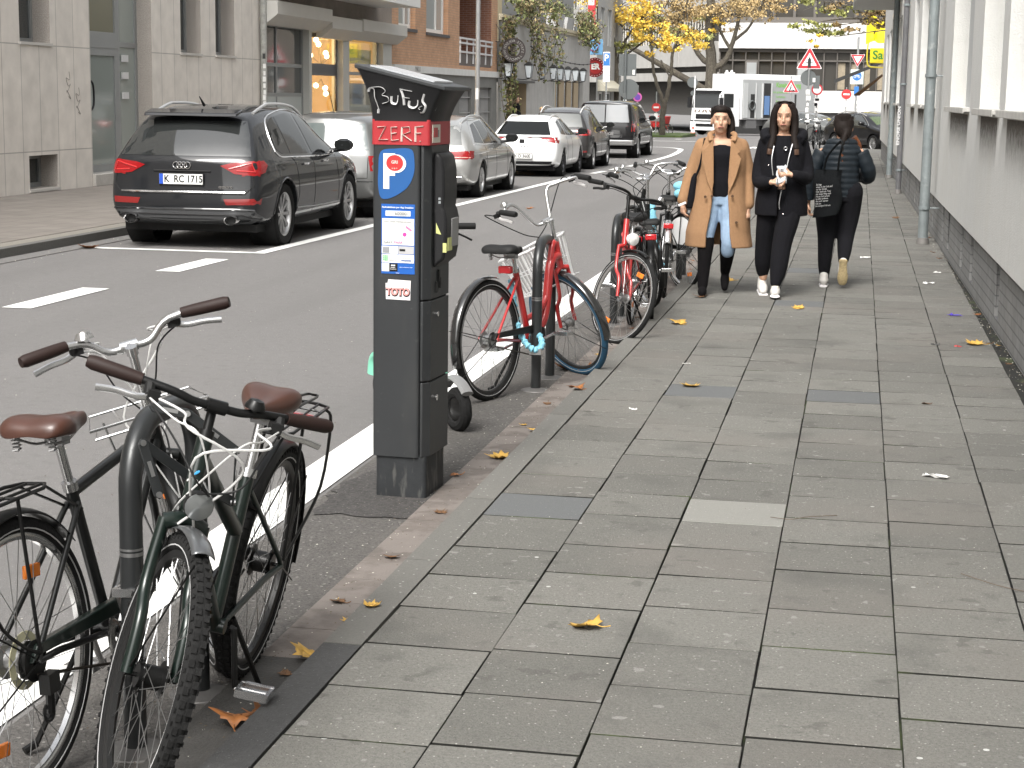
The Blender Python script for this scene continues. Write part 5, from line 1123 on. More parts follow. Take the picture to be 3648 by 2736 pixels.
# --- dark grey SUV -------------------------------------------------------
pk = paintm('dark_grey_paint', (.022, .021, .021), .3, .3)
K_ = Car('parked_car', (-6.95, 41.0, 0), HP + R_(-.6), 'dark grey SUV with white roof rails between the white hatchback and the black van', 4.5, 1.84,
         [(0, 1.55, .56), (.3, 1.6, .58), (1.0, 1.66, .6), (1.9, 1.66, .6), (2.5, 1.55, .58), (3.3, 1.13, .64), (4.0, 1.0, .64), (4.5, .7, .5)], [(.2, .12), (.5, 0), (.8, .02), (1.05, .08), (1.15, .14), (1.6, .5)], [(.3, 0), (.7, .05), (1., .2)], .24, 1.06, pk, R=.35, wx=(.85, 3.4), rimn=8)
for sg in (-1, 1):
    for p in ([(.75, 1.16), (1.0, 1.48), (1.3, 1.54), (1.35, 1.13)], [(1.42, 1.12), (1.38, 1.55), (1.85, 1.56), (2.05, 1.11)], [(2.1, 1.1), (1.92, 1.56), (2.3, 1.52), (3.0, 1.15), (2.95, 1.09)]): K_.patch(p, 'side', 'side_window', blackgl, .003, sg)
    K_.patch([(.08, 1.08), (.4, 1.08), (.3, .93), (.06, .93)], 'side', 'tail_lamp', redl, .006, sg)
    for x in (1.35, 2.07, 3.0): K_.line([(x + .03, .35), (x, 1.05)], 'side', 'panel_gap', gapm, .004, 0, sg)
K_.patch([(-.68, 1.14), (.68, 1.14), (.56, 1.5), (-.56, 1.5)], 'rear', 'rear_window', MATS['rear_glass_grey'], .004)
for s_ in (-1, 1):
    K_.patch([(s_ * .48, 1.06), (s_ * .86, 1.1), (s_ * .87, .92), (s_ * .6, .93)], 'rear', 'tail_lamp', mat('tail_lamp_bright', (.4, .02, .02), .15, coat=1.), .007); K_.patch([(s_ * .6, .52), (s_ * .82, .52), (s_ * .82, .47), (s_ * .6, .47)], 'rear', 'reflector', MATS['reflector_red'], .006)
K_.rail(.5, 2.5, .55, mat('white_rail', (.75, .75, .74), .35, metal=.3), .06); K_.handle([(1.75, .98), (2.6, .98)]); K_.mirror_(2.95, 1.1, pk); K_.plate(.85, '')
K_.patch([(3.25, -.58), (2.6, -.53), (2.6, .53), (3.25, .58)], 'top', 'windscreen', blackgl, .003)
# --- black boxy van ------------------------------------------------------
pv = paintm('black_paint', (.004, .004, .005), .1, .25)
V_ = Car('parked_van', (-6.98, 49.2, 0), HP + R_(-1.2), 'tall boxy black off-road van with split rear doors at the end of the parked row', 5.0, 1.98,
         [(0, 1.80, .78), (.3, 1.84, .78), (1.5, 1.86, .78), (2.8, 1.82, .76), (3.4, 1.5, .76), (3.8, 1.16, .8), (4.6, 1.1, .8), (5.0, .9, .7)], [(.2, .06), (.5, 0), (1.0, .02), (1.8, .16)], [(.3, 0), (.9, .02), (1.2, .1)], .34, 1.12, pv, R=.38, wx=(1.0, 4.1), cat='van', rimn=6)
V_.patch([(-.78, 1.16), (-.02, 1.16), (-.02, 1.72), (-.70, 1.72)], 'rear', 'rear_window', mat('grey_reflecting_glass', (.25, .26, .27), .1, spec=1.), .004); V_.patch([(.78, 1.16), (.02, 1.16), (.02, 1.72), (.70, 1.72)], 'rear', 'rear_window', MATS['grey_reflecting_glass'], .004)
for s_ in (-1, 1): V_.patch([(s_ * .86, 1.2), (s_ * .95, 1.2), (s_ * .95, .86), (s_ * .86, .86)], 'rear', 'tail_lamp', MATS['tail_lamp_bright'], .007)
V_.word('DAMAGE', 0, .8, .13, MATS['satin_trim'], 1.1, .004); V_.line([(0, .6), (0, 1.8)], 'rear', 'panel_gap', gapm, .008)
b = MB(); b.bx(-.12, .1, -.95, .95, .42, .6); b.build('bumper', mat('bumper_grey', (.3, .3, .3), .3, metal=.8), V_.t, bevel=.03)
for sg in (-1, 1):
    for p in ([(.3, 1.2), (.32, 1.68), (1.5, 1.7), (1.5, 1.2)], [(1.6, 1.2), (1.6, 1.7), (2.3, 1.7), (2.3, 1.2)], [(2.4, 1.2), (2.4, 1.7), (2.9, 1.66), (3.4, 1.2)]): V_.patch(p, 'side', 'side_window', blackgl, .003, sg)
V_.mirror_(3.3, 1.2, pv); V_.patch([(3.75, -.7), (3.0, -.68), (3.0, .68), (3.75, .7)], 'top', 'windscreen', blackgl, .003)
# --- far dark estate, side on, and a silver car behind --------------------
F_ = Car('parked_car', (-.68, 66.6, gz(66)), R_(-58), 'black estate car with silver roof rails parked across the end of the pavement, facing right', 4.7, 1.8,
         [(0, 1.36, .54), (.35, 1.42, .56), (1.2, 1.47, .58), (2.2, 1.47, .58), (2.8, 1.36, .57), (3.6, 1.0, .64), (4.3, .88, .66), (4.7, .65, .5)], [(.2, .12), (.42, 0), (.62, .0), (.9, .06), (1.4, .42)], [(.3, 0), (.7, .05), (1., .2)], .2, .93, pv, R=.32, wx=(.95, 3.7), group='cars parked at the junction', level=1)
for sg in (-1, 1):
    for p in ([(.62, 1.0), (.95, 1.3), (1.2, 1.34), (1.25, .98)], [(1.32, .98), (1.28, 1.35), (1.9, 1.38), (2.1, .97)], [(2.17, .97), (1.98, 1.38), (2.4, 1.36), (3.15, 1.01), (3.1, .96)]): F_.patch(p, 'side', 'side_window', mat('car_glass_mid', (.05, .055, .055), .05, spec=1.), .003, sg)
    F_.line([(.55, 1.0), (.95, 1.36), (1.5, 1.4), (2.3, 1.42), (3.3, .97)], 'side', 'window_trim', chrome, .014, .002, sg, sm=3)
F_.rail(.6, 2.7, .54, MATS['silver_rail'], .05); F_.patch([(3.5, -.58), (2.85, -.52), (2.85, .52), (3.5, .58)], 'top', 'windscreen', mat('green_reflecting_glass', (.07, .1, .04), .06, spec=1.), .003)
for s_ in (-1, 1): F_.patch([(s_ * .45, .78), (s_ * .8, .8), (s_ * .8, .64), (s_ * .5, .62)], 'front', 'headlamp', mat('headlamp_clear', (.65, .66, .66), .1), .006); F_.patch([(4.35, .78), (4.1, .82), (4.3, .66)], 'side', 'headlamp', MATS['headlamp_clear'], .006, s_)
F_.mirror_(3.1, .98, pv)
Z_ = Car('parked_car', (-3.9, 80, gz(80)), R_(-35), 'pale silver car mostly hidden behind the dark haired walker and the parked bicycles', 4.2, 1.75,
         [(0, 1.3, .5), (.35, 1.38, .53), (1.1, 1.44, .56), (1.9, 1.44, .56), (2.5, 1.34, .55), (3.3, 1.0, .62), (3.8, .88, .62), (4.2, .62, .48)], [(.2, .1), (.5, 0), (1.35, .5)], [(.3, 0), (1., .2)], .2, .92, ps, R=.32, wx=(.85, 3.3), group='cars parked at the junction', level=1)
for sg in (-1, 1):
    for p in ([(.7, .99), (1.0, 1.3), (1.9, 1.34), (1.9, .97)], [(2.0, .97), (2.0, 1.34), (2.2, 1.33), (2.95, 1.0), (2.9, .96)]): Z_.patch(p, 'side', 'side_window', MATS['car_glass_mid'], .003, sg)
Z_.patch([(3.2, -.56), (2.55, -.5), (2.55, .5), (3.2, .56)], 'top', 'windscreen', MATS['rear_glass_grey'], .003)
# --- truck -----------------------------------------------------------------
TK = thing('box_truck', (-9.6, 112.5, gz(112)), R_(-126), 'white box truck with open side doors and green lettering parked at the junction', 'truck')
# local x forward, y left; the side towards the camera is y > 0
tw = mat('truck_white', (.8, .8, .8), .4, coat=.5)
def loft(b, secs): b.grid(secs, closed=True); n = len(secs[0]); o = len(b.v) - n * len(secs); b.f.append(tuple(o + i for i in range(n))); b.f.append(tuple(o + n * (len(secs) - 1) + i for i in range(n))[::-1]); b.mi += [0, 0]
b = MB(); secs = []
for (x, zb_, zt, hw) in ((-1.9, .55, 2.85, 1.2), (-.35, .55, 2.9, 1.22), (-.08, .55, 2.55, 1.2), (.0, .5, 1.75, 1.18), (.03, .35, 1.2, 1.15)):
    secs.append([(x, -hw, zb_), (x, -hw, (zb_ + zt) / 2), (x, -hw + .06, zt - .08), (x, -hw + .18, zt), (x, hw - .18, zt), (x, hw - .06, zt - .08), (x, hw, (zb_ + zt) / 2), (x, hw, zb_)])
loft(b, secs); b.build('cab', tw, TK, bevel=.02)
b = MB(); b.add([(.02, -1.08, 1.72), (.02, 1.08, 1.72), (-.1, 1.04, 2.58), (-.1, -1.04, 2.58)], [(0, 1, 2, 3)]); b.M = Matrix.Translation((.02, 0, 0)); 
o = b.build('windscreen', mat('truck_glass', (.025, .027, .027), .12, spec=1.), TK, smooth=0); s_ = o.modifiers.new('t', 'SOLIDIFY'); s_.thickness = .04; s_.offset = 0
b = MB(); b.bx(.02, .06, -.75, .75, 1.02, 1.32); b.bx(.04, .07, -1.15, 1.15, .86, .93); b.bx(.06, .1, -.7, .7, .55, .72); b.bx(-.3, .06, -1.1, 1.1, 2.62, 2.8); b.build('grille', darkplast, TK)
b = MB(); b.bx(-.1, .06, -1.2, 1.2, .3, .84); b.build('bumper', tw, TK, bevel=.03)
b = MB()
for i in range(6):
    y = -.9 + i * .33; s_ = .1 if i < 3 else -.1; b.add([(.062, y, 1.42), (.062, y + .12, 1.42), (.062, y + .12 + s_, 1.6), (.062, y + s_, 1.6)], [(0, 1, 2, 3)])
b.build('warning_stripe', mat('stripe_brown', (.2, .15, .12), .5), TK, smooth=0)
b = MB(); b.bx(.05, .085, .78, 1.1, .55, .78); b.bx(.05, .085, -1.1, -.78, .55, .78); b.build('headlight', MATS['headlamp_clear'], TK)
b = MB(); b.bx(-1.25, -.35, 1.2, 1.225, 1.75, 2.6); b.build('side_window', MATS['truck_glass'], TK)
for sg in (-1, 1):
    b = MB(); b.bx(-.05, .12, sg * 1.32 - .1, sg * 1.32 + .1, 1.7, 2.35); b.tube([(-.1, sg * 1.15, 2.5), (.02, sg * 1.32, 2.45)], .03, 6); b.build('wing_mirror', darkplast, TK)
BL = -9.6
b = MB(); b.bx(BL, -2.05, -1.25, 1.22, 1.0, 3.85); b.build('cargo_box', tw, TK, bevel=.03)
b = MB(); b.bx(BL + .05, -2.1, 1.2, 1.245, 1.05, 3.5); b.build('side_panel', mat('truck_grey_panel', (.36, .37, .37), .5), TK)
b = MB(); b.bx(-4.9, -4.1, 1.2, 1.255, 1.1, 3.3); b.bx(-3.3, -2.9, 1.2, 1.255, 1.1, 2.6); b.build('open_bay', mat('bay_dark', (.025, .025, .025), .8), TK)
b = MB(); b.bx(-4.75, -4.25, 1.22, 1.3, 1.3, 2.5); b.build('equipment', mat('blue_cabinet', (.12, .22, .42), .5), TK)
b = MB(); b.bx(-4.98, -4.9, 1.2, 1.34, 1.1, 3.3); b.bx(-4.08, -4.0, 1.2, 1.34, 1.1, 3.3); b.bx(-3.45, -3.38, 1.2, 1.3, 1.1, 3.3); b.bx(-2.58, -2.5, 1.2, 1.3, 1.1, 3.3); b.bx(-2.5, -2.15, 1.25, 1.29, 1.1, 3.3); b.build('side_door', mat('door_grey', (.45, .46, .46), .5), TK)
b = MB(); b.ring((-3.0, 1.3, 1.9), .28, .06, 'y', 20, 6); b.build('hose_reel', MATS['sign_back_grey'], TK)
TX = lambda x, z: Matrix(((-1, 0, 0, x), (0, 0, 1, 1.252), (0, 1, 0, z), (0, 0, 0, 1)))
gl_ = mat('lime_letters', (.2, .5, .08), .5)
text('lettering', 'Kanalsanierung', .42, TX(-6.7, 3.2), gl_, TK, bold=.01)
for i in range(4): text('lettering', ('mit grabenlosen', 'Verfahren', 'Rohr und', 'Kanal')[i], .24, TX(-5.9, 2.75 - i * .3), gl_, TK)
b = MB(); b.lathe([(.1, 0), (.5, .1), (.35, .8), (.1, 1.1), (.06, 1.7), (0, 1.75)], 14, c=(-7.3, 1.0, 1.2)); b.build('emblem', mat('pale_machine', (.55, .56, .56), .5), TK)
b = MB(); b.bx(BL, -2.1, -.9, .9, .6, 1.0); b.bx(-3.6, -2.6, .9, 1.2, .45, .95); b.bx(-6.5, -4.6, .9, 1.2, .45, .9); b.build('chassis', mat('chassis_grey', (.12, .12, .12), .6), TK)
for x in (-.95, -7.3):
    for sg in (-1, 1):
        b = MB(); b.lathe([(.28, -.13), (.46, -.14), (.5, -.1), (.5, .1), (.46, .14), (.28, .13), (.1, .05), (0, .05)] if sg > 0 else [(.28, .13), (.46, .14), (.5, .1), (.5, -.1), (.46, -.14), (.28, -.13), (.1, -.05), (0, -.05)], 24, 'y', (x, sg * 1.08, .5)); b.build('wheel', rubber, TK)
b = MB(); b.bx(-2.4, -2.1, -.3, .3, 3.87, 3.95); b.ball((-2.2, -.2, 4.0), .09, 8, 6); b.ball((-2.2, .2, 4.0), .09, 8, 6); b.build('roof_lamp', mat('lamp_white', (.8, .8, .8), .3), TK)

for c_, k_ in ((F_, .93), (A, .955), (M_, .94), (P_, .905), (S_, .885), (K_, .865), (V_, .86)): c_.t.scale = (k_, k_, k_)
# ------------------------------------------------------------ bicycles
blackm = mat('black_painted_metal', (.007, .007, .007), .4, metal=.2, coat=.1, spec=.3); brown = mat('brown_leather', (.055, .02, .012), .42, coat=.2, var=.2, vscale=14); browng = mat('brown_rubber_grip', (.02, .01, .008), .6, spec=.3)
silver = mat('polished_aluminium', (.62, .62, .62), .22, metal=.95); steel = mat('spoke_steel', (.35, .35, .35), .35, metal=.9); blkrub = mat('black_rubber', (.01, .01, .01), .65, spec=.3)
greyc = mat('grey_cable_housing', (.55, .55, .54), .35, coat=.4); orange = mat('orange_reflector', (.75, .2, .02), .25, coat=.5); clearl = mat('lamp_clear_plastic', (.5, .52, .52), .08, metal=.4, coat=1.)
def bike(loc, heading, lean, steer, label, c):
    """local frame: x forward from the rear hub, y to the rider's left, z up; R wheel radius"""
    g = lambda k, d=None: c.get(k, d)
    R = g('R', .35); wb = g('wb', 1.07); tr = g('tyre', .022)
    t = thing('bicycle', loc, heading, label, 'bicycle', g('group', 'bicycles parked along the kerb'))
    t.rotation_mode = 'QUATERNION'; t.rotation_quaternion = (Matrix.Rotation(heading, 4, 'Z') @ Matrix.Rotation(lean, 4, 'X')).to_quaternion()
    fm = g('frame'); tb = g('tube', .016)
    ht0 = Vector((wb - .175, 0, R + .36)); ax = Vector((-.342, 0, .94)); HL = g('htlen', .17); ht1 = ht0 + ax * HL
    S = Matrix.Translation(ht0) @ Matrix.Rotation(steer, 4, ax) @ Matrix.Translation(-ht0)
    def wheel(cx, M, tyrem, hubr=.02, rimm=silver, disc_=None):
        b = MB(); b.M = M; b.ring((cx, 0, R), R - tr, tr, 'y', 56, 10); w_ = b.build('tyre' if 0 else 'wheel', tyrem, t, smooth=60)
        if g('knobs'):
            b = MB(); b.M = M
            for i in range(72):
                a = 2 * math.pi * i / 72
                for s_, dr in ((-1, 0), (1, .5)):
                    aa = a + dr * .087; b.box((cx + (R - .0008) * math.cos(aa), s_ * tr * .42, R + (R - .0008) * math.sin(aa)), (.005, .013, .017), Matrix.Rotation(-aa, 3, 'Y'))
                    b.box((cx + (R - .012) * math.cos(aa + .04), s_ * tr * .9, R + (R - .012) * math.sin(aa + .04)), (.009, .004, .010), Matrix.Rotation(-aa - .04, 3, 'Y'))
            b.build('tread', MATS['tyre_rubber'], w_, smooth=0)
        b = MB(); b.M = M; rr = R - tr * 2
        b.lathe([(rr + .004, -.012), (rr - .006, -.013), (rr - .014, -.007), (rr - .014, .007), (rr - .006, .013), (rr + .004, .012)], 56, 'y', (cx, 0, R)); b.build('rim', rimm, w_, smooth=50)
        if g('refl_line', True):
            b = MB(); b.M = M
            for s_ in (-1, 1): b.ring((cx, s_ * tr * .86, R), R - tr * 1.35, .0022, 'y', 56, 4)
            b.build('reflective_line', mat('reflective_grey', (.45, .45, .45), .4), w_)
        b = MB(); b.M = M
        n = g('spokes', 32)
        for i in range(n):
            s_ = 1 if i % 2 else -1; a = 2 * math.pi * i / n; o = (.5 if i % 4 < 2 else -.5)
            p0 = Vector((cx + hubr * 1.3 * math.cos(a + o * 2.2), s_ * .028, R + hubr * 1.3 * math.sin(a + o * 2.2))); p1 = Vector((cx + rr * math.cos(a), 0, R + rr * math.sin(a))); b.tube([p0, p1], .0013, 3, caps=False)
        b.build('spokes', steel, w_)
        b = MB(); b.M = M; b.tube([(cx, -.035, R), (cx, .035, R)], hubr, 14); b.tube([(cx, -.065, R), (cx, .065, R)], .006, 8); b.lathe([(hubr * 1.5, -.03), (hubr * 1.5, -.026), (hubr, -.02)], 14, 'y', (cx, 0, R)); b.lathe([(hubr * 1.5, .03), (hubr * 1.5, .026), (hubr, .02)], 14, 'y', (cx, 0, R)); b.build('hub', g('hubm', steel), w_)
        if disc_:
            b = MB(); b.M = M; b.lathe([(.03, .045), (.08, .045), (.08, .047), (.03, .047)], 24, 'y', (cx, 0, R)); b.build('brake_disc', steel, w_)
        if g('wheel_reflectors', True):
            for a in (1.1, 4.2):
                b = MB(); b.M = M; p = Vector((cx + rr * .72 * math.cos(a), 0, R + rr * .72 * math.sin(a))); b.box(p, (.07, .012, .035), Matrix.Rotation(-a + 1.2, 3, 'Y')); b.build('reflector', orange, w_, bevel=.004)
        return w_
    def fender(cx, M, a0, a1, m, w_=.028):
        b = MB(); b.M = M; Rf = R + .018; rows = []
        n = 26
        for i in range(n + 1):
            a = a0 + (a1 - a0) * i / n
            rows.append([Vector((cx + (Rf - .012 * (q * q)) * math.cos(a), w_ * q, R + (Rf - .012 * (q * q)) * math.sin(a))) for q in (-1, -.6, 0, .6, 1)])
        b.grid(rows); o = b.build('mudguard', m, t, smooth=60, fix=False); s_ = o.modifiers.new('t', 'SOLIDIFY'); s_.thickness = .0025
        q = MB(); q.M = M
        for aa in (a0 + (.15 if a0 > 2 else .15), (a0 + a1) / 2 + .5 * (1 if cx == 0 else -1)):
            for s_ in (-1, 1): q.tube([(cx, s_ * .06, R), (cx + Rf * math.cos(aa), s_ * .028, R + Rf * math.sin(aa))], .0025, 5)
        q.build('stay', g('staym', blackm), o); return o
    I = Matrix()
    wheel(0, I, g('tyrem_r', MATS['tyre_rubber']), g('hub_r', .032), g('rimm', silver)); wheel(wb, S, g('tyrem_f', MATS['tyre_rubber']), g('hub_f', .022), g('rimm', silver), g('disc'))
    fd = g('fenders', blackm)
    if fd: fender(0, I, R_(g('rf0', 195)), R_(g('rf1', 40)), fd)
    ff = g('ffender', fd)
    if ff: fender(wb, S, R_(g('ff0', 205)), R_(g('ff1', 60)), ff)
    bb = Vector((.455, 0, R - .055)); sc_ = bb + Vector((-.30, 0, .94)).normalized() * g('seattube', .5)
    kind = g('kind', 'step'); b = MB(); bt = tb * 1.15
    b.tube([ht0 - ax * .01, ht1], .021, 14)
    b.tube([bb, sc_], tb, 12)
    if kind == 'diamond': b.tube([sc_ - ax * .02, ht1 - ax * .05], tb, 12); b.tube([bb, ht0 + ax * .04], bt, 12)
    elif kind == 'trapeze': b.tube([bb + (sc_ - bb) * .62, ht1 - ax * .05], tb * 1.1, 12); b.tube([bb, ht0 + ax * .03], bt, 12)
    elif kind == 'low': b.tube(cr([bb, bb + Vector((.18, 0, .12)), ht0 + Vector((-.12, 0, .02)), ht0 + ax * .07], 6), bt * 1.25, 12); b.tube(cr([bb + (sc_ - bb) * .3, bb + Vector((.2, 0, .22)), ht0 + Vector((-.1, 0, .12)), ht1 - ax * .03], 6), tb, 10)
    else: b.tube(cr([bb, bb + Vector((.16, 0, .13)), ht0 + Vector((-.08, 0, -.05)), ht0 + ax * .05], 6), bt * 1.2, 12)
    b.tube([bb + Vector((0, -.035, 0)), bb + Vector((0, .035, 0))], .022, 14)
    for s_ in (-1, 1):
        b.tube([bb + Vector((-.02, s_ * .02, 0)), Vector((.12, s_ * .045, R - .01)), Vector((0, s_ * .06, R))], .0095, 8)
        b.tube([sc_ - ax * .05 + Vector((-.01, s_ * .016, 0)), Vector((.02, s_ * .055, R + .03)), Vector((0, s_ * .06, R))], .008, 8)
    fr = b.build('frame', fm, t, smooth=50)
    if g('frame_label'): text('frame_lettering', g('frame_label'), .03, Matrix(((1, 0, 0, 0), (0, 0, 1, 0), (0, 1, 0, 0), (0, 0, 0, 1))) , silver, fr) if 0 else None
    # fork
    hub = Vector((wb, 0, R)); cr0 = ht0 - ax * .02; b = MB(); b.M = S; fk = g('fork', fm); fr_ = g('forkr', .012)
    b.tube([cr0 + Vector((0, -.05, -.01)), cr0 + Vector((0, 0, .012)), cr0 + Vector((0, .05, -.01))], fr_ * 1.4, 10)
    for s_ in (-1, 1): b.tube(cr([cr0 + Vector((0, s_ * .05, 0)), cr0 + Vector((.05, s_ * .055, -.15)), hub + Vector((-.045, s_ * .058, .12)), hub + Vector((0, s_ * .06, 0))], 5), fr_, 10, radii=None)
    b.build('fork', fk, t, smooth=50)
    # stem, bars
    st = g('stem', .14); top = ht1 + ax * st; b = MB(); b.M = S; bm_ = g('barm', silver)
    b.tube([ht1, top], .0125, 12); b.tube([ht1 - ax * .0, ht1 + ax * .02], .02, 14); hc = top + Vector((g('reach', .06), 0, .01)); b.tube([top - ax * .012, top + ax * .012], .017, 12); b.tube([top, hc], .013, 10); b.tube([hc + Vector((0, -.025, 0)), hc + Vector((0, .025, 0))], .018, 12)
    b.build('stem', g('stemm', bm_), t, smooth=50)
    bw = g('bw', .30); rise = g('rise', .05); back = g('back', .2); hb = []
    half = {'city': [(0, 0, 0), (.02, .05, .005), (.05, .12, rise * .8), (.035, .2, rise), (-back * .35, bw * .93, rise * .85), (-back, bw, rise * .6)], 'flat': [(0, 0, 0), (0, .06, 0), (-.01, .13, rise), (-back, bw, rise)],
            'high': [(0, 0, 0), (.03, .06, .01), (.05, .13, rise), (.03, .2, rise * 1.1), (-back * .4, bw, rise), (-back, bw * 1.03, rise * .8)]}[g('bars', 'city')]
    L_ = cr([hc + Vector((p[0], p[1], p[2])) for p in half], 5); Rr = [Vector((p.x, -p.y, p.z)) for p in L_]
    b = MB(); b.M = S; b.tube(Rr[::-1] + L_[1:], .011, 12); hbo = b.build('handlebar', bm_, t, smooth=50)
    gm = g('grip', blkrub); lm = g('lever', silver)
    for P in (L_, Rr):
        e = P[-1]; d_ = (P[-1] - P[-3]).normalized(); s0 = e - d_ * .135; sg = 1 if e.y > 0 else -1
        b = MB(); b.M = S; b.tube([s0, e - d_ * .1, e - d_ * .01, e + d_ * .004], .016, 14, radii=[.0155, .0175, .0185, .0145]); b.build('grip', gm, hbo)
        if g('levers', True):
            dn = Vector((.5, 0, -.55)).normalized(); m0 = s0 - d_ * .02; b = MB(); b.M = S
            b.tube([m0 + dn * .005, m0 + dn * .035], .014, 8); b.box(m0 + dn * .03 - d_ * .01, (.03, .03, .025)); b.build('brake_clamp', blkrub, hbo)
            b = MB(); b.M = S; b.tube(cr([m0 + dn * .035 - d_ * .01, m0 + dn * .05 + d_ * .03, m0 + dn * .052 + d_ * .08, m0 + dn * .062 + d_ * .13], 4), .006, 8, flat=1.5); b.build('brake_lever', lm, hbo)
            # cable loop from the lever to the head tube
            b = MB(); b.M = S; cm = g('cablem', blkrub); k0 = m0 + dn * .035 - d_ * .02; k1 = ht0 + Vector((.03, sg * .02, -.02))
            fwd = Vector((g('loop', .13), 0, 0)); b.tube(cr([k0, k0 - d_ * .06 + fwd * .3, hc + Vector((0, sg * .1, -.02)) + fwd, ht1 + Vector((.02, -sg * .06, .0)) + fwd * .9, k1], 7), .0034, 6); b.build('brake_cable', cm, hbo)
            if g('extra'):
                for q_, (dz, ff) in enumerate(((-.05, .7), (-.13, 1.15))):
                    b = MB(); b.M = S; b.tube(cr([k0 + d_ * .03, k0 - d_ * .04 + fwd * .5 * ff + Vector((0, 0, dz * .4)), hc + Vector((0, sg * .05, dz)) + fwd * ff, ht0 + Vector((.05, -sg * .03, .06)), ht0 + Vector((-.04, -sg * .025, -.02)), ht0 + Vector((-.2, 0, -.12))], 7), .0026, 6); b.build('gear_cable', blkrub if q_ else cm, hbo)
    if g('bell', True):
        p = L_[int(len(L_) * g('bellpos', .62))]; b = MB(); b.M = S; b.lathe([(0, .026), (.018, .022), (.026, .008), (.027, 0)], 16, 'z', p + Vector((0, 0, .014))); b.tube([p, p + Vector((0, 0, .016))], .01, 8); b.build('bell', g('bellm', silver), hbo)
    # seat post, saddle
    sh = g('saddle_h', .16); sax = (sc_ - bb).normalized(); sp = sc_ + sax * sh; b = MB(); b.tube([sc_ - sax * .02, sp], .0125, 12); b.build('seat_post', g('postm', silver), t)
    b = MB(); b.tube([sc_ - sax * .012, sc_ + sax * .012], tb * 1.25, 12); b.build('seat_clamp', g('postm', silver), t)
    s0 = sp + Vector((-.01 - g('setback', 0), 0, .03)); sw = g('sw', .085); rows = []
    prof = [(-.135, .55, .012, .0), (-.13, .8, .03, .012), (-.10, 1., .045, .022), (-.05, .98, .05, .02), (0, .7, .045, .008), (.05, .42, .038, .002), (.1, .27, .034, .004), (.135, .22, .03, .006), (.15, .12, .012, .0)]
    for (x, wq, h, zz) in prof:
        w_ = sw * wq; rows.append([s0 + Vector((x, w_ * y, zz + h * z)) for y, z in ((0, .38), (.3, .46), (.62, .5), (.85, .38), (1, .1), (1.02, -.35), (.9, -.75), (.55, -.5), (0, -.35), (-.55, -.5), (-.9, -.75), (-1.02, -.35), (-1, .1), (-.85, .38), (-.62, .5), (-.3, .46))])
    b = MB(); b.grid(rows, closed=True); n = 16; b.f += [tuple(range(n)), tuple(range(len(b.v) - n, len(b.v)))[::-1]]; b.mi += [0, 0]; so_ = b.build('saddle', g('saddle', blkrub), t, smooth=0)
    m_ = so_.modifiers.new('s', 'SUBSURF'); m_.levels = 2; m_.render_levels = 2; so_.data.polygons.foreach_set('use_smooth', [True] * len(so_.data.polygons))
    b = MB()
    for s_ in (-1, 1): b.tube(cr([s0 + Vector((-.11, s_ * .045, -.01)), s0 + Vector((-.05, s_ * .025, -.035)), s0 + Vector((.04, s_ * .022, -.035)), s0 + Vector((.12, s_ * .01, -.005))], 4), .0035, 6)
    b.box(sp, (.04, .05, .035))
    if g('springs', True):
        for s_ in (-1, 1): b.tube([s0 + Vector((-.1 + .011 * math.cos(a * 1.3), s_ * .05 + .011 * math.sin(a * 1.3), -.045 + a * .0018)) for a in range(24)], .0022, 4)
    b.build('saddle_rails', g('railm', steel), so_)
    # drive
    b = MB(); b.lathe([(.06, -.046), (.09, -.046), (.09, -.05), (.06, -.05)], 30, 'y', bb); b.ring(bb + Vector((0, -.048, 0)), .088, .004, 'y', 30, 4)
    for k in range(5): a = k * 1.257; b.tube([bb + Vector((0, -.048, 0)), bb + Vector((.085 * math.cos(a), -.048, .085 * math.sin(a)))], .006, 5)
    cra = g('crank', .5); tips = []
    for s_, a in ((-1, cra), (1, cra + math.pi)):
        tip = bb + Vector((.17 * math.cos(a), s_ * .085, .17 * math.sin(a))); b.tube([bb + Vector((0, s_ * .05, 0)), bb + Vector((0, s_ * .06, 0)), tip], .009, 8); tips.append((s_, tip))
    ck = b.build('crankset', g('crankm', silver), t)
    for s_, tip in tips:
        b = MB(); c0 = tip + Vector((0, s_ * .055, 0)); 
        for dx in (-.034, .034): b.box(c0 + Vector((dx, 0, 0)), (.012, .09, .022))
        for dy in (-.042, .042): b.box(c0 + Vector((0, dy, 0)), (.07, .01, .02))
        b.tube([tip, c0 + Vector((0, s_ * .045, 0))], .009, 8); b.build('pedal', g('pedalm', silver), ck)
    if g('chainguard', True):
        b = MB(); x0, x1 = -.0, bb.x + .09; z0 = R + .052; b.prism([(x1, bb.z - .02), (x1 + .0, bb.z + .07), (bb.x, bb.z + .1), (0, R + .04), (-.03, R), (0, R + .012), (bb.x, bb.z + .055), (x1 - .03, bb.z + .03)], -.062, -.038, 'xz'); b.build('chain_guard', g('guardm', blackm), t, bevel=.004)
    b = MB(); b.tube([bb + Vector((0, -.048, .088)), Vector((0, -.048, R + .035))], .004, 5); b.tube([bb + Vector((0, -.048, -.088)), Vector((0, -.048, R - .035))], .004, 5); b.build('chain', mat('chain_dark', (.06, .05, .04), .5, metal=.8), t)
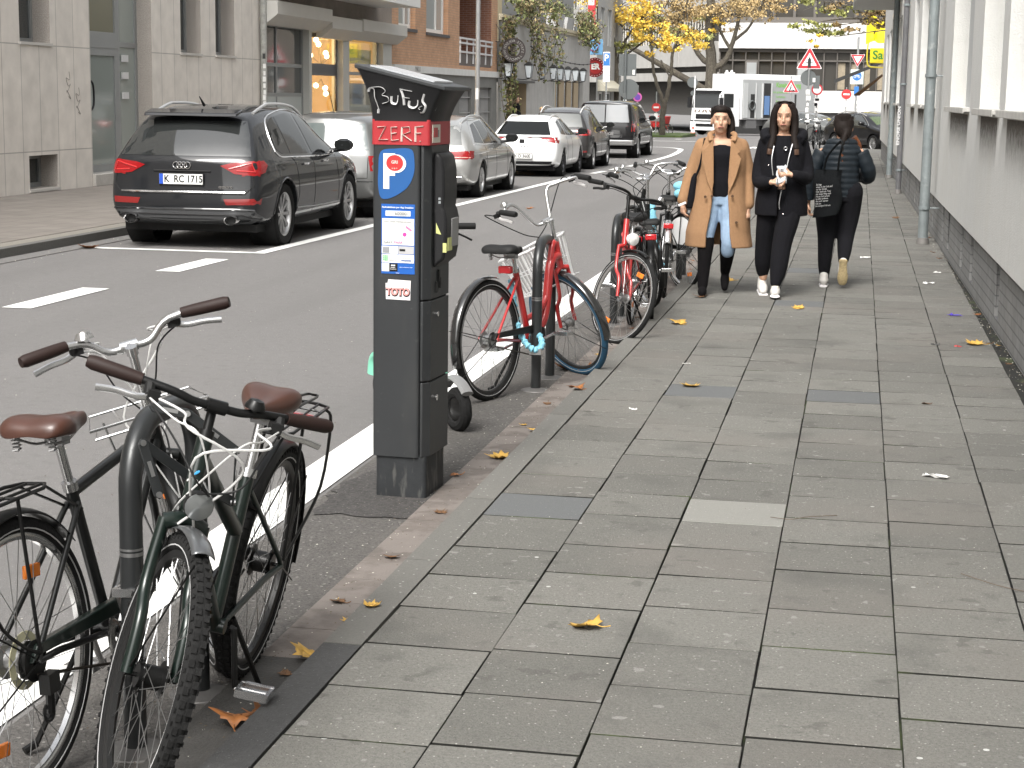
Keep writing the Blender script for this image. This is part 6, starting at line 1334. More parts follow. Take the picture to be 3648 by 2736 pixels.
    if g('cassette'):
        b = MB()
        for i in range(7): b.lathe([(.015, -.05 + i * .004), (.052 - i * .0035, -.05 + i * .004), (.052 - i * .0035, -.0485 + i * .004), (.015, -.0485 + i * .004)], 22, 'y', (0, 0, R))
        b.build('cassette', mat('dark_steel', (.03, .03, .03), .4, metal=.8), t)
        b = MB(); b.lathe([(.05, -.024), (.072, -.022), (.072, -.02)], 24, 'y', (0, 0, R)); b.build('spoke_guard', mat('yellowed_plastic', (.5, .48, .32), .4), t)
        b = MB(); b.box((.02, -.07, R - .06), (.05, .03, .05)); b.tube([(.02, -.07, R - .06), (.03, -.06, R - .14)], .012, 8); b.ring((.03, -.055, R - .14), .022, .005, 'y', 12, 5); b.build('derailleur', blackm, t)
    if g('rack', False):
        rm = g('rackm', blackm); z = R * 2 + g('rackz', .055); b = MB(); xa, xb = -g('rackl', .24), .15
        b.tube([(xb, -.03, z), (xb, .03, z), (xb - .05, .055, z), (xa, .055, z), (xa - .02, .02, z), (xa - .02, -.02, z), (xa, -.055, z), (xb - .05, -.055, z)], .005, 8, closed=True)
        for y in (-.02, .02): b.tube([(xb, y, z), (xa - .02, y, z)], .004, 6)
        for x in (xa + .08, -.02): b.tube([(x, -.055, z), (x, .055, z)], .004, 6)
        for s_ in (-1, 1):
            b.tube([(-.02, s_ * .055, z), (.0, s_ * .065, R + .02)], .005, 6); b.tube(cr([(xa + .04, s_ * .057, z), (xa + .02, s_ * .075, z - .04), (xa + .04, s_ * .08, z - .24), (-.08, s_ * .07, R + .06), (.0, s_ * .065, R + .02)], 4), .005, 6)
            b.tube([(xb - .02, s_ * .04, z), sc_ - ax * .07 + Vector((0, s_ * .015, 0))], .004, 5)
        rk = b.build('rack', rm, t)
        if g('clamp'):
            b = MB(); b.tube(cr([(xb - .02, -.02, z + .01), (0, -.03, z + .05), (xa + .02, -.02, z + .03), (xa, 0, z + .03), (xa + .02, .02, z + .03), (0, .03, z + .05), (xb - .02, .02, z + .01)], 4), .004, 6); b.build('rack_clamp', g('rackm', blackm), rk)
    if g('rearlight', True):
        b = MB(); b.box(tuple(sc_ + Vector((-.11, 0, .01))) if g('rl_under') else (-R * .62, 0, R * 2 - .02) if not g('rack') else (-.275, 0, R * 2 + .03), (.035, .085, .045)); b.build('rear_light', mat('rear_light_red', (.45, .01, .015), .2, coat=1.), t, bevel=.008)
    if g('headlight', True):
        b = MB(); b.M = S; p = ht0 + Vector((.075, 0, .05)); rL = g('hl', .032); b.lathe([(0, -.05), (rL * .7, -.04), (rL, -.005), (rL, .01)], 18, 'x', p); b.tube([p, ht0 + Vector((.02, 0, .03))], .006, 6); hl = b.build('headlight', g('hlm', blkrub), t)
        b = MB(); b.M = S; b.lathe([(rL * .97, .011), (rL * .6, .016), (0, .02)], 18, 'x', p); b.build('lens', g('lens', clearl), hl)
    if g('stand', True):
        b = MB(); p = g('standp', Vector((.36, .03, R - .06))); b.tube([p, p + Vector((-.1, .1, -.25 + .0))], .008, 8); b.tube([p + Vector((-.1, .1, -.25)), p + Vector((-.13, .12, -.262))], .011, 8); b.build('kickstand', blackm, t)
    if g('front_rack'):
        b = MB(); b.M = S; x0, x1, z = hc.x + .0, hc.x + .2, ht1.z + .0
        b.tube([(x0, -.17, z), (x1, -.15, z + .02), (x1, .15, z + .02), (x0, .17, z)], .004, 6, closed=True); b.tube([(x0 + .03, -.16, z - .03), (x1 - .02, -.14, z - .02), (x1 - .02, .14, z - .02), (x0 + .03, .16, z - .03)], .004, 6, closed=True)
        for y in (-.08, 0, .08): b.tube([(x0, y, z), (x1, y, z + .02)], .003, 5)
        for s_ in (-1, 1): b.tube([(x1 - .06, s_ * .12, z), (wb, s_ * .06, R)], .004, 5)
        b.build('front_rack', silver, t)
    if g('coatguard'):
        b = MB(); n = 20
        for s_ in (-1, 1):
            o_ = len(b.v); pts = [Vector((R * .93 * math.cos(a), s_ * .04, R + R * .93 * math.sin(a))) for a in [R_(35 + 130 * i / n) for i in range(n + 1)]] + [Vector((-.1, s_ * .045, R + .07)), Vector((.1, s_ * .045, R + .07))]
            b.add(pts, [tuple(range(len(pts)))])
        b.build('coat_guard', g('coatguard'), t, fix=False)
    if g('basket'):
        b = MB(); b.M = S; wm = g('basket'); cx, cz = hc.x + .25, ht1.z - .11; 
        def rect(hx, hy, z, r=.06, ox=0): return [Vector((cx + ox + x, y, z)) for x, y in ((hx, hy - r), (hx - r, hy), (-hx + r, hy), (-hx, hy - r), (-hx, -hy + r), (-hx + r, -hy), (hx - r, -hy), (hx, -hy + r))]
        b.tube(rect(.15, .2, cz + .12), .009, 8, closed=True); b.tube(rect(.12, .165, cz - .14), .006, 6, closed=True)
        top_, bot = rect(.15, .2, cz + .12), rect(.12, .165, cz - .14)
        def along(P, u):
            n = len(P); q = u * n; i = int(q) % n; return P[i].lerp(P[(i + 1) % n], q - int(q))
        for i in range(30): b.tube([along(top_, i / 30), along(bot, i / 30)], .0042, 5)
        for k in range(-5, 6): b.tube([(cx - .12, k * .033, cz - .14), (cx + .12, k * .033, cz - .14)], .0024, 5)
        b.tube([along(top_, i / 30).lerp(along(bot, i / 30), .5) for i in range(30)], .0024, 5, closed=True); bo = b.build('basket', wm, t)
    return t
def hoop(x, y0, y1, h, label, r=.03, m=None, tilt=0):
    t = thing('bike_stand', (x, (y0 + y1) / 2, 0), 0, label, 'bike stand', 'tubular bike stands at the kerb'); d = (y1 - y0) / 2; rc = min(d, .17)
    P = [(0, -d, -.02), (0, -d, h - rc - .05)] + [(0, -d + rc - rc * math.cos(a), h - rc - r + rc * math.sin(a)) for a in [math.pi / 2 * i / 8 for i in range(9)]]
    P = P + [(-p[0], -p[1], p[2]) for p in P[::-1]]
    b = MB(); b.tube(P, r, 20); b.build('hoop', m or mat('hoop_grey', (.03, .032, .033), .36, metal=.4, coat=.15), t, smooth=60)
    for s_ in (-1, 1):
        b = MB(); b.lathe([(r, .02), (.04, .018), (.085, .008), (.088, .004)], 28, 'z', (0, s_ * d, 0)); b.build('floor_flange', mat('flange_grey', (.16, .155, .15), .6, metal=.6, var=.2, vscale=20), t)
    for s_ in ((-1,)):
        b = MB(); b.lathe([(r + .001, .535), (r + .001, .545)], 20, 'z', (0, s_ * d, 0)); b.lathe([(r + .001, .55), (r + .001, .556)], 20, 'z', (0, s_ * d, 0)); b.build('mark_ring', steel, t)
    return t
hoop(-1.795, 4.14, 4.60, .905, 'grey tubular bike stand nearest the camera between two dark bicycles')
hoop(-1.805, 10.06, 10.54, .90, 'grey tubular bike stand with the red step-through bicycle chained to it')
hoop(-1.77, 13.15, 13.6, .84, 'grey tubular bike stand behind the front wheel of the second red bicycle')
hoop(-1.62, 16.6, 17.0, .9, 'grey tubular bike stand beside the bicycle with the white coat guard')
green = mat('dark_green_frame', (.006, .013, .010), .3, metal=.2, coat=.35); anth = mat('anthracite_frame', (.01, .011, .011), .35, metal=.3, coat=.25)
# near left bicycle (pointing away)
bike((-1.925, 3.80, .0), HP - R_(4.), R_(-4.), R_(36), 'dark bicycle nearest left with polished handlebar and brown leather saddle', dict(kind='diamond', frame=anth, wb=1.0, grip=browng, saddle=brown, sw=.095, front_rack=True, extra=True, bars='flat', bw=.29, rise=.045, back=.07, stem=.20, htlen=.12, reach=.05, seattube=.44, saddle_h=.14, cablem=greyc, loop=.1, cassette=1, rack=True, tyre=.022, guardm=green, bellpos=.6, bell=True, group='two dark bicycles on the nearest stand', barm=silver, stand=True, crank=2.2, headlight=False, tube=.0165))
# near right bicycle (pointing towards the camera)
BN = bike((-1.74, 4.82, .0), -HP + R_(3.5), R_(-9.5), R_(30), 'dark green bicycle facing the camera with brown grips and round headlight', dict(kind='trapeze', frame=green, fork=green, forkr=.0155, wb=1.05, grip=browng, saddle=brown, wheel_reflectors=False, rackl=.33, rackz=.075, extra=True, bars='flat', bw=.315, rise=.01, back=.07, barm=blackm, stem=.08, htlen=.19, reach=.03, seattube=.42, saddle_h=.16, cablem=greyc, loop=.2, rack=True, clamp=True, tyre=.023, knobs=True, lever=silver, pedalm=silver, crankm=blackm, group='two dark bicycles on the nearest stand', tube=.02, hl=.036, lens=mat('dark_lens', (.2, .21, .21), .1, metal=.5, coat=1.), ffender=mat('grey_mudguard', (.12, .125, .13), .3, metal=.5, coat=.5), ff0=118, ff1=76, disc=None, hub_f=.03, hubm=blackm, crank=1.5, bellpos=.5, bellm=blackm, refl_line=True, rimm=mat('black_rim', (.03, .03, .03), .4, metal=.5)))
b = MB(); hx = Vector((1.05 - .175, 0, .71)) + Vector((-.342, 0, .94)) * .1
for sg, dz in ((-1, 1), (1, -1), (-1, -1)):
    b.ball(hx + Vector((.0225, sg * .008, dz * .01)), (.002, .0035, .009), 8, 6, Matrix.Rotation(-sg * dz * .8, 3, 'X'))
b.build('head_badge', plate_w, BN); b = MB(); b.ball(hx + Vector((.0225, .008, .01)), (.002, .0035, .009), 8, 6, Matrix.Rotation(-.8, 3, 'X')); b.build('head_badge', mat('badge_blue', (.05, .35, .7), .4), BN)
redf = mat('red_frame', (.42, .02, .02), .3, metal=.1, coat=1.)
bluet = mat('blue_tyre', (.015, .07, .13), .7, bump=.2, bscale=100)
bike((-2.0, 9.67, 0), HP - R_(20), R_(-2.5), R_(70), 'red step-through bicycle with a blue front tyre and a silver wire basket', dict(kind='low', frame=redf, wb=1.02, tyrem_f=bluet, bars='high', bw=.29, rise=.16, back=.17, stem=.13, htlen=.16, seattube=.45, saddle_h=.09, setback=.05, sw=.115, basket=mat('white_wire', (.7, .7, .7), .35, metal=.3), rl_under=True, fenders=mat('glossy_black_guard', (.015, .015, .015), .12, coat=1.), rf0=200, rf1=75, ff0=205, ff1=80, rimm=mat('black_rim', (.03, .03, .03), .4), tube=.019, headlight=False, reach=.05, crank=.2, wheel_reflectors=False, guardm=blackm, R=.345, lever=signwhite))
bike((-1.65, 13.25, 0), -HP + R_(2), R_(-2), R_(47), 'red bicycle facing the camera with black swept handlebar and white headlight', dict(kind='low', frame=redf, wb=1.08, R=.33, bars='city', bw=.3, rise=.03, back=.17, barm=blackm, stem=.16, htlen=.18, seattube=.45, saddle_h=.1, sw=.1, hl=.045, lens=mat('white_lens', (.8, .8, .78), .3), hlm=signwhite, tyre=.019, ff0=120, ff1=70, lever=blkrub, tube=.02, postm=silver))
bike((-1.5, 13.3, 0), HP + R_(8), R_(-2), R_(22), 'dark bicycle with a tall silver handlebar parked behind the second red bicycle', dict(kind='step', frame=anth, wb=1.05, R=.33, bars='high', bw=.28, rise=.08, back=.16, stem=.2, htlen=.2, saddle_h=.05, seattube=.42, rack=True, tyre=.018))
bike((-1.60, 15.1, 0), HP + R_(7), R_(2), R_(-5), 'dark bicycle with silver rear mudguard next to the camel coat walker', dict(kind='diamond', frame=anth, wb=1.05, R=.33, bars='high', bw=.3, rise=.06, back=.15, stem=.16, htlen=.2, seattube=.5, saddle_h=.06, fenders=mat('bright_silver_guard', (.65, .65, .66), .2, metal=.8), rf0=150, tyre=.018, rack=False))
bike((-1.50, 15.85, 0), HP + R_(34), R_(0), R_(-5), 'bicycle with white coat guard, farthest of the kerb row beside the walkers', dict(kind='step', frame=anth, wb=1.05, R=.34, bars='city', bw=.28, rise=.05, back=.15, stem=.12, htlen=.18, coatguard=mat('white_coat_guard', (.75, .75, .75), .4), rack=True, tyre=.019, crank=.1, saddle_h=.08, seattube=.42))
# far parked bicycles
for (x, y, h, lab, fm_) in ((-2.3, 60, 1.35, 'dark bicycle in the far row by the corner, leftmost of the row', anth), (-1.9, 61.2, 1.2, 'dark bicycle in the middle of the far row by the corner', anth), (-1.5, 62.3, 1.45, 'dark bicycle at the right end of the far row by the corner', anth), (1.15, 57.5, 1.3, 'white wheeled bicycle against the far end of the white building', anth), (-12.0, 101.5, .5, 'dark bicycle on the grass beside the red cargo bicycle', anth)):
    bike((x, y, gz(y) + (.0 if y > 58 else .02)), h, R_(3), R_(10), lab, dict(kind='diamond', frame=fm_, spokes=16, wheel_reflectors=False, group='bicycles parked at the junction', saddle_h=.14, levers=False, stand=False))
t = bike((-12.4, 103, gz(103)), -.35, 0, .2, 'red cargo bicycle with a big red transport box on the grass at the junction', dict(kind='step', frame=redf, spokes=16, wheel_reflectors=False, group='bicycles parked at the junction', levers=False, wb=1.6, rearlight=False))
b = MB(); b.prism([(.75, .5), (1.5, .5), (1.65, 1.15), (.55, 1.15)], -.35, .35, 'xz'); b.build('cargo_box', mat('cargo_red', (.5, .02, .02), .5), t, bevel=.03)
b = MB(); b.bx(.7, 1.5, -.36, -.352, .85, 1.1); b.build('box_window', mat('grey_vinyl', (.2, .2, .2), .3), t)
# light blue chain locks
cy = mat('light_blue_sleeve', (.2, .48, .6), .75, var=.15, vscale=40, bump=.8, bscale=60)
t = thing('chain_lock', (-1.86, 10.0, .5), 0, 'light blue fabric covered chain lock joining the red bicycle to the stand', 'bicycle lock')
b = MB(); P = cr([(-.09, .0, .16), (-.07, -.02, .04), (-.05, -.03, -.06), (-.02, -.05, -.15), (.03, -.07, -.215), (.08, -.05, -.24), (.1, .0, -.21), (.07, .05, -.16)], 7)
b.tube(P, .02, 10, radii=[.0175 + .005 * math.sin(i * 2.3) for i in range(len(P))]); b.build('sleeve', cy, t); b = MB(); b.box((.07, -.04, -.25), (.07, .04, .035)); b.build('lock_body', mat('lock_metal', (.5, .5, .5), .3, metal=.8), t)
t = thing('chain_lock', (-1.52, 14.75, .8), 0, 'light blue fabric covered chain lock hanging beside the silver rear mudguard', 'bicycle lock')
b = MB(); P = cr([(-.14, -.2, .02), (-.12, -.3, -.02), (-.1, -.32, -.2), (-.07, -.33, -.38), (-.03, -.33, -.46)], 6); b.tube(P, .035, 10, radii=[.03 + .005 * math.sin(i * 1.7) for i in range(len(P))]); b.build('sleeve', cy, t)
b = MB(); b.ball((.03, .5, .16), (.07, .05, .045), 12, 8); b.ball((.03, .48, .1), (.06, .05, .04), 12, 8); b.build('coiled_end', cy, t)
# folding lock on the nearest stand
t = thing('folding_lock', (-1.74, 4.25, .8), 0, 'dark folding lock with riveted plates binding the nearest stand and bicycles', 'bicycle lock'); fl = mat('folding_lock_steel', (.022, .024, .025), .4, metal=.3, coat=.3)
pts = [(.02, -.13, .13), (.10, -.1, .11), (.21, -.05, .01), (.2, -.05, -.125), (.115, -.12, -.05), (.02, -.2, .05), (.06, -.2, -.08)]
for i in range(len(pts) - 1):
    a, c_ = Vector(pts[i]), Vector(pts[i + 1]); b = MB(); d_ = c_ - a; M_l = frame((a + c_) / 2, d_, (0, .25, 1)); b.M = M_l; L_ = d_.length
    b.prism([(-L_ / 2, -.013), (L_ / 2, -.013), (L_ / 2 + .012, 0), (L_ / 2, .013), (-L_ / 2, .013), (-L_ / 2 - .012, 0)], -.0025, .0025, 'xy'); o = b.build('link', fl, t, bevel=.002)
    b = MB(); b.M = M_l; b.tube([(L_ / 2, 0, -.006), (L_ / 2, 0, .007)], .008, 10); b.prism([(-.02, -.005), (.02, -.005), (.02, .005), (-.02, .005)], .004, .0055, 'xy') ; b.build('rivet', steel, o)
# electric scooter behind the meter
mint = mat('mint_green', (.22, .62, .45), .4, coat=.5)
t = thing('kick_scooter', (-1.97, 8.72, 0), 0, 'mint green electric kick scooter standing behind the parking meter', 'scooter')
b = MB(); b.M = Matrix.Rotation(R_(-48), 4, 'Z'); b.ring((0, 0, .115), .085, .032, 'y', 30, 10); w_ = b.build('wheel', rubber, t); b = MB(); b.M = Matrix.Rotation(R_(-48), 4, 'Z'); b.lathe([(.06, -.02), (.02, -.03), (0, -.03)], 18, 'y', (0, 0, .115)); b.lathe([(.06, .02), (.02, .03), (0, .03)], 18, 'y', (0, 0, .115)); b.build('rim', blackm, w_)
b = MB(); b.M = Matrix.Rotation(R_(-48), 4, 'Z'); b.tube(cr([(.1, 0, .21), (.03, 0, .255), (-.06, 0, .27), (-.13, 0, .22)]), .035, 8, flat=.5); b.build('mudguard', mat('grey_plastic', (.2, .2, .2), .4), t)
b = MB(); b.tube([(-.09, .05, .28), (-.15, .07, 1.05)], .024, 12); b.build('stem', mint, t)
b = MB(); b.tube([(-.27, -.05, 1.05), (-.13, .05, 1.06), (-.04, .1, 1.05)], .013, 10); hb = b.build('handlebar', blackm, t)
for e in ((-.04, .1, 1.05), (-.27, -.05, 1.05)):
    b = MB(); e = Vector(e); d_ = (e - Vector((-.2, .02, 1.05))).normalized(); b.tube([e - d_ * .02, e + d_ * .1], .017, 12); b.build('grip', blkrub, hb)
    b = MB(); b.tube([e + Vector((.0, -.02, -.03)), e + d_ * .06 + Vector((.0, -.03, -.055)), e + d_ * .09 + Vector((0, -.03, -.07))], .006, 6); b.build('brake_lever', blackm, hb)
b = MB(); b.M = Matrix.Rotation(R_(-48), 4, 'Z'); b.box((-.4, 0, .13), (.56, .16, .05)); b.build('deck', blackm, t, bevel=.02)
b = MB(); b.M = Matrix.Rotation(R_(-48), 4, 'Z'); b.ring((-.83, 0, .115), .085, .032, 'y', 24, 8); w_ = b.build('wheel', rubber, t); b = MB(); b.M = Matrix.Rotation(R_(-48), 4, 'Z'); b.tube(cr([(-.96, 0, .16), (-.93, 0, .25), (-.82, 0, .28), (-.7, 0, .2)]), .045, 8, flat=.6); b.build('mudguard', mint, t)
# ------------------------------------------------------------ people
skin = mat('skin', (.52, .31, .21), .5, var=.06, vscale=9); MATS['skin'].node_tree.nodes['Principled BSDF'].inputs['Subsurface Weight'].default_value = .08
skin.node_tree.nodes['Principled BSDF'].inputs['Subsurface Radius'].default_value = (.02, .01, .006)
hairm = mat('dark_hair', (.012, .008, .0065), .7, var=.4, vscale=70, spec=.2); hairb = mat('auburn_hair', (.14, .045, .015), .5, var=.4, vscale=60)
blackc = mat('black_cloth', (.006, .006, .008), .95, spec=.2, var=.2, vscale=30, bump=.3, bscale=60); blackp = mat('black_trousers', (.007, .007, .009), .95, spec=.2, var=.15, vscale=30)
camel = mat('camel_wool', (.3, .17, .086), .95, var=.1, vscale=45, bump=.5, bscale=260); denim = mat('denim', (.24, .33, .45), .9, var=.3, vscale=9, bump=.3, bscale=200)
suede = mat('black_suede', (.006, .0055, .006), 1., spec=.1); shoe = mat('white_shoe', (.6, .58, .55), .7, var=.1, vscale=30); navy = mat('quilted_navy', (.008, .013, .018), .6, spec=.35, var=.15, vscale=14); sole = mat('shoe_sole', (.42, .33, .18), .7, var=.35, vscale=60)
def limb(b, pts, flat=1., n=12):
    """pts: (x,y,z,r) chain with round ends"""
    P = cr([(p[0], p[1], p[2]) for p in pts], 4); Rr = [p.x for p in cr([(p[3], 0, 0) for p in pts], 4)]
    b.tube(P, 1, n, radii=[max(.004, r) for r in Rr], flat=flat); b.ball(P[0], Rr[0] * .98, n, 8); b.ball(P[-1], Rr[-1] * .98, n, 8)
def sect(b, rings, n=20, caps=True):
    """rings: (cx,cy,z,rx,ry)"""
    rows = [[Vector((c[0] + c[3] * math.cos(2 * math.pi * j / n), c[1] + c[4] * math.sin(2 * math.pi * j / n), c[2] + (c[5] if len(c) > 5 else 0) * math.sin(2 * math.pi * j / n))) for j in range(n)] for c in rings]
    o = len(b.v); b.grid(rows, closed=True)
    if caps: b.f += [tuple(o + i for i in range(n)), tuple(len(b.v) - 1 - i for i in range(n))]; b.mi += [0, 0]
def head(b, c, yaw=0., tilt=0.):
    """c: head centre, face towards -y before yaw"""
    M0 = b.M; b.M = M0 @ Matrix.Translation(c) @ Matrix.Rotation(yaw, 4, 'Z') @ Matrix.Rotation(tilt, 4, 'X')
    b.ball((0, .008, .03), (.074, .092, .088), 20, 14); b.ball((0, -.02, -.04), (.058, .066, .072), 18, 12); b.ball((0, -.045, -.088), (.03, .03, .024), 10, 8)
    b.tube([(0, -.083, .012), (0, -.1, -.02), (0, -.105, -.03), (0, -.085, -.04)], .01, 8, radii=[.007, .012, .014, .009])
    for s_ in (-1, 1): b.ball((s_ * .035, -.055, -.022), (.024, .025, .022), 10, 8); b.ball((s_ * .076, .012, -.01), (.009, .018, .03), 8, 8); b.tube([(s_ * .012, -.083, .03), (s_ * .045, -.074, .034)], .007, 6)
    b.tube([(-.022, -.08, -.062), (0, -.09, -.06), (.022, -.08, -.062)], .008, 8); b.M = M0
def face_parts(parent, c, yaw=0., tilt=0.):
    M = Matrix.Translation(c) @ Matrix.Rotation(yaw, 4, 'Z') @ Matrix.Rotation(tilt, 4, 'X')
    b = MB(); b.M = M
    for s_ in (-1, 1): b.ball((s_ * .03, -.0775, .012), (.009, .006, .0035), 10, 6)
    b.build('eyes', mat('eye_dark', (.09, .06, .045), .4), parent); b = MB(); b.M = M
    for s_ in (-1, 1): b.tube([(s_ * .014, -.09, .03), (s_ * .03, -.087, .036), (s_ * .048, -.075, .031)], .0014, 5)
    b.build('eyebrows', hairm, parent); b = MB(); b.M = M; b.tube(cr([(-.022, -.087, -.062), (-.008, -.098, -.058), (.008, -.098, -.058), (.022, -.087, -.062)], 3), .0048, 6); b.build('lips', mat('lips', (.36, .13, .1), .45), parent)
def hand(b, wrist, d, palm_n, side=1, curl=.5, k=1.):
    """wrist point, direction of the hand, palm normal"""
    d = Vector(d).normalized(); pn = Vector(palm_n); pn = (pn - d * pn.dot(d)).normalized(); w_ = d.cross(pn) * side; W = Vector(wrist)
    limb(b, [(*(W), .024 * k), (*(W + d * .035 * k), .03 * k), (*(W + d * .075 * k), .031 * k)], .55)
    for i, (o, L) in enumerate(((-.027, .062), (-.009, .072), (.009, .067), (.026, .052))):
        p0 = W + d * .085 * k + w_ * o * k; c1 = (d * math.cos(curl * .6) + pn * math.sin(curl * .6)); c2 = (d * math.cos(curl * 1.5) + pn * math.sin(curl * 1.5)); c3 = (d * math.cos(curl * 2.3) + pn * math.sin(curl * 2.3))
        a = p0 + c1 * L * .42 * k; e = a + c2 * L * .33 * k; f = e + c3 * L * .25 * k
        b.tube([W + d * .05 * k + w_ * o * .8 * k, p0, a, e, f], .009, 8, radii=[.011 * k, .0105 * k, .0095 * k, .0085 * k, .007 * k]); b.ball(f, .007 * k, 8, 6)
    t0 = W + d * .025 * k - w_ * .022 * k; t1 = t0 + (d * .6 - w_ * .7 + pn * .3).normalized() * .035 * k; t2 = t1 + (d * .85 - w_ * .2 + pn * .5).normalized() * .03 * k; b.tube([t0, t1, t2], .011, 8, radii=[.014 * k, .011 * k, .009 * k]); b.ball(t2, .009 * k, 8, 6)
def person(loc, facing, label, group=None):
    t = thing('person', loc, facing, label, 'person', group); return t
# local frames: the figure looks towards -y, x is the viewer's right when it faces the viewer
# ---- woman in the camel coat
Wm = person((-1.13, 15.0, .07), R_(4), 'woman in an open camel coat, blue jeans and black knee boots walking towards the camera')
b = MB(); head(b, (-.02, -.03, 1.46), R_(3), R_(-3)); limb(b, [(-.01, .01, 1.25, .055), (-.015, 0, 1.34, .05), (-.018, -.005, 1.41, .052)])
sect(b, [(0, 0, .84, .14, .1), (0, 0, .95, .15, .105), (0, 0, 1.07, .125, .09), (0, 0, 1.2, .15, .1), (0, 0, 1.28, .14, .085), (0, 0, 1.31, .07, .06)])
for s_, kx, ky, fx, fy, fz in ((-1, -.11, -.06, -.125, -.18, .08), (1, .075, -.1, .06, .12, .15)):
    limb(b, [(s_ * .08, 0, .86, .085), (s_ * .09, ky * .5, .66, .07), (kx, ky, .47, .045), (lerp(kx, fx, .5), lerp(ky, fy, .5), lerp(.43, fz, .5), .03), (fx, fy, fz + .03, .026)])
limb(b, [(-.17, .01, 1.24, .05), (-.24, .03, 1.03, .042), (-.30, .0, .83, .034), (-.315, -.02, .79, .026)]); limb(b, [(.16, .01, 1.24, .05), (.21, .04, 1.02, .042), (.235, -.01, .80, .032), (.235, -.03, .75, .026)])
hand(b, (-.315, -.025, .775), (.1, -.15, -1), (1, .1, 0), 1, .6); hand(b, (.235, -.035, .74), (-.08, -.15, -1), (-1, .1, 0), -1, .7)
organic('body', b, skin, Wm, .0085, 3); face_parts(Wm, (-.02, -.03, 1.46), R_(3), R_(-3))
b = MB(); b.M = Matrix.Translation((-.02, -.03, 1.46)) @ Matrix.Rotation(R_(3), 4, 'Z'); b.ball((0, .025, .05), (.085, .095, .082), 18, 12); b.ball((0, -.035, .088), (.06, .05, .035), 12, 8); b.ball((.0, .08, .10), (.04, .04, .035), 12, 8)
b.tube(cr([(.06, .09, .08), (.09, .08, 0), (.095, .06, -.09), (.08, .06, -.16)]), .035, 10, radii=None); organic('hair', b, hairm, Wm, .009, 2)
b = MB(); sect(b, [(0, -.01, .82, .145, .105), (0, -.01, .95, .152, .11), (0, -.012, 1.07, .132, .098), (0, -.012, 1.18, .15, .112), (0, 0, 1.27, .12, .085), (0, 0, 1.285, .09, .075)]); organic('sweater', b, blackc, Wm, .012, 3)
b = MB()
limb(b, [(-.08, -.0, .83, .1), (-.09, -.04, .66, .085), (-.11, -.07, .47, .064), (-.112, -.09, .40, .058)]); limb(b, [(.07, -.01, .83, .1), (.085, -.05, .66, .085), (.077, -.105, .47, .066), (.074, -.08, .37, .058)]); sect(b, [(0, -.005, .76, .15, .105), (0, -.005, .9, .15, .11)])
organic('jeans', b, denim, Wm, .01, 3)
for (kx, ky, fx, fy, fz, tl) in ((-.11, -.075, -.125, -.19, .06, -.05), (.077, -.1, .06, .13, .16, .6)):
    b = MB(); limb(b, [(kx, ky + .01, .46, .074), (lerp(kx, fx, .12), lerp(ky, fy, .12), .41, .071), (lerp(kx, fx, .35), lerp(ky, fy, .35), .33, .062), (lerp(kx, fx, .75), lerp(ky, fy, .75), lerp(.43, fz, .72), .05), (fx, fy, fz + .02, .043)])
    M0 = Matrix.Translation((fx, fy, fz)) @ Matrix.Rotation(tl, 4, 'X'); b.M = M0; limb(b, [(0, .03, -.02, .032), (0, -.06, -.022, .04), (0, -.15, -.035, .028)], 1.); b.box((0, .045, -.045), (.05, .05, .05)); organic('boot', b, suede, Wm, .009, 3)
# coat: open shell + sleeves
def coatshell(rings, n=36, th=.016):
    """rings: (cx, cy, z, rx, ry, half opening angle)"""
    rows = []
    for (cx, cy, z, rx_, ry_, op) in rings:
        rows.append([Vector((cx + (rx_ + .006 * math.sin(a * 7 + z * 3) * (1.3 - z)) * math.sin(a), cy - ry_ * math.cos(a), z + .0)) for a in [op + (2 * math.pi - 2 * op) * j / n for j in range(n + 1)]])
    return rows
def shellobj(rows, th):
    q = MB(); q.grid(rows); o = q.build('tmp', camel, None, smooth=0); s_ = o.modifiers.new('s', 'SOLIDIFY'); s_.thickness = th; s_.offset = 0; bake(o); return o
rows = coatshell([(.0, .01, .40, .275, .20, R_(24)), (-.01, .01, .52, .262, .195, R_(22)), (0, .01, .68, .24, .18, R_(19)), (0, .01, .84, .215, .165, R_(17)), (0, .01, 1.0, .195, .145, R_(20)), (0, .01, 1.13, .20, .14, R_(26)), (0, .01, 1.22, .205, .125, R_(30)), (0, .01, 1.29, .17, .105, R_(34)), (0, .012, 1.33, .1, .085, R_(40))])
o = shellobj(rows, .024); b = MB(); b.v = [v.co.copy() for v in o.data.vertices]; b.f = [tuple(p.vertices) for p in o.data.polygons]; b.mi = [0] * len(b.f); bpy.data.objects.remove(o)
limb(b, [(-.165, .01, 1.25, .066), (-.235, .03, 1.06, .062), (-.275, .01, .93, .056), (-.31, -.015, .80, .052), (-.312, -.018, .785, .05)]); limb(b, [(.16, .01, 1.25, .066), (.215, .04, 1.05, .062), (.23, .02, .92, .056), (.237, -.02, .78, .05), (.237, -.024, .765, .048)])
co = organic('coat', b, camel, Wm, .009, 4)
b = MB()    # lapels and collar
for s_ in (-1, 1):
    P = [Vector((s_ * .075, -.115, 1.30)), Vector((s_ * .155, -.125, 1.21)), Vector((s_ * .135, -.14, 1.19)), Vector((s_ * .165, -.135, 1.15)), Vector((s_ * .12, -.155, .98)), Vector((s_ * .07, -.16, .86)), Vector((s_ * .06, -.15, .95)), Vector((s_ * .065, -.14, 1.12))]
    n = len(P); b.add([tuple(p) for p in P] + [tuple(p + Vector((0, -.012, 0))) for p in P], [tuple(range(n)), tuple(range(2 * n - 1, n - 1, -1))] + [(i, (i + 1) % n, (i + 1) % n + n, i + n) for i in range(n)])
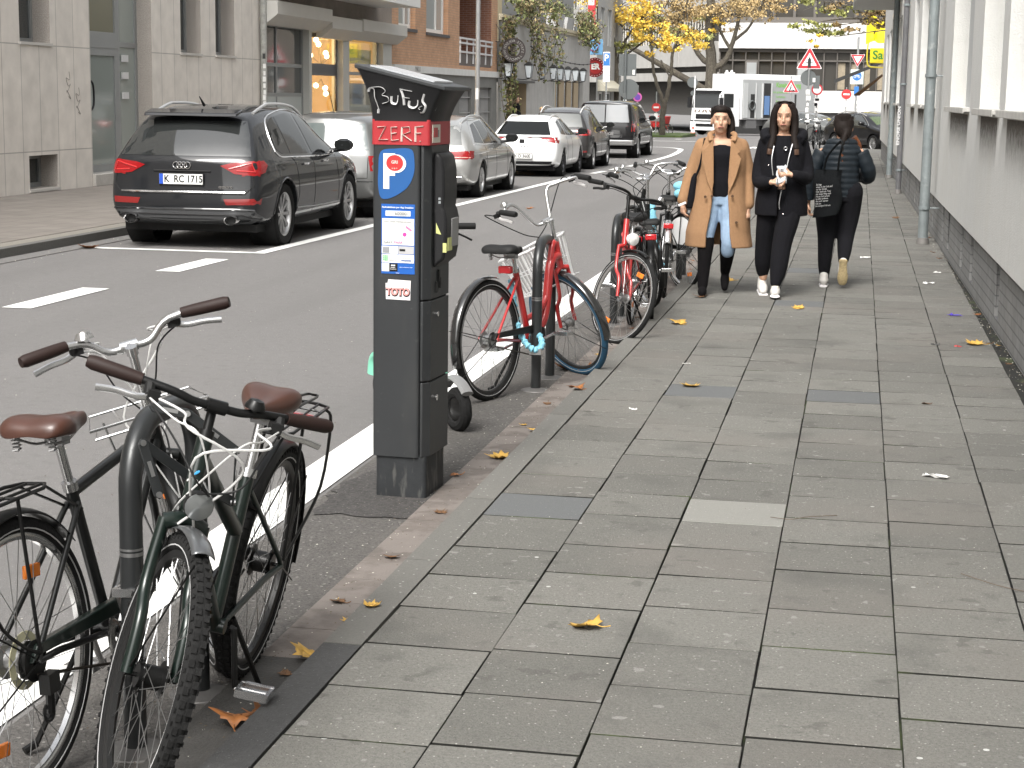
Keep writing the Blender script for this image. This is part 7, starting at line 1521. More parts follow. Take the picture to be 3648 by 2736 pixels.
b.tube(cr([(-.09, -.1, 1.29), (-.1, -.02, 1.35), (0, .085, 1.375), (.1, -.02, 1.35), (.09, -.1, 1.29)], 6), .024, 8, flat=.55); b.build('lapel', camel, Wm, bevel=.004)
b = MB()
for (x, z) in ((-.125, .83), (.1, .84), (-.07, .835), (.14, .62)): b.tube([(x, -.172, z), (x, -.185, z)], .012, 12)
b.build('button', mat('brown_button', (.08, .04, .02), .3), Wm)
b = MB(); b.tube([(.24, -.05, .6), (.235, -.03, .75)], .004, 5); b.box((.245, -.03, .5), (.03, .1, .2)); b.build('umbrella', mat('grey_brown', (.06, .05, .045), .8), Wm) if 0 else None
t = thing('shoulder_bag', (-1.35, 15.05, .07), R_(4), 'black shoulder bag hanging under the arm of the camel coat walker', 'bag')
b = MB(); b.tube(cr([(.07, -.115, 1.31), (.04, -.15, 1.1), (-.0, -.16, .98)], 5), .013, 6, flat=.5); b.tube(cr([(.07, .1, 1.3), (.02, .12, 1.1), (-.0, .1, .98)], 5), .013, 6, flat=.5); b.build('strap', blackc, t)
b = MB(); sect(b, [(-.03, .0, .72, .07, .11), (-.03, 0, .8, .08, .13), (-.01, 0, .98, .045, .12), (0, 0, 1.02, .03, .1)], 16); b.build('bag_body', blackc, t, bevel=.01)
t = thing('phone', (-1.44, 14.88, .83), 0, 'small white thing held in the right hand of the camel coat walker', 'phone'); b = MB(); b.box((0, 0, 0), (.07, .012, .02), Matrix.Rotation(-.4, 3, 'Y')); b.build('case', signwhite, t, bevel=.003)
# ---- woman in the black parka
Pk = person((-.62, 15.0, .07), R_(2), 'long haired woman in a black parka and black trousers looking at her hands while walking')
b = MB(); head(b, (0, -.035, 1.50), R_(-4), R_(4)); limb(b, [(0, .01, 1.28, .055), (0, 0, 1.37, .047), (0, -.01, 1.45, .05)])
sect(b, [(0, 0, .9, .14, .1), (0, 0, 1.0, .14, .1), (0, 0, 1.12, .125, .09), (0, 0, 1.24, .13, .095), (0, 0, 1.32, .11, .08), (0, 0, 1.35, .07, .06)])
limb(b, [(-.08, 0, .88, .085), (-.1, .0, .66, .075), (-.12, .05, .47, .055), (-.13, .14, .14, .037)]); limb(b, [(.08, 0, .88, .085), (.06, -.08, .66, .075), (.02, -.12, .47, .055), (-.02, -.17, .12, .037)])
limb(b, [(-.15, .01, 1.28, .035), (-.19, .01, 1.1, .035), (-.195, -.05, .97, .03), (-.15, -.15, .95, .028), (-.09, -.235, .965, .026)]); limb(b, [(.15, .01, 1.28, .035), (.2, .0, 1.1, .035), (.2, -.06, 1.0, .03), (.155, -.18, 1.01, .028), (.08, -.25, 1.03, .026)])
hand(b, (-.09, -.235, .965), (.9, -.2, -.12), (.1, -.6, .4), 1, .75); hand(b, (.08, -.25, 1.03), (-.9, -.15, .05), (-.1, -.7, .4), -1, .8)
organic('body', b, skin, Pk, .0085, 3); face_parts(Pk, (0, -.035, 1.5), R_(-4), R_(4))
b = MB(); b.M = Matrix.Translation((0, -.035, 1.50)); b.ball((0, .03, .045), (.088, .098, .088), 18, 12)
for s_ in (-1, 1): b.tube(cr([(s_ * .045, -.035, .10), (s_ * .082, -.03, .03), (s_ * .09, -.02, -.07), (s_ * .088, -.04, -.17), (s_ * .105, -.075, -.27)]), .032, 10, radii=None); b.tube(cr([(s_ * .05, .06, .02), (s_ * .08, .06, -.1), (s_ * .08, .05, -.22)]), .04, 10)
b.ball((0, .07, -.06), (.075, .05, .12), 12, 8); organic('hair', b, hairm, Pk, .009, 2)
b = MB(); b.M = Matrix.Translation((0, -.035, 1.5))
for s_ in (-1, 1): b.tube(cr([(s_ * .1, -.06, -.22), (s_ * .108, -.078, -.28), (s_ * .11, -.08, -.31)]), .024, 8)
b.build('hair_ends', mat('brown_hair', (.07, .035, .02), .5, var=.4, vscale=60), Pk)
b = MB(); sect(b, [(0, -.02, .95, .13, .11), (0, -.02, 1.1, .13, .11), (0, -.015, 1.25, .12, .105), (0, -.0, 1.345, .085, .075)]); b.build('top', blackc, Pk, smooth=60)
b = MB(); limb(b, [(-.085, 0, .88, .11), (-.105, .0, .66, .098), (-.125, .05, .46, .082), (-.135, .1, .28, .072), (-.135, .135, .19, .055)]); limb(b, [(.085, 0, .88, .115), (.062, -.08, .66, .1), (.022, -.12, .46, .085), (-.0, -.15, .25, .075), (-.018, -.17, .13, .05)]); organic('trousers', b, blackp, Pk, .01, 3)
rows = coatshell([(0, .0, .68, .205, .165, R_(8)), (0, .0, .8, .205, .165, R_(8)), (0, 0, .95, .18, .15, R_(10)), (0, 0, 1.1, .175, .145, R_(18)), (0, 0, 1.22, .18, .135, R_(26)), (0, 0, 1.3, .165, .115, R_(32)), (0, .01, 1.36, .12, .09, R_(40))])
o = shellobj(rows, .03); b = MB(); b.v = [v.co.copy() for v in o.data.vertices]; b.f = [tuple(p.vertices) for p in o.data.polygons]; b.mi = [0] * len(b.f); bpy.data.objects.remove(o)
limb(b, [(-.15, .01, 1.28, .062), (-.19, .01, 1.1, .058), (-.195, -.05, .97, .056), (-.15, -.15, .95, .05), (-.105, -.215, .965, .042)]); limb(b, [(.15, .01, 1.28, .062), (.2, .0, 1.1, .058), (.2, -.06, 1.0, .058), (.155, -.18, 1.01, .05), (.1, -.235, 1.03, .042)])
b.tube(cr([(-.13, -.1, 1.31), (-.16, .02, 1.36), (-.1, .12, 1.37), (.1, .12, 1.37), (.16, .02, 1.36), (.13, -.1, 1.31)], 5), .042, 10); organic('parka', b, blackc, Pk, .009, 4)
b = MB()
for P in ([(-.075, -.14, 1.26), (-.09, -.165, 1.15), (-.075, -.17, 1.02)], [(.075, -.14, 1.28), (.05, -.165, 1.17), (.035, -.175, 1.08)], [(-.0, -.185, .9), (-.015, -.185, .8), (-.01, -.18, .74)]): b.tube(cr(P, 4), .0045, 5)
b.build('zip', mat('silver_zip', (.5, .5, .5), .35, metal=.8), Pk)
b = MB(); b.ring((.02, -.135, 1.24), .013, .005, 'y', 14, 5); b.ball((-.115, -.16, 1.1), .006, 6, 5); b.ball((.02, -.175, .7), .006, 6, 5); b.build('pendant', silver, Pk)
for (fx, fy, fz, tl, yw) in ((-.135, .13, .06, .08, .1), (-.02, -.19, .055, -.12, 0)):
    b = MB(); b.M = Matrix.Translation((fx, fy, fz)) @ Matrix.Rotation(yw, 4, 'Z') @ Matrix.Rotation(tl, 4, 'X'); limb(b, [(0, .045, .0, .038), (0, -.04, -.0, .044), (0, -.13, -.015, .036)], 1.); limb(b, [(0, .03, .06, .038), (0, .03, 0, .04)]); s_ = organic('shoe', b, shoe, Pk, .008, 3)
    b = MB(); b.M = Matrix.Translation((fx, fy, fz)) @ Matrix.Rotation(yw, 4, 'Z') @ Matrix.Rotation(tl, 4, 'X'); b.tube(cr([(0, .075, -.045), (0, .02, -.045), (0, -.08, -.045), (0, -.155, -.04)]), .04, 12, radii=None, flat=.35); b.build('sole', signwhite, s_)
    b = MB(); b.M = Matrix.Translation((fx, fy, fz)) @ Matrix.Rotation(tl, 4, 'X')
    for k in range(3): b.tube([(-.025, -.03 - k * .025, .043 - k * .006), (.025, -.04 - k * .025, .043 - k * .006)], .003, 5)
    b.build('laces', mat('lace_cream', (.65, .6, .5), .8), s_)
t = thing('tissue', (-.615, 14.72, 1.10), 0, 'crumpled white mask with a dark cord held by the woman in the black parka', 'face mask')
rnd = random.Random(4); b = MB(); rows = [[((i - 3) * .014 + rnd.gauss(0, .006), rnd.gauss(0, .012), (j - 3) * .024 + rnd.gauss(0, .006)) for j in range(7)] for i in range(7)]; b.grid(rows); o = b.build('cloth', mat('tissue_white', (.72, .75, .78), .8), t, smooth=60, fix=False); s_ = o.modifiers.new('s', 'SOLIDIFY'); s_.thickness = .004
b = MB(); b.tube(cr([(-.03, -.01, -.03), (-.02, -.02, -.11), (.01, -.015, -.13), (.02, -.01, -.05)]), .003, 5); b.build('cord', blackm, t)
# ---- woman walking away
Aw = person((-.15, 15.95, .07), math.pi + R_(0), 'woman in a quilted dark jacket seen from behind walking away with a black tote bag')
b = MB(); head(b, (-.01, -.03, 1.40), R_(8), R_(8)); limb(b, [(0, .01, 1.2, .055), (0, 0, 1.29, .047), (0, -.01, 1.36, .05)])
sect(b, [(0, 0, .82, .15, .11), (0, 0, .95, .15, .11), (0, 0, 1.05, .125, .09), (0, 0, 1.15, .12, .08), (0, 0, 1.21, .08, .06)])
limb(b, [(.09, 0, .82, .1), (.1, .02, .62, .085), (.1, .06, .44, .06), (.105, .08, .12, .04)]); limb(b, [(-.08, 0, .82, .1), (-.075, -.02, .62, .085), (-.07, .02, .44, .06), (-.06, .22, .24, .04)])
limb(b, [(.165, .01, 1.19, .035), (.23, .02, 1.04, .035), (.262, .005, .9, .03), (.275, -.01, .74, .026)]); limb(b, [(-.165, .01, 1.19, .035), (-.24, .0, 1.04, .035), (-.235, -.08, .965, .03), (-.12, -.2, 1.0, .026)])
hand(b, (.275, -.01, .74), (-.05, -.05, -1), (-1, 0, 0), -1, .8); hand(b, (-.12, -.2, 1.0), (.8, -.4, .3), (.2, 0, .5), 1, .8); organic('body', b, skin, Aw, .0085, 3); face_parts(Aw, (-.01, -.03, 1.40), R_(8), R_(8))
b = MB(); b.M = Matrix.Translation((-.01, -.03, 1.40)); b.ball((0, .02, .04), (.092, .1, .09), 18, 12); b.ball((0, .07, -.0), (.08, .06, .09), 14, 10); b.ball((-.025, .095, -.04), (.05, .045, .06), 12, 8); b.tube(cr([(-.02, .12, -.05), (-.0, .145, -.13), (.005, .15, -.22)]), .026, 8); organic('hair', b, hairm, Aw, .009, 2)
b = MB(); b.M = Matrix.Translation((-.01, -.03, 1.40)); b.tube(cr([(.005, .152, -.2), (.0, .155, -.26), (-.01, .15, -.33), (-.025, .145, -.37)]), .02, 8, radii=None); b.tube(cr([(-.09, -.02, -.08), (-.13, -.04, -.14), (-.14, -.05, -.2)]), .03, 8); b.build('hair_ends', hairb, Aw)
b = MB(); rings = []; z = .8
for i in range(45):
    q = i / 44; zz_ = .80 + .46 * q; w_ = .172 - .028 * math.sin(q * 2.6) + (.03 * q if q < .88 else .03 * q - .45 * (q - .88)); k = .006 * abs(math.sin(zz_ * 62)); rings.append((0, .008, zz_, w_ + k, .125 + k + .01 * math.sin(q * 3)))
sect(b, rings, 28)
def quilt(pts):
    P = cr([(p[0], p[1], p[2]) for p in pts], 9); Rr = [p.x for p in cr([(p[3], 0, 0) for p in pts], 9)]; b.tube(P, 1, 14, radii=[r + .005 * abs(math.sin(i * .9)) for i, r in enumerate(Rr)])
quilt([(.165, .01, 1.19, .07), (.23, .02, 1.04, .062), (.262, .005, .9, .054), (.272, -.005, .765, .046)]); quilt([(-.165, .01, 1.19, .07), (-.24, .0, 1.04, .062), (-.235, -.08, .965, .056), (-.14, -.18, .99, .045)])
b.tube(cr([(-.09, -.06, 1.25), (-.1, .04, 1.27), (0, .1, 1.275), (.1, .04, 1.27), (.09, -.06, 1.25)], 5), .036, 10); jk = b.build('jacket', navy, Aw, smooth=60)
b = MB(); limb(b, [(.085, .01, .84, .125), (.1, .02, .64, .108), (.1, .06, .44, .078), (.105, .08, .22, .06), (.105, .085, .13, .048)]); limb(b, [(-.085, .01, .84, .125), (-.08, -.02, .64, .108), (-.07, .02, .45, .078), (-.065, .13, .32, .062), (-.06, .21, .25, .046)]); sect(b, [(0, .01, .76, .165, .125), (0, .01, .9, .16, .12)]); organic('trousers', b, blackp, Aw, .01, 3)
for (fx, fy, fz, tl) in ((.105, .08, .055, 0.), (-.06, .245, .2, 1.25)):
    M0 = Matrix.Translation((fx, fy, fz)) @ Matrix.Rotation(tl, 4, 'X'); b = MB(); b.M = M0; limb(b, [(0, .045, .0, .038), (0, -.04, -.0, .044), (0, -.13, -.015, .034)]); limb(b, [(0, .03, .05, .038), (0, .03, 0, .04)]); s_ = organic('shoe', b, shoe, Aw, .008, 3)
    b = MB(); b.M = M0; b.tube(cr([(0, .085, -.045), (0, .02, -.045), (0, -.08, -.045), (0, -.16, -.04)]), .038, 12, radii=[.03, .036, .038, .036, .034, .033, .033, .034, .036, .038, .041, .044, .045, .045, .043, .04, .036, .03, .022][:19], flat=.35); b.build('sole', sole if tl > 1 else signwhite, s_)
t = thing('tote_bag', (-.24, 15.72, .24), R_(2), 'black tote bag with white text on the shoulder of the woman walking away', 'bag'); t.scale = (.86, .86, .88)
b = MB(); rows = []
for i in range(12):
    q = i / 11; z = .53 + .46 * q; wq = .155 - .02 * q - .03 * (1 - q) ** 3; rows.append([(wq * math.cos(a) + .02 * math.sin(q * 6) - .03 * (1 - q), (.05 - .03 * q) * math.sin(a) + .012 * math.sin(q * 9 + a), z + .02 * math.cos(a) * (1 - q)) for a in [2 * math.pi * j / 24 for j in range(24)]])
b.grid(rows, closed=True); b.f.append(tuple(range(24))); b.mi.append(0); tb_ = b.build('bag_body', mat('tote_cloth', (.007, .008, .009), .95, spec=.15, bump=.3, bscale=60), t, smooth=60)
b = MB(); b.tube(cr([(-.06, -.045, .98), (-.03, -.07, 1.12), (.06, -.08, 1.24), (.1, .0, 1.27)], 5), .016, 6, flat=.35); b.tube(cr([(.08, -.045, .98), (.09, -.08, 1.12), (.11, -.08, 1.22), (.12, .0, 1.27)], 5), .016, 6, flat=.35); b.build('strap', MATS['tote_cloth'], t)
for i, s in enumerate(('Es liegt', 'etwas in der Luft und', 'auf der Straße', 'Hier steht ein Text', 'der lange Weg nach', 'Hause und zurück', 'zu allen anderen', 'die noch warten', 'mit uns', 'bis morgen früh um')):
    q = (7.4 - i * .56) / 11; z = .53 + .46 * q; text('lettering', s, .025, Matrix(((1, 0, 0, -.13), (0, 0, -1, -.064 + .016 * q), (.1, 1, 0, z), (0, 0, 0, 1))), mat('tote_print', (.5, .5, .5), .8), tb_, align='LEFT', sx=.75, bold=.0)
# loose strands of hair
def strands(parent, c, seed, fn, m, n=90, r=.0022):
    rnd = random.Random(seed); b = MB()
    for i in range(n):
        P = [Vector(c) + Vector(p) for p in fn(rnd)]; b.tube(cr(P, 3), r, 4, radii=None)
    b.build('hair_strands', m, parent)
def fall(rnd, L=.3, w=.095, back=.0):
    s_ = rnd.choice((-1, 1)); a = rnd.uniform(-.6, 1.2); x = s_ * w; y = .05 * a + back; j = lambda: rnd.gauss(0, .006)
    return [(s_ * .01 + j(), y * .6, .125), (x * .6 + j(), y - .005, .115), (x + j(), y + j(), .03), (x * 1.08 + j(), y + j(), -.08), (x * 1.1 + j() * 2, y - .02 + j(), -.08 - L * rnd.uniform(.45, .8))]
strands(Pk, (0, -.035, 1.50), 1, lambda r: fall(r), hairm, 130)
def dome(r, w=.088, h=.128, back=.1):
    x = r.uniform(-.95, .95); k = math.sqrt(1 - x * x)
    return x * w, h - .045 * (1 - k), k
def over(r, tail):
    x, z, k = dome(r); return [(x * 1.0, -.055 * k, z - .03), (x, .02, z), (x * .9, .02 + .085 * k, z - .035), (x * .5 + tail[0][0] * .5, .115, .01)] + [(p[0] + r.gauss(0, .013), p[1], p[2]) for p in tail]
strands(Wm, (-.02, -.03, 1.46), 2, lambda r: over(r, [(.085, .08, -.08), (.09, .06, -.19)]), hairm, 70)
strands(Aw, (-.01, -.03, 1.40), 3, lambda r: over(r, [(-.01, .145, -.08), (0., .165, -.22)]), hairm, 70)
# ---- far figures
def smallp(loc, facing, label, top, legs, hair, s=1., bend=0.):
    t = person(loc, facing, label, None); t.scale = (s, s, s); b = MB(); head(b, (0, -.02 - bend, 1.55)); limb(b, [(0, -bend, 1.35, .055), (0, -bend, 1.5, .05)]); limb(b, [(-.18, 0, 1.33, .05), (-.24, 0, 1.1, .04), (-.2, -.12, .9, .035)]); limb(b, [(.18, 0, 1.33, .05), (.24, 0, 1.1, .04), (.2, -.12, .9, .035)]); hand(b, (-.2, -.12, .9), (0, -.4, -1), (1, 0, 0)); hand(b, (.2, -.12, .9), (0, -.4, -1), (-1, 0, 0), -1)
    sect(b, [(0, 0, .9, .14, .1), (0, 0, 1.1, .14, .1), (0, 0, 1.3, .17, .1), (0, 0, 1.4, .1, .07)]); limb(b, [(-.09, 0, .9, .09), (-.1, -.03, .5, .065), (-.1, .05, .08, .045), (-.1, -.1, .05, .04)]); limb(b, [(.09, 0, .9, .09), (.1, .03, .5, .065), (.1, .1, .08, .045), (.1, -.02, .05, .04)]); organic('body', b, skin, t, .014, 2)
    b = MB(); b.ball((0, .015 - bend, 1.6), (.09, .1, .085), 14, 10); b.build('hair', hair, t, smooth=60); b = MB(); sect(b, [(0, 0, .85, .17, .12), (0, 0, 1.1, .17, .12), (0, 0, 1.32, .2, .12), (0, 0, 1.42, .1, .08)]); limb(b, [(-.18, 0, 1.34, .065), (-.24, 0, 1.1, .055), (-.2, -.11, .93, .045)]); limb(b, [(.18, 0, 1.34, .065), (.24, 0, 1.1, .055), (.2, -.11, .93, .045)]); organic('jacket', b, top, t, .014, 2)
    b = MB(); limb(b, [(-.09, 0, .92, .11), (-.1, -.03, .5, .085), (-.1, .05, .1, .065)]); limb(b, [(.09, 0, .92, .11), (.1, .03, .5, .085), (.1, .1, .1, .065)]); organic('trousers', b, legs, t, .014, 2); return t
smallp((-12.35, 63.9, .02), R_(75), 'dark haired person in a black jacket over a white top in the bar doorway', blackc, denim, hairm, .98)
smallp((-11.6, 65.0, -.35), R_(20), 'blond person in a grey top in front of the bar wall', mat('grey_knit', (.3, .32, .35), .9), blackp, mat('blond_hair', (.5, .38, .2), .6), .98)
smallp((-12.9, 102, gz(102)), R_(-60), 'cyclist in an orange red jacket with a helmet beside the red cargo bicycle', mat('orange_jacket', (.65, .12, .05), .8), blackp, mat('white_helmet', (.7, .7, .7), .4), 1.05)
# ------------------------------------------------------------ parking meter
mb_ = mat('meter_anthracite', (.03, .032, .034), .45, metal=.1, var=.08, vscale=4, spec=.35); mb2 = mat('meter_black', (.013, .013, .014), .5, spec=.3, var=.05, vscale=5)
mask('meter_anthracite', 30, .66, .74, (.07, .07, .068), amt=.5)
mask('meter_anthracite', 5, .55, .75, (.05, .05, .048), amt=.5, stretch=(1.5, 1.5, .4))
mask('meter_black', 20, .64, .74, (.05, .05, .05), amt=.5)
T = thing('parking_meter', (-1.86, 7.3, 0), R_(-3.), 'tall anthracite parking ticket machine with graffiti, red band and blue P sign', 'parking meter')
W2, D2 = .122, .155
def rr(hx, hy, r, n=5, cx=0, cy=0):
    o = []
    for (sx, sy, a0) in ((1, 1, 0), (-1, 1, 90), (-1, -1, 180), (1, -1, 270)):
        for i in range(n + 1):
            a = R_(a0 + 90 * i / n); o.append((cx + sx * (hx - r) + r * math.cos(a), cy + sy * (hy - r) + r * math.sin(a)))
    return o
b = MB(); b.prism(rr(.113, .145, .02), .0, .19, 'xy'); b.build('base', mat('meter_base', (.022, .024, .026), .6, spec=.3, var=.3, vscale=9, bump=.1), T, smooth=40); mask('meter_base', 14, .54, .64, (.12, .118, .11), stretch=(2, 2, .5), amt=.5)
# main body (left) and door column (right) with a groove between
b = MB(); b.prism(rr(.103, D2, .014, 4, -.0195), .185, 1.508, 'xy'); body = b.build('body', mb_, T, smooth=40)
b = MB()
for (z0, z1) in ((.187, .508), (.515, .855), (.862, 1.508)): b.prism([(.087, -.15), (.098, -.15), (.122, -.112), (.125, .15), (.087, .15)], z0, z1, 'xy')
b.build('door_panel', mb_, T, bevel=.003, smooth=30)
b = MB(); b.bx(.075, .115, -.12, .14, .19, 1.49); b.build('inner_column', gapm, T)
b = MB(); b.tube([(.124, -.03, .43), (.1285, -.03, .43)], .014, 14); b.tube([(.124, -.02, .79), (.1285, -.02, .79)], .012, 12); b.build('lock_cylinder', silver, T)
# control housing on the right-hand side, facing +x
b = MB(); b.prism([(.12, .99), (.168, 1.03), (.178, 1.08), (.18, 1.2), (.172, 1.235), (.165, 1.25), (.17, 1.3), (.168, 1.4), (.158, 1.46), (.14, 1.475), (.12, 1.475)], -.085, .12, 'xz'); b.build('control_housing', mb2, T, bevel=.012, smooth=50)
b = MB(); b.box((.178, .04, 1.14), (.012, .1, .12)); b.build('card_reader', mat('reader_grey', (.22, .22, .22), .4), T, bevel=.004)
b = MB(); b.bx(.17, .182, -.06, .0, 1.065, 1.12); b.build('label', mat('label_yellow_green', (.5, .52, .2), .5), T); b = MB(); b.bx(.165, .1815, -.085, -.086, 1.06, 1.1); b.build('label', MATS['label_yellow_green'], T)
b = MB(); b.add([(.135, -.0863, 1.14), (.158, -.0863, 1.135), (.135, -.0863, 1.185)], [(0, 1, 2)]); b.build('label', MATS['label_yellow_green'], T, smooth=0)
b = MB()
for z in (1.265, 1.28): b.bx(.145, .155, -.0868, -.0862, z, z + .01)
b.build('button_mark', mat('button_grey', (.25, .27, .28), .5), T); b = MB(); b.bx(.126, .13, -.02, .0, .93, .98); b.bx(.126, .13, .0, .014, .9, .945); b.bx(.126, .13, -.05, -.035, .885, .93); b.build('scratch_mark', gapm, T)
# red band
redb = mat('red_band', (.35, .022, .028), .5, var=.08, vscale=7)
b = MB(); b.prism(rr(.127, .158, .014, 4), 1.508, 1.612, 'xy'); band = b.build('red_band', redb, T, smooth=40)
b = MB(); b.box((.129, -.07, 1.555), (.003, .11, .075)); q = b.build('price_label', mat('label_cream', (.62, .58, .5), .5), band)
b = MB(); b.box((.131, -.1, 1.56), (.003, .02, .04)); b.box((.131, -.07, 1.56), (.003, .02, .04)); b.build('label_mark', redb, q); b = MB(); b.box((.131, -.045, 1.555), (.003, .012, .03)); b.build('label_mark', mat('label_grey', (.2, .2, .2), .5), q)
# flared head with solar panel: lofted sections
rows = []
for k in range(15):
    q = k / 14; z = 1.605 + .0 * q
    e = q ** 1.9; xl = -.127 - .063 * e; xr = .127 + .06 * q ** 1.4
    zl, zr_ = 1.605 + .218 * q, 1.605 + .132 * q
    y0, y1 = -.158 - .02 * e, .158 + .03 * e
    def zz(x): return zl + (zr_ - zl) * (x - xl) / (xr - xl)
    r_ = .014; sec = [(xl + r_, y0), (xr - r_, y0), (xr, y0 + r_), (xr, y1 - r_), (xr - r_, y1), (xl + r_, y1), (xl, y1 - r_), (xl, y0 + r_)]
    rows.append([(x, y, zz(x) ) for x, y in sec])
b = MB(); b.grid(rows, closed=True); n = 8; b.f += [tuple(range(len(b.v) - n, len(b.v)))]; b.mi += [0]; head = b.build('head', mb2, T, smooth=50, fix=True)
xl, xr = -.19, .187; y0, y1 = -.178, .188
def topz(x, y): return 1.826 - .086 * (x - xl) / (xr - xl)
b = MB(); c_ = [(xl - .004, y0 - .004), (xr + .012, y0 - .004), (xr + .012, y1 + .01), (xl - .004, y1 + .01)]; b.add([(x, y, topz(x, y) - .006) for x, y in c_] + [(x, y, topz(x, y) + .012) for x, y in c_], [(0, 1, 2, 3), (4, 5, 6, 7), (0, 1, 5, 4), (1, 2, 6, 5), (2, 3, 7, 6), (3, 0, 4, 7)]); lid = b.build('lid', mb_, T, bevel=.004)
b = MB(); c_ = [(xl + .05, y0 + .045), (xr - .05, y0 + .045), (xr - .05, y1 - .04), (xl + .05, y1 - .04)]; b.add([(x, y, topz(x, y) + .0135) for x, y in c_] + [(x, y, topz(x, y) + .02) for x, y in c_], [(0, 1, 2, 3), (4, 5, 6, 7), (0, 1, 5, 4), (1, 2, 6, 5), (2, 3, 7, 6), (3, 0, 4, 7)]); b.build('solar_panel', mat('solar_glass', (.42, .44, .46), .25, spec=1.), lid)
# front writing: the front face is y = -.158
FYc = -.1605
graf = mat('silver_marker', (.5, .5, .5), .6)
def face_y(z): return FYc if z < 1.605 else -.158 - .02 * max(0, (z - 1.605) / .2) ** 1.9 - .006
def stroke(parent, pts, r, m, name='graffiti', yo=None):
    P = cr([(p[0], 0, p[1]) for p in pts], 5); b = MB(); b.tube([(p.x, (face_y(p.z) if yo is None else yo), p.z) for p in P], r, 6, flat=.25); b.build(name, m, parent)
def glyphs(parent, strokes, ox, oz, sx, sz, r, m):
    for s_ in strokes: stroke(parent, [(ox + p[0] * sx, oz + p[1] * sz) for p in s_], r, m)
# B u F u s
gs = [([(0, .8), (.05, 1), (.2, .95), (.22, .5), (.3, .1), (.36, -.2)]), ([(.36, -.2), (.34, -.45)]), ([(.1, 1.05), (.45, 1.08), (.62, .85), (.5, .62), (.7, .5), (.72, .25), (.5, .12)]),
      ([(.85, .55), (.84, .2), (1.0, .12), (1.06, .3), (1.08, .6)]), ([(1.2, .95), (1.28, .5), (1.3, .05)]), ([(1.15, .98), (1.6, .85)]), ([(1.25, .5), (1.5, .45)]),
      ([(1.5, .3), (1.48, .0), (1.65, -.1), (1.78, .05), (1.8, .35)]), ([(1.95, .0), (1.82, -.12), (1.88, -.2)]), ([(2.05, .7), (1.98, .3), (2.08, 0), (2.0, -.35), (1.88, -.38)])]
glyphs(head, gs, -.135, 1.668, .118, .07, .0058, graf)
gz_ = [([(0, 1), (.55, 1.05), (.1, .1), (.7, .12)]), ([(1.3, 1.02), (.9, 1), (.92, .05), (1.4, .12)]), ([(.9, .55), (1.25, .6)]), ([(1.6, 0), (1.62, 1), (2.1, 1.05), (2.15, .7), (1.65, .5), (2.25, .05)]), ([(2.5, .0), (2.5, 1.05), (3.0, 1.1)]), ([(2.5, .6), (2.85, .62)]), ([(2.78, .02), (2.84, .05)])]
gz_m = mat('pale_marker', (.62, .52, .47), .5)
for s_ in gz_: 
    P = [(-.1 + p[0] * .0665, 1.522 + p[1] * .058) for p in s_]; b = MB(); b.tube([(p[0], -.1595, p[1]) for p in [P[0]] + P[1:]], .0058, 6, flat=.4); b.build('graffiti', gz_m, band)
for s_ in ([(0, 0), (.3, .9), (.5, .2)], [(.7, .2), (.9, .9), (1.2, .3)], [(1.5, 1.), (1.3, .3), (1.8, .5)]):
    b = MB(); b.tube(cr([(.13 + .055 * ((1.65 + p[1] * .06 - 1.605) / .165) ** 1.4, -.13 + p[0] * .11, 1.65 + p[1] * .06) for p in s_], 4), .003, 5); b.build('graffiti', mat('faint_marker', (.12, .12, .12), .5), head)
def flatpoly(parent, poly, y, m, name):
    b = MB(); b.prism(poly, y - .001, y, 'xz'); return b.build(name, m, parent, smooth=0)
YF = -D2 - .0012
pb = mat('p_sign_blue', (.014, .09, .28), .4)
PXF = lambda x: -.018 + (x + .016) * 1.27
out = cr([(PXF(x), 0, z) for x, z in ((-.078, 1.40), (-.07, 1.478), (-.02, 1.492), (.035, 1.49), (.046, 1.44), (.043, 1.385), (.02, 1.33), (-.03, 1.29), (-.066, 1.285), (-.078, 1.33))], 5, True)
ps_ = flatpoly(T, [(p.x, p.z) for p in out], YF, pb, 'p_sign')
flatpoly(ps_, [(PXF(x), z) for x, z in ((-.06, 1.325), (-.04, 1.325), (-.04, 1.38), (-.02, 1.38), (-.02, 1.472), (-.06, 1.472))], YF - .0015, plate_w, 'p_letter')
flatpoly(ps_, [(PXF(-.016 + .034 * math.cos(a * .2618)), 1.43 + .038 * math.sin(a * .2618)) for a in range(24)], YF - .0018, plate_w, 'p_letter')
flatpoly(ps_, [(PXF(-.021 + .029 * math.cos(a * .2618)), 1.433 + .033 * math.sin(a * .2618)) for a in range(24)], YF - .0032, mat('red_disc', (.6, .03, .03), .4), 'red_disc')
FM = lambda x, z, y=YF - .0055: Matrix(((1, 0, 0, x), (0, 0, -1, y), (0, 1, 0, z), (0, 0, 0, 1)))
text('lettering', 'GRI', .018, FM(PXF(-.021), 1.436), gz_m, ps_, ext=.0003, bold=.0006); text('lettering', 'M & M', .009, FM(PXF(-.021), 1.41), gz_m, ps_, ext=.0003)
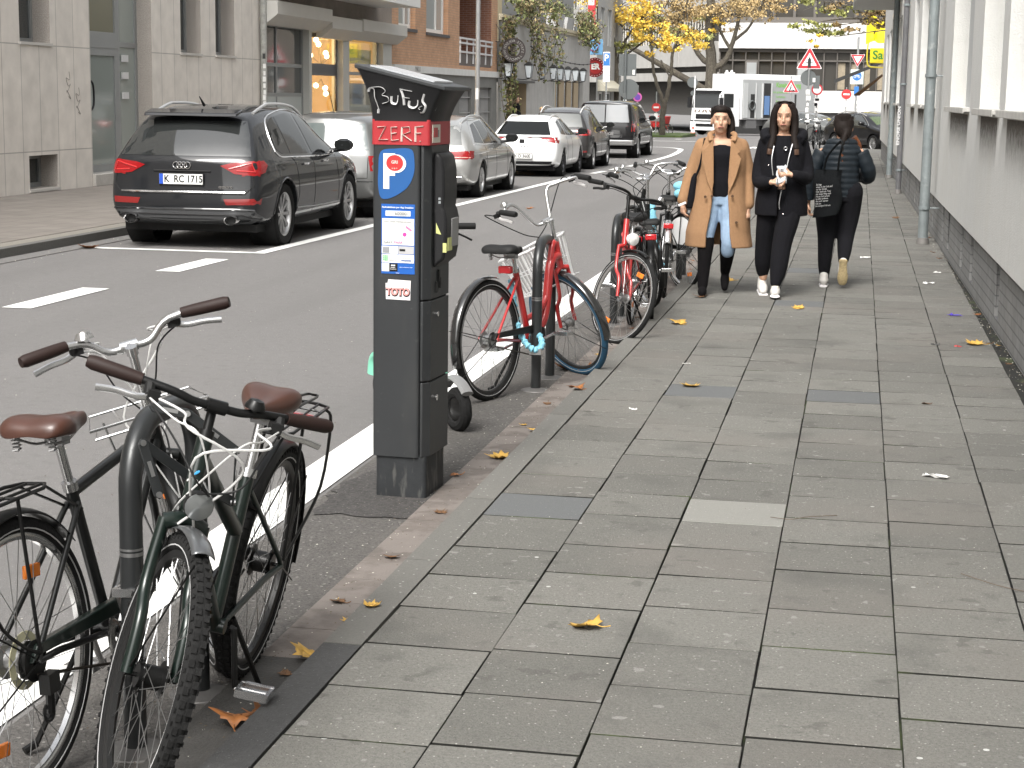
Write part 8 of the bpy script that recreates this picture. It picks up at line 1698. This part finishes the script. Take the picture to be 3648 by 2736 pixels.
# information sticker
iz0, iz1 = .97, 1.262; ix0, ix1 = -.083, .064
ib = flatpoly(T, [(ix0, iz0), (ix1, iz0), (ix1, iz1), (ix0, iz1)], YF, mat('sticker_bright_blue', (.012, .1, .4), .35), 'information_sticker')
wh = plate_w; gy_ = mat('print_grey', (.25, .26, .27), .5)
def sx_(u): return ix0 + (ix1 - ix0) * u
def sz_(v): return iz1 - (iz1 - iz0) * v
def rect(u0, u1, v0, v1, m, y, nm='panel'): return flatpoly(ib, [(sx_(u0), sz_(v1)), (sx_(u1), sz_(v1)), (sx_(u1), sz_(v0)), (sx_(u0), sz_(v0))], YF - y, m, nm)
rect(.13, .87, .095, .17, wh, .0015); rect(.03, .98, .205, .585, wh, .0015); rect(.02, .5, .6, .71, wh, .0015); rect(.51, .98, .6, .71, mat('panel_grey', (.42, .42, .43), .5), .0015); rect(.02, .5, .72, .84, wh, .0015); rect(.51, .98, .72, .84, wh, .0015); rect(.02, .24, .85, .965, wh, .0015); rect(.24, .49, .85, .965, gapm, .0015)
rect(.05, .25, .615, .7, gy_, .0028); rect(.6, .9, .795, .815, mat('print_blue', (.1, .15, .3), .5), .0028)
for (u, v) in [(.06 + .05 * i, .735 + .028 * j) for i in range(3) for j in range(3)]: rect(u, u + .04, v, v + .022, mat('print_green', (.15, .45, .2), .5), .0028)
rect(.55, .72, .64, .67, gapm, .0028); rect(.3, .42, .87, .885, wh, .0028)
TXs = lambda s, u, v, size, m, sx=1., bold=0.: text('lettering', s, size * 1.12, FM(sx_(u), sz_(v)), m, ib, ext=.0002, sx=sx * 1.1, bold=bold)
TXs('Parkgebühren per App bezahlen', .5, .045, .0088, wh, .98, .0002); TXs('600001', .62, .133, .0165, gy_, 1.05, .0004); TXs('Auch ohne Registrierung', .48, .245, .0098, gy_, 1., .0002)
TXs('mit Handy und Karte bezahlen', .35, .31, .005, gy_); TXs('ohne App, ohne Anmeldung', .35, .45, .005, gy_)
TXs('EASY', .22, .545, .0135, gy_, 1., .0003); TXs('PARK', .52, .545, .0135, mat('print_pink', (.6, .2, .35), .5), 1., .0003); TXs('171', .8, .545, .0125, gy_)
TXs('pay by', .36, .765, .011, gy_); TXs('phone', .36, .8, .011, gy_); TXs('Parkster', .75, .765, .0095, gy_); TXs('mobil', .36, .905, .007, wh); TXs('bezahlen', .37, .93, .006, wh); TXs('weitere Anbieter unter', .75, .9, .005, wh); TXs('www', .5, .985, .006, wh)
flatpoly(ib, [(sx_(.7) + .009 * math.cos(a * .5236), sz_(.43) + .009 * math.sin(a * .5236)) for a in range(12)], YF - .0028, mat('magenta_disc', (.6, .05, .3), .4), 'print_disc')
flatpoly(ib, [(sx_(.75), sz_(.3)), (sx_(.92), sz_(.36)), (sx_(.9), sz_(.39)), (sx_(.72), sz_(.33))], YF - .0028, MATS['print_pink'], 'print_mark')
# small graffiti sticker
st = flatpoly(T, [(-.062, .862), (.045, .86), (.047, .943), (-.052, .946), (-.055, .93), (-.064, .93)], YF, mat('sticker_paper', (.7, .68, .69), .5), 'sticker')
text('lettering', 'TOTO', .042, FM(-.008, .891, YF - .002), gapm, st, ext=.0004, sx=.85, bold=.0042); text('lettering', 'TOTO', .042, FM(-.009, .894, YF - .0032), mat('bubble_pink', (.75, .3, .28), .5), st, ext=.0004, sx=.85, bold=.0014)
# ------------------------------------------------------------ fallen leaves and litter
lfy = mat('fallen_yellow', (.5, .3, .06), .6, var=.3, vscale=30); lfo = mat('fallen_orange', (.27, .1, .025), .6, var=.4, vscale=30); lfd = mat('fallen_brown', (.14, .07, .03), .7, var=.4, vscale=30)
def leaf(x, y, z, s, rot, m, label, seed, curl=.5):
    rnd = random.Random(seed); b = MB(); out = []
    lob = [(0, -.5), (.12, -.42), (.34, -.45), (.3, -.3), (.55, -.12), (.4, -.02), (.5, .22), (.3, .16), (.2, .3), (.1, .28), (0, .56), (-.12, .26), (-.22, .32), (-.3, .14), (-.52, .2), (-.4, -.02), (-.5, -.15), (-.3, -.3), (-.32, -.44), (-.12, -.4)]
    lob = [(p[0] * rnd.uniform(.8, 1.15), p[1] * rnd.uniform(.85, 1.1)) for p in lob]
    rows = []; ph = rnd.uniform(0, 6)
    def zf(u, v): return curl * s * (.55 * u * u + .25 * v * v * math.cos(ph) + .12 * math.sin(5 * u + ph) * abs(u) + .1 * math.sin(4 * v + ph))
    n = len(lob)
    for k in (1, .7, .38): rows.append([(p[0] * s * k, p[1] * s * k, zf(p[0] * k, p[1] * k)) for p in lob])
    b.grid(rows, closed=True); b.add([(p[0] * s * .38, p[1] * s * .38, zf(p[0] * .38, p[1] * .38)) for p in lob] + [(0, 0, zf(0, 0))], [(i, (i + 1) % n, n) for i in range(n)])
    b.tube(cr([(0, -.45 * s, zf(0, -.45)), (.02 * s, -.7 * s, .02 * s), (.06 * s, -.95 * s, .01)]), .0018, 4)
    zmin = min(p.z for p in b.v); b.v = [p - Vector((0, 0, zmin)) for p in b.v]
    o = b.build('fallen_leaf', m, None, smooth=60, fix=False); o.location = (x, y, z); o.rotation_euler = (rnd.uniform(-.08, .08), rnd.uniform(-.08, .08), rot)
    so_ = o.modifiers.new('t', 'SOLIDIFY'); so_.thickness = .0012
    return tag(o, label, 'leaf', 'fallen autumn leaves')
LV = [(-.78, 5.28, .072, .11, 1.0, lfy, 'long yellow leaf alone on the slab in the lower middle of the pavement', 1.0), (-.9, 10.05, .072, .12, .5, lfy, 'yellow brown leaf on the pavement level with the first red bicycle', .8),
      (-1.58, 4.94, .015, .11, 2.5, lfy, 'large curled tan leaf on the dark gutter nearest the camera', 1.2), (-1.57, 5.35, .015, .05, 1, lfy, 'tiny pale leaf scrap in the gutter above the large curled tan leaf', 1.), (-1.49, 5.35, .072, .06, 0, lfy, 'small pale leaf scrap on the kerb above the large curled tan leaf', 1.),
      (-1.60, 4.36, .004, .14, .3, lfo, 'big orange brown leaf under the silver pedal', 1.3), (-1.545, 4.43, .004, .1, 2.0, lfo, 'orange leaf curled up against the big leaf under the pedal', 1.8), (-1.52, 3.72, .004, .12, 1., lfo, 'orange leaf at the bottom edge of the photo by the kerb', 1.2),
      (-1.62, 8.05, .015, .12, 1.8, lfy, 'wide tan leaf in the gutter right of the parking meter', .9), (-1.58, 8.75, .015, .06, .3, lfy, 'small pale leaf in the gutter beyond the wide tan leaf', .9), (-1.52, 9.75, .07, .1, .8, lfo, 'orange leaf on the kerb in front of the blue tyre', 1.),
      (-1.75, 10.9, .006, .17, .2, lfo, 'brown leaf lying against the bottom of the blue tyre, left one', 1.), (-1.62, 10.75, .014, .16, 1.5, lfo, 'orange leaf lying against the bottom of the blue tyre, right one', 1.), (-1.57, 11.3, .014, .14, 2.5, lfy, 'tan leaf in the gutter just beyond the blue tyre', 1.),
      (-1.26, 12.85, .072, .14, .6, lfy, 'slim yellow leaf on the pavement near the second red bicycle', 1.), (-1.25, 14.65, .072, .12, .1, lfd, 'brown leaf on the pavement left of the black boots', .8), (-.42, 14.1, .072, .11, .5, lfy, 'yellow leaf on the slabs in front of the white shoes', .9),
      (.83, 12.35, .072, .14, .8, lfy, 'yellow leaf at the foot of the brick plinth', 1.), (-8.2, 17.95, .005, .22, .4, lfo, 'orange leaf in the far gutter behind the dark SUV', .8), (-1.12, 16.1, .072, .12, 1, lfy, 'yellow leaf behind the boots of the camel coat walker', .8), (.55, 25.5, .072, .12, .2, lfd, 'dark brown leaf on the pavement beyond the woman with the tote bag', .8), (-4.9, 26.5, .005, .12, 1, lfo, 'small leaf alone on the road beyond the parking meter', .8), (-1.7, 5.6, .004, .035, 1, lfy, 'leaf crumb on the rough asphalt between bicycle and meter', .8), (.42, 9.8, .072, .045, 1, lfd, 'little brown leaf on the right part of the pavement', .8)]
for i, (x, y, z, s, r, m, lab, cu) in enumerate(LV): leaf(x, y, z, s, r, m, lab, i + 20, cu)
rnd = random.Random(5)
for i in range(18):
    y = rnd.uniform(4.6, 19); leaf(rnd.gauss(-1.64, .05), y, .015, rnd.uniform(.035, .07), rnd.uniform(0, 6), rnd.choice((lfd, lfo, lfy, lfd)), 'small crushed leaf scrap lying in the gutter along the kerb', 200 + i, .6)
for i in range(10):
    y = rnd.uniform(7.5, 22); leaf(1.03 - .0105 * (y - 10) - abs(rnd.gauss(0, .06)), y, .072, rnd.uniform(.03, .06), rnd.uniform(0, 6), rnd.choice((lfd, lfo, lfy)), 'small crushed leaf scrap lying at the foot of the brick plinth', 300 + i, .6)
def scrap(x, y, z, s, m, label, seed, name='paper_scrap', flat=.4):
    rnd = random.Random(seed); b = MB(); rows = []
    for i in range(5): rows.append([((i - 2) * s * .25 + rnd.gauss(0, s * .05), (j - 2) * s * flat * .25 + rnd.gauss(0, s * .04), abs(rnd.gauss(0, s * .1))) for j in range(5)])
    b.grid(rows); o = b.build(name, m, None, smooth=0, fix=False); o.location = (x, y, z + .001); o.rotation_euler = (0, 0, rnd.uniform(-.5, .5)); so_ = o.modifiers.new('t', 'SOLIDIFY'); so_.thickness = .001; return tag(o, label, 'scrap')
paper = mat('white_paper', (.75, .74, .72), .7)
for (x, y, s, m, lab) in ((.40, 7.85, .12, paper, 'torn white paper scrap lying on the right part of the pavement'), (.79, 14.0, .1, mat('violet_wrapper', (.08, .05, .4), .4), 'crumpled violet wrapper at the foot of the plinth'), (.72, 12.2, .045, mat('red_scrap', (.45, .03, .03), .5), 'tiny red scrap on the pavement near the plinth'), (.68, 16.4, .1, paper, 'thin white paper scrap on the pavement short of the nearest drainpipe'), (.8, 17.5, .07, paper, 'small white paper ball beside the plinth beyond the thin paper scrap'), (.12, 18.9, .1, paper, 'white paper scrap behind the woman with the tote bag'), (-1.0, 10.9, .05, paper, 'white scrap on the pavement beyond the first red bicycle'), (.57, 12.25, .06, mat('dark_scrap', (.08, .08, .08), .7), 'dark scrap on the pavement near the plinth'), (-1.12, 9.2, .04, paper, 'small white scrap on the pavement right of the chained red bicycle'), (-4.4, 66, .35, paper, 'white litter on the road near the bay end'), (-3.7, 64, .3, paper, 'white litter on the road beside the camel coat walker')):
    scrap(x, y, .07 if x > -1.5 else gz(y) + .004, s, m, lab, int(abs(x * 977 + y * 31)))
tw_ = mat('dry_twig', (.1, .07, .05), .9)
t = MB(); t.tube(cr([(-.28, 6.9, .075), (-.2, 6.86, .08), (-.13, 6.93, .078), (-.02, 7.0, .074)]), .0014, 4); tag(t.build('twig', tw_), 'thin curved twig on the slabs in the middle of the pavement', 'twig')
t = MB(); t.tube(cr([(.42, 6.2, .078), (.5, 6.1, .08), (.57, 6.05, .077), (.68, 6.0, .074)]), .0014, 4); tag(t.build('twig', tw_), 'thin twig near the right edge of the pavement', 'twig')
# grit: uncountable bits along the wall, the gutter and over the slabs
rnd = random.Random(99); b = MB(); b2 = MB()
def chip(bb_, x, y, z, s):
    a = rnd.uniform(0, 3.1); c, q = math.cos(a) * s, math.sin(a) * s; h = s * .5
    bb_.add([(x - c, y - q, z), (x + q * .6, y - c * .6, z), (x + c, y + q, z), (x - q * .7, y + c * .7, z), (x, y, z + h)], [(0, 1, 4), (1, 2, 4), (2, 3, 4), (3, 0, 4)])
for i in range(1500):
    y = rnd.uniform(3, 30); xw = 1.02 - .0105 * (y - 10) + .04; chip(b if rnd.random() < .65 else b2, xw - abs(rnd.gauss(0, .05)), y, .07, rnd.uniform(.002, .007))
for i in range(420): chip(b if rnd.random() < .5 else b2, rnd.uniform(-1.4, .9), 3.5 + rnd.random() ** 1.5 * 22, .07, rnd.uniform(.0015, .0045))
for i in range(2200): chip(b if rnd.random() < .7 else b2, rnd.gauss(-1.66, .12), rnd.uniform(3, 22), .013, rnd.uniform(.0015, .005))
for i in range(900): chip(b2 if rnd.random() < .6 else b, rnd.uniform(-7, -1.8), 4 + rnd.random() ** 1.3 * 20, .004, rnd.uniform(.002, .006))
for i in range(120): chip(b2, rnd.uniform(-8.45, -7.9), rnd.uniform(12, 30), .008, rnd.uniform(.004, .012))
tag(b.build('grit', mat('grit_brown', (.1, .08, .055), 1.), None, smooth=0, fix=False), 'dark grit and crumbs along wall and gutter', 'grit', kind='stuff'); tag(b2.build('grit', mat('grit_pale', (.5, .48, .42), 1.), None, smooth=0, fix=False), 'pale grit scattered over pavement and road', 'grit', kind='stuff')
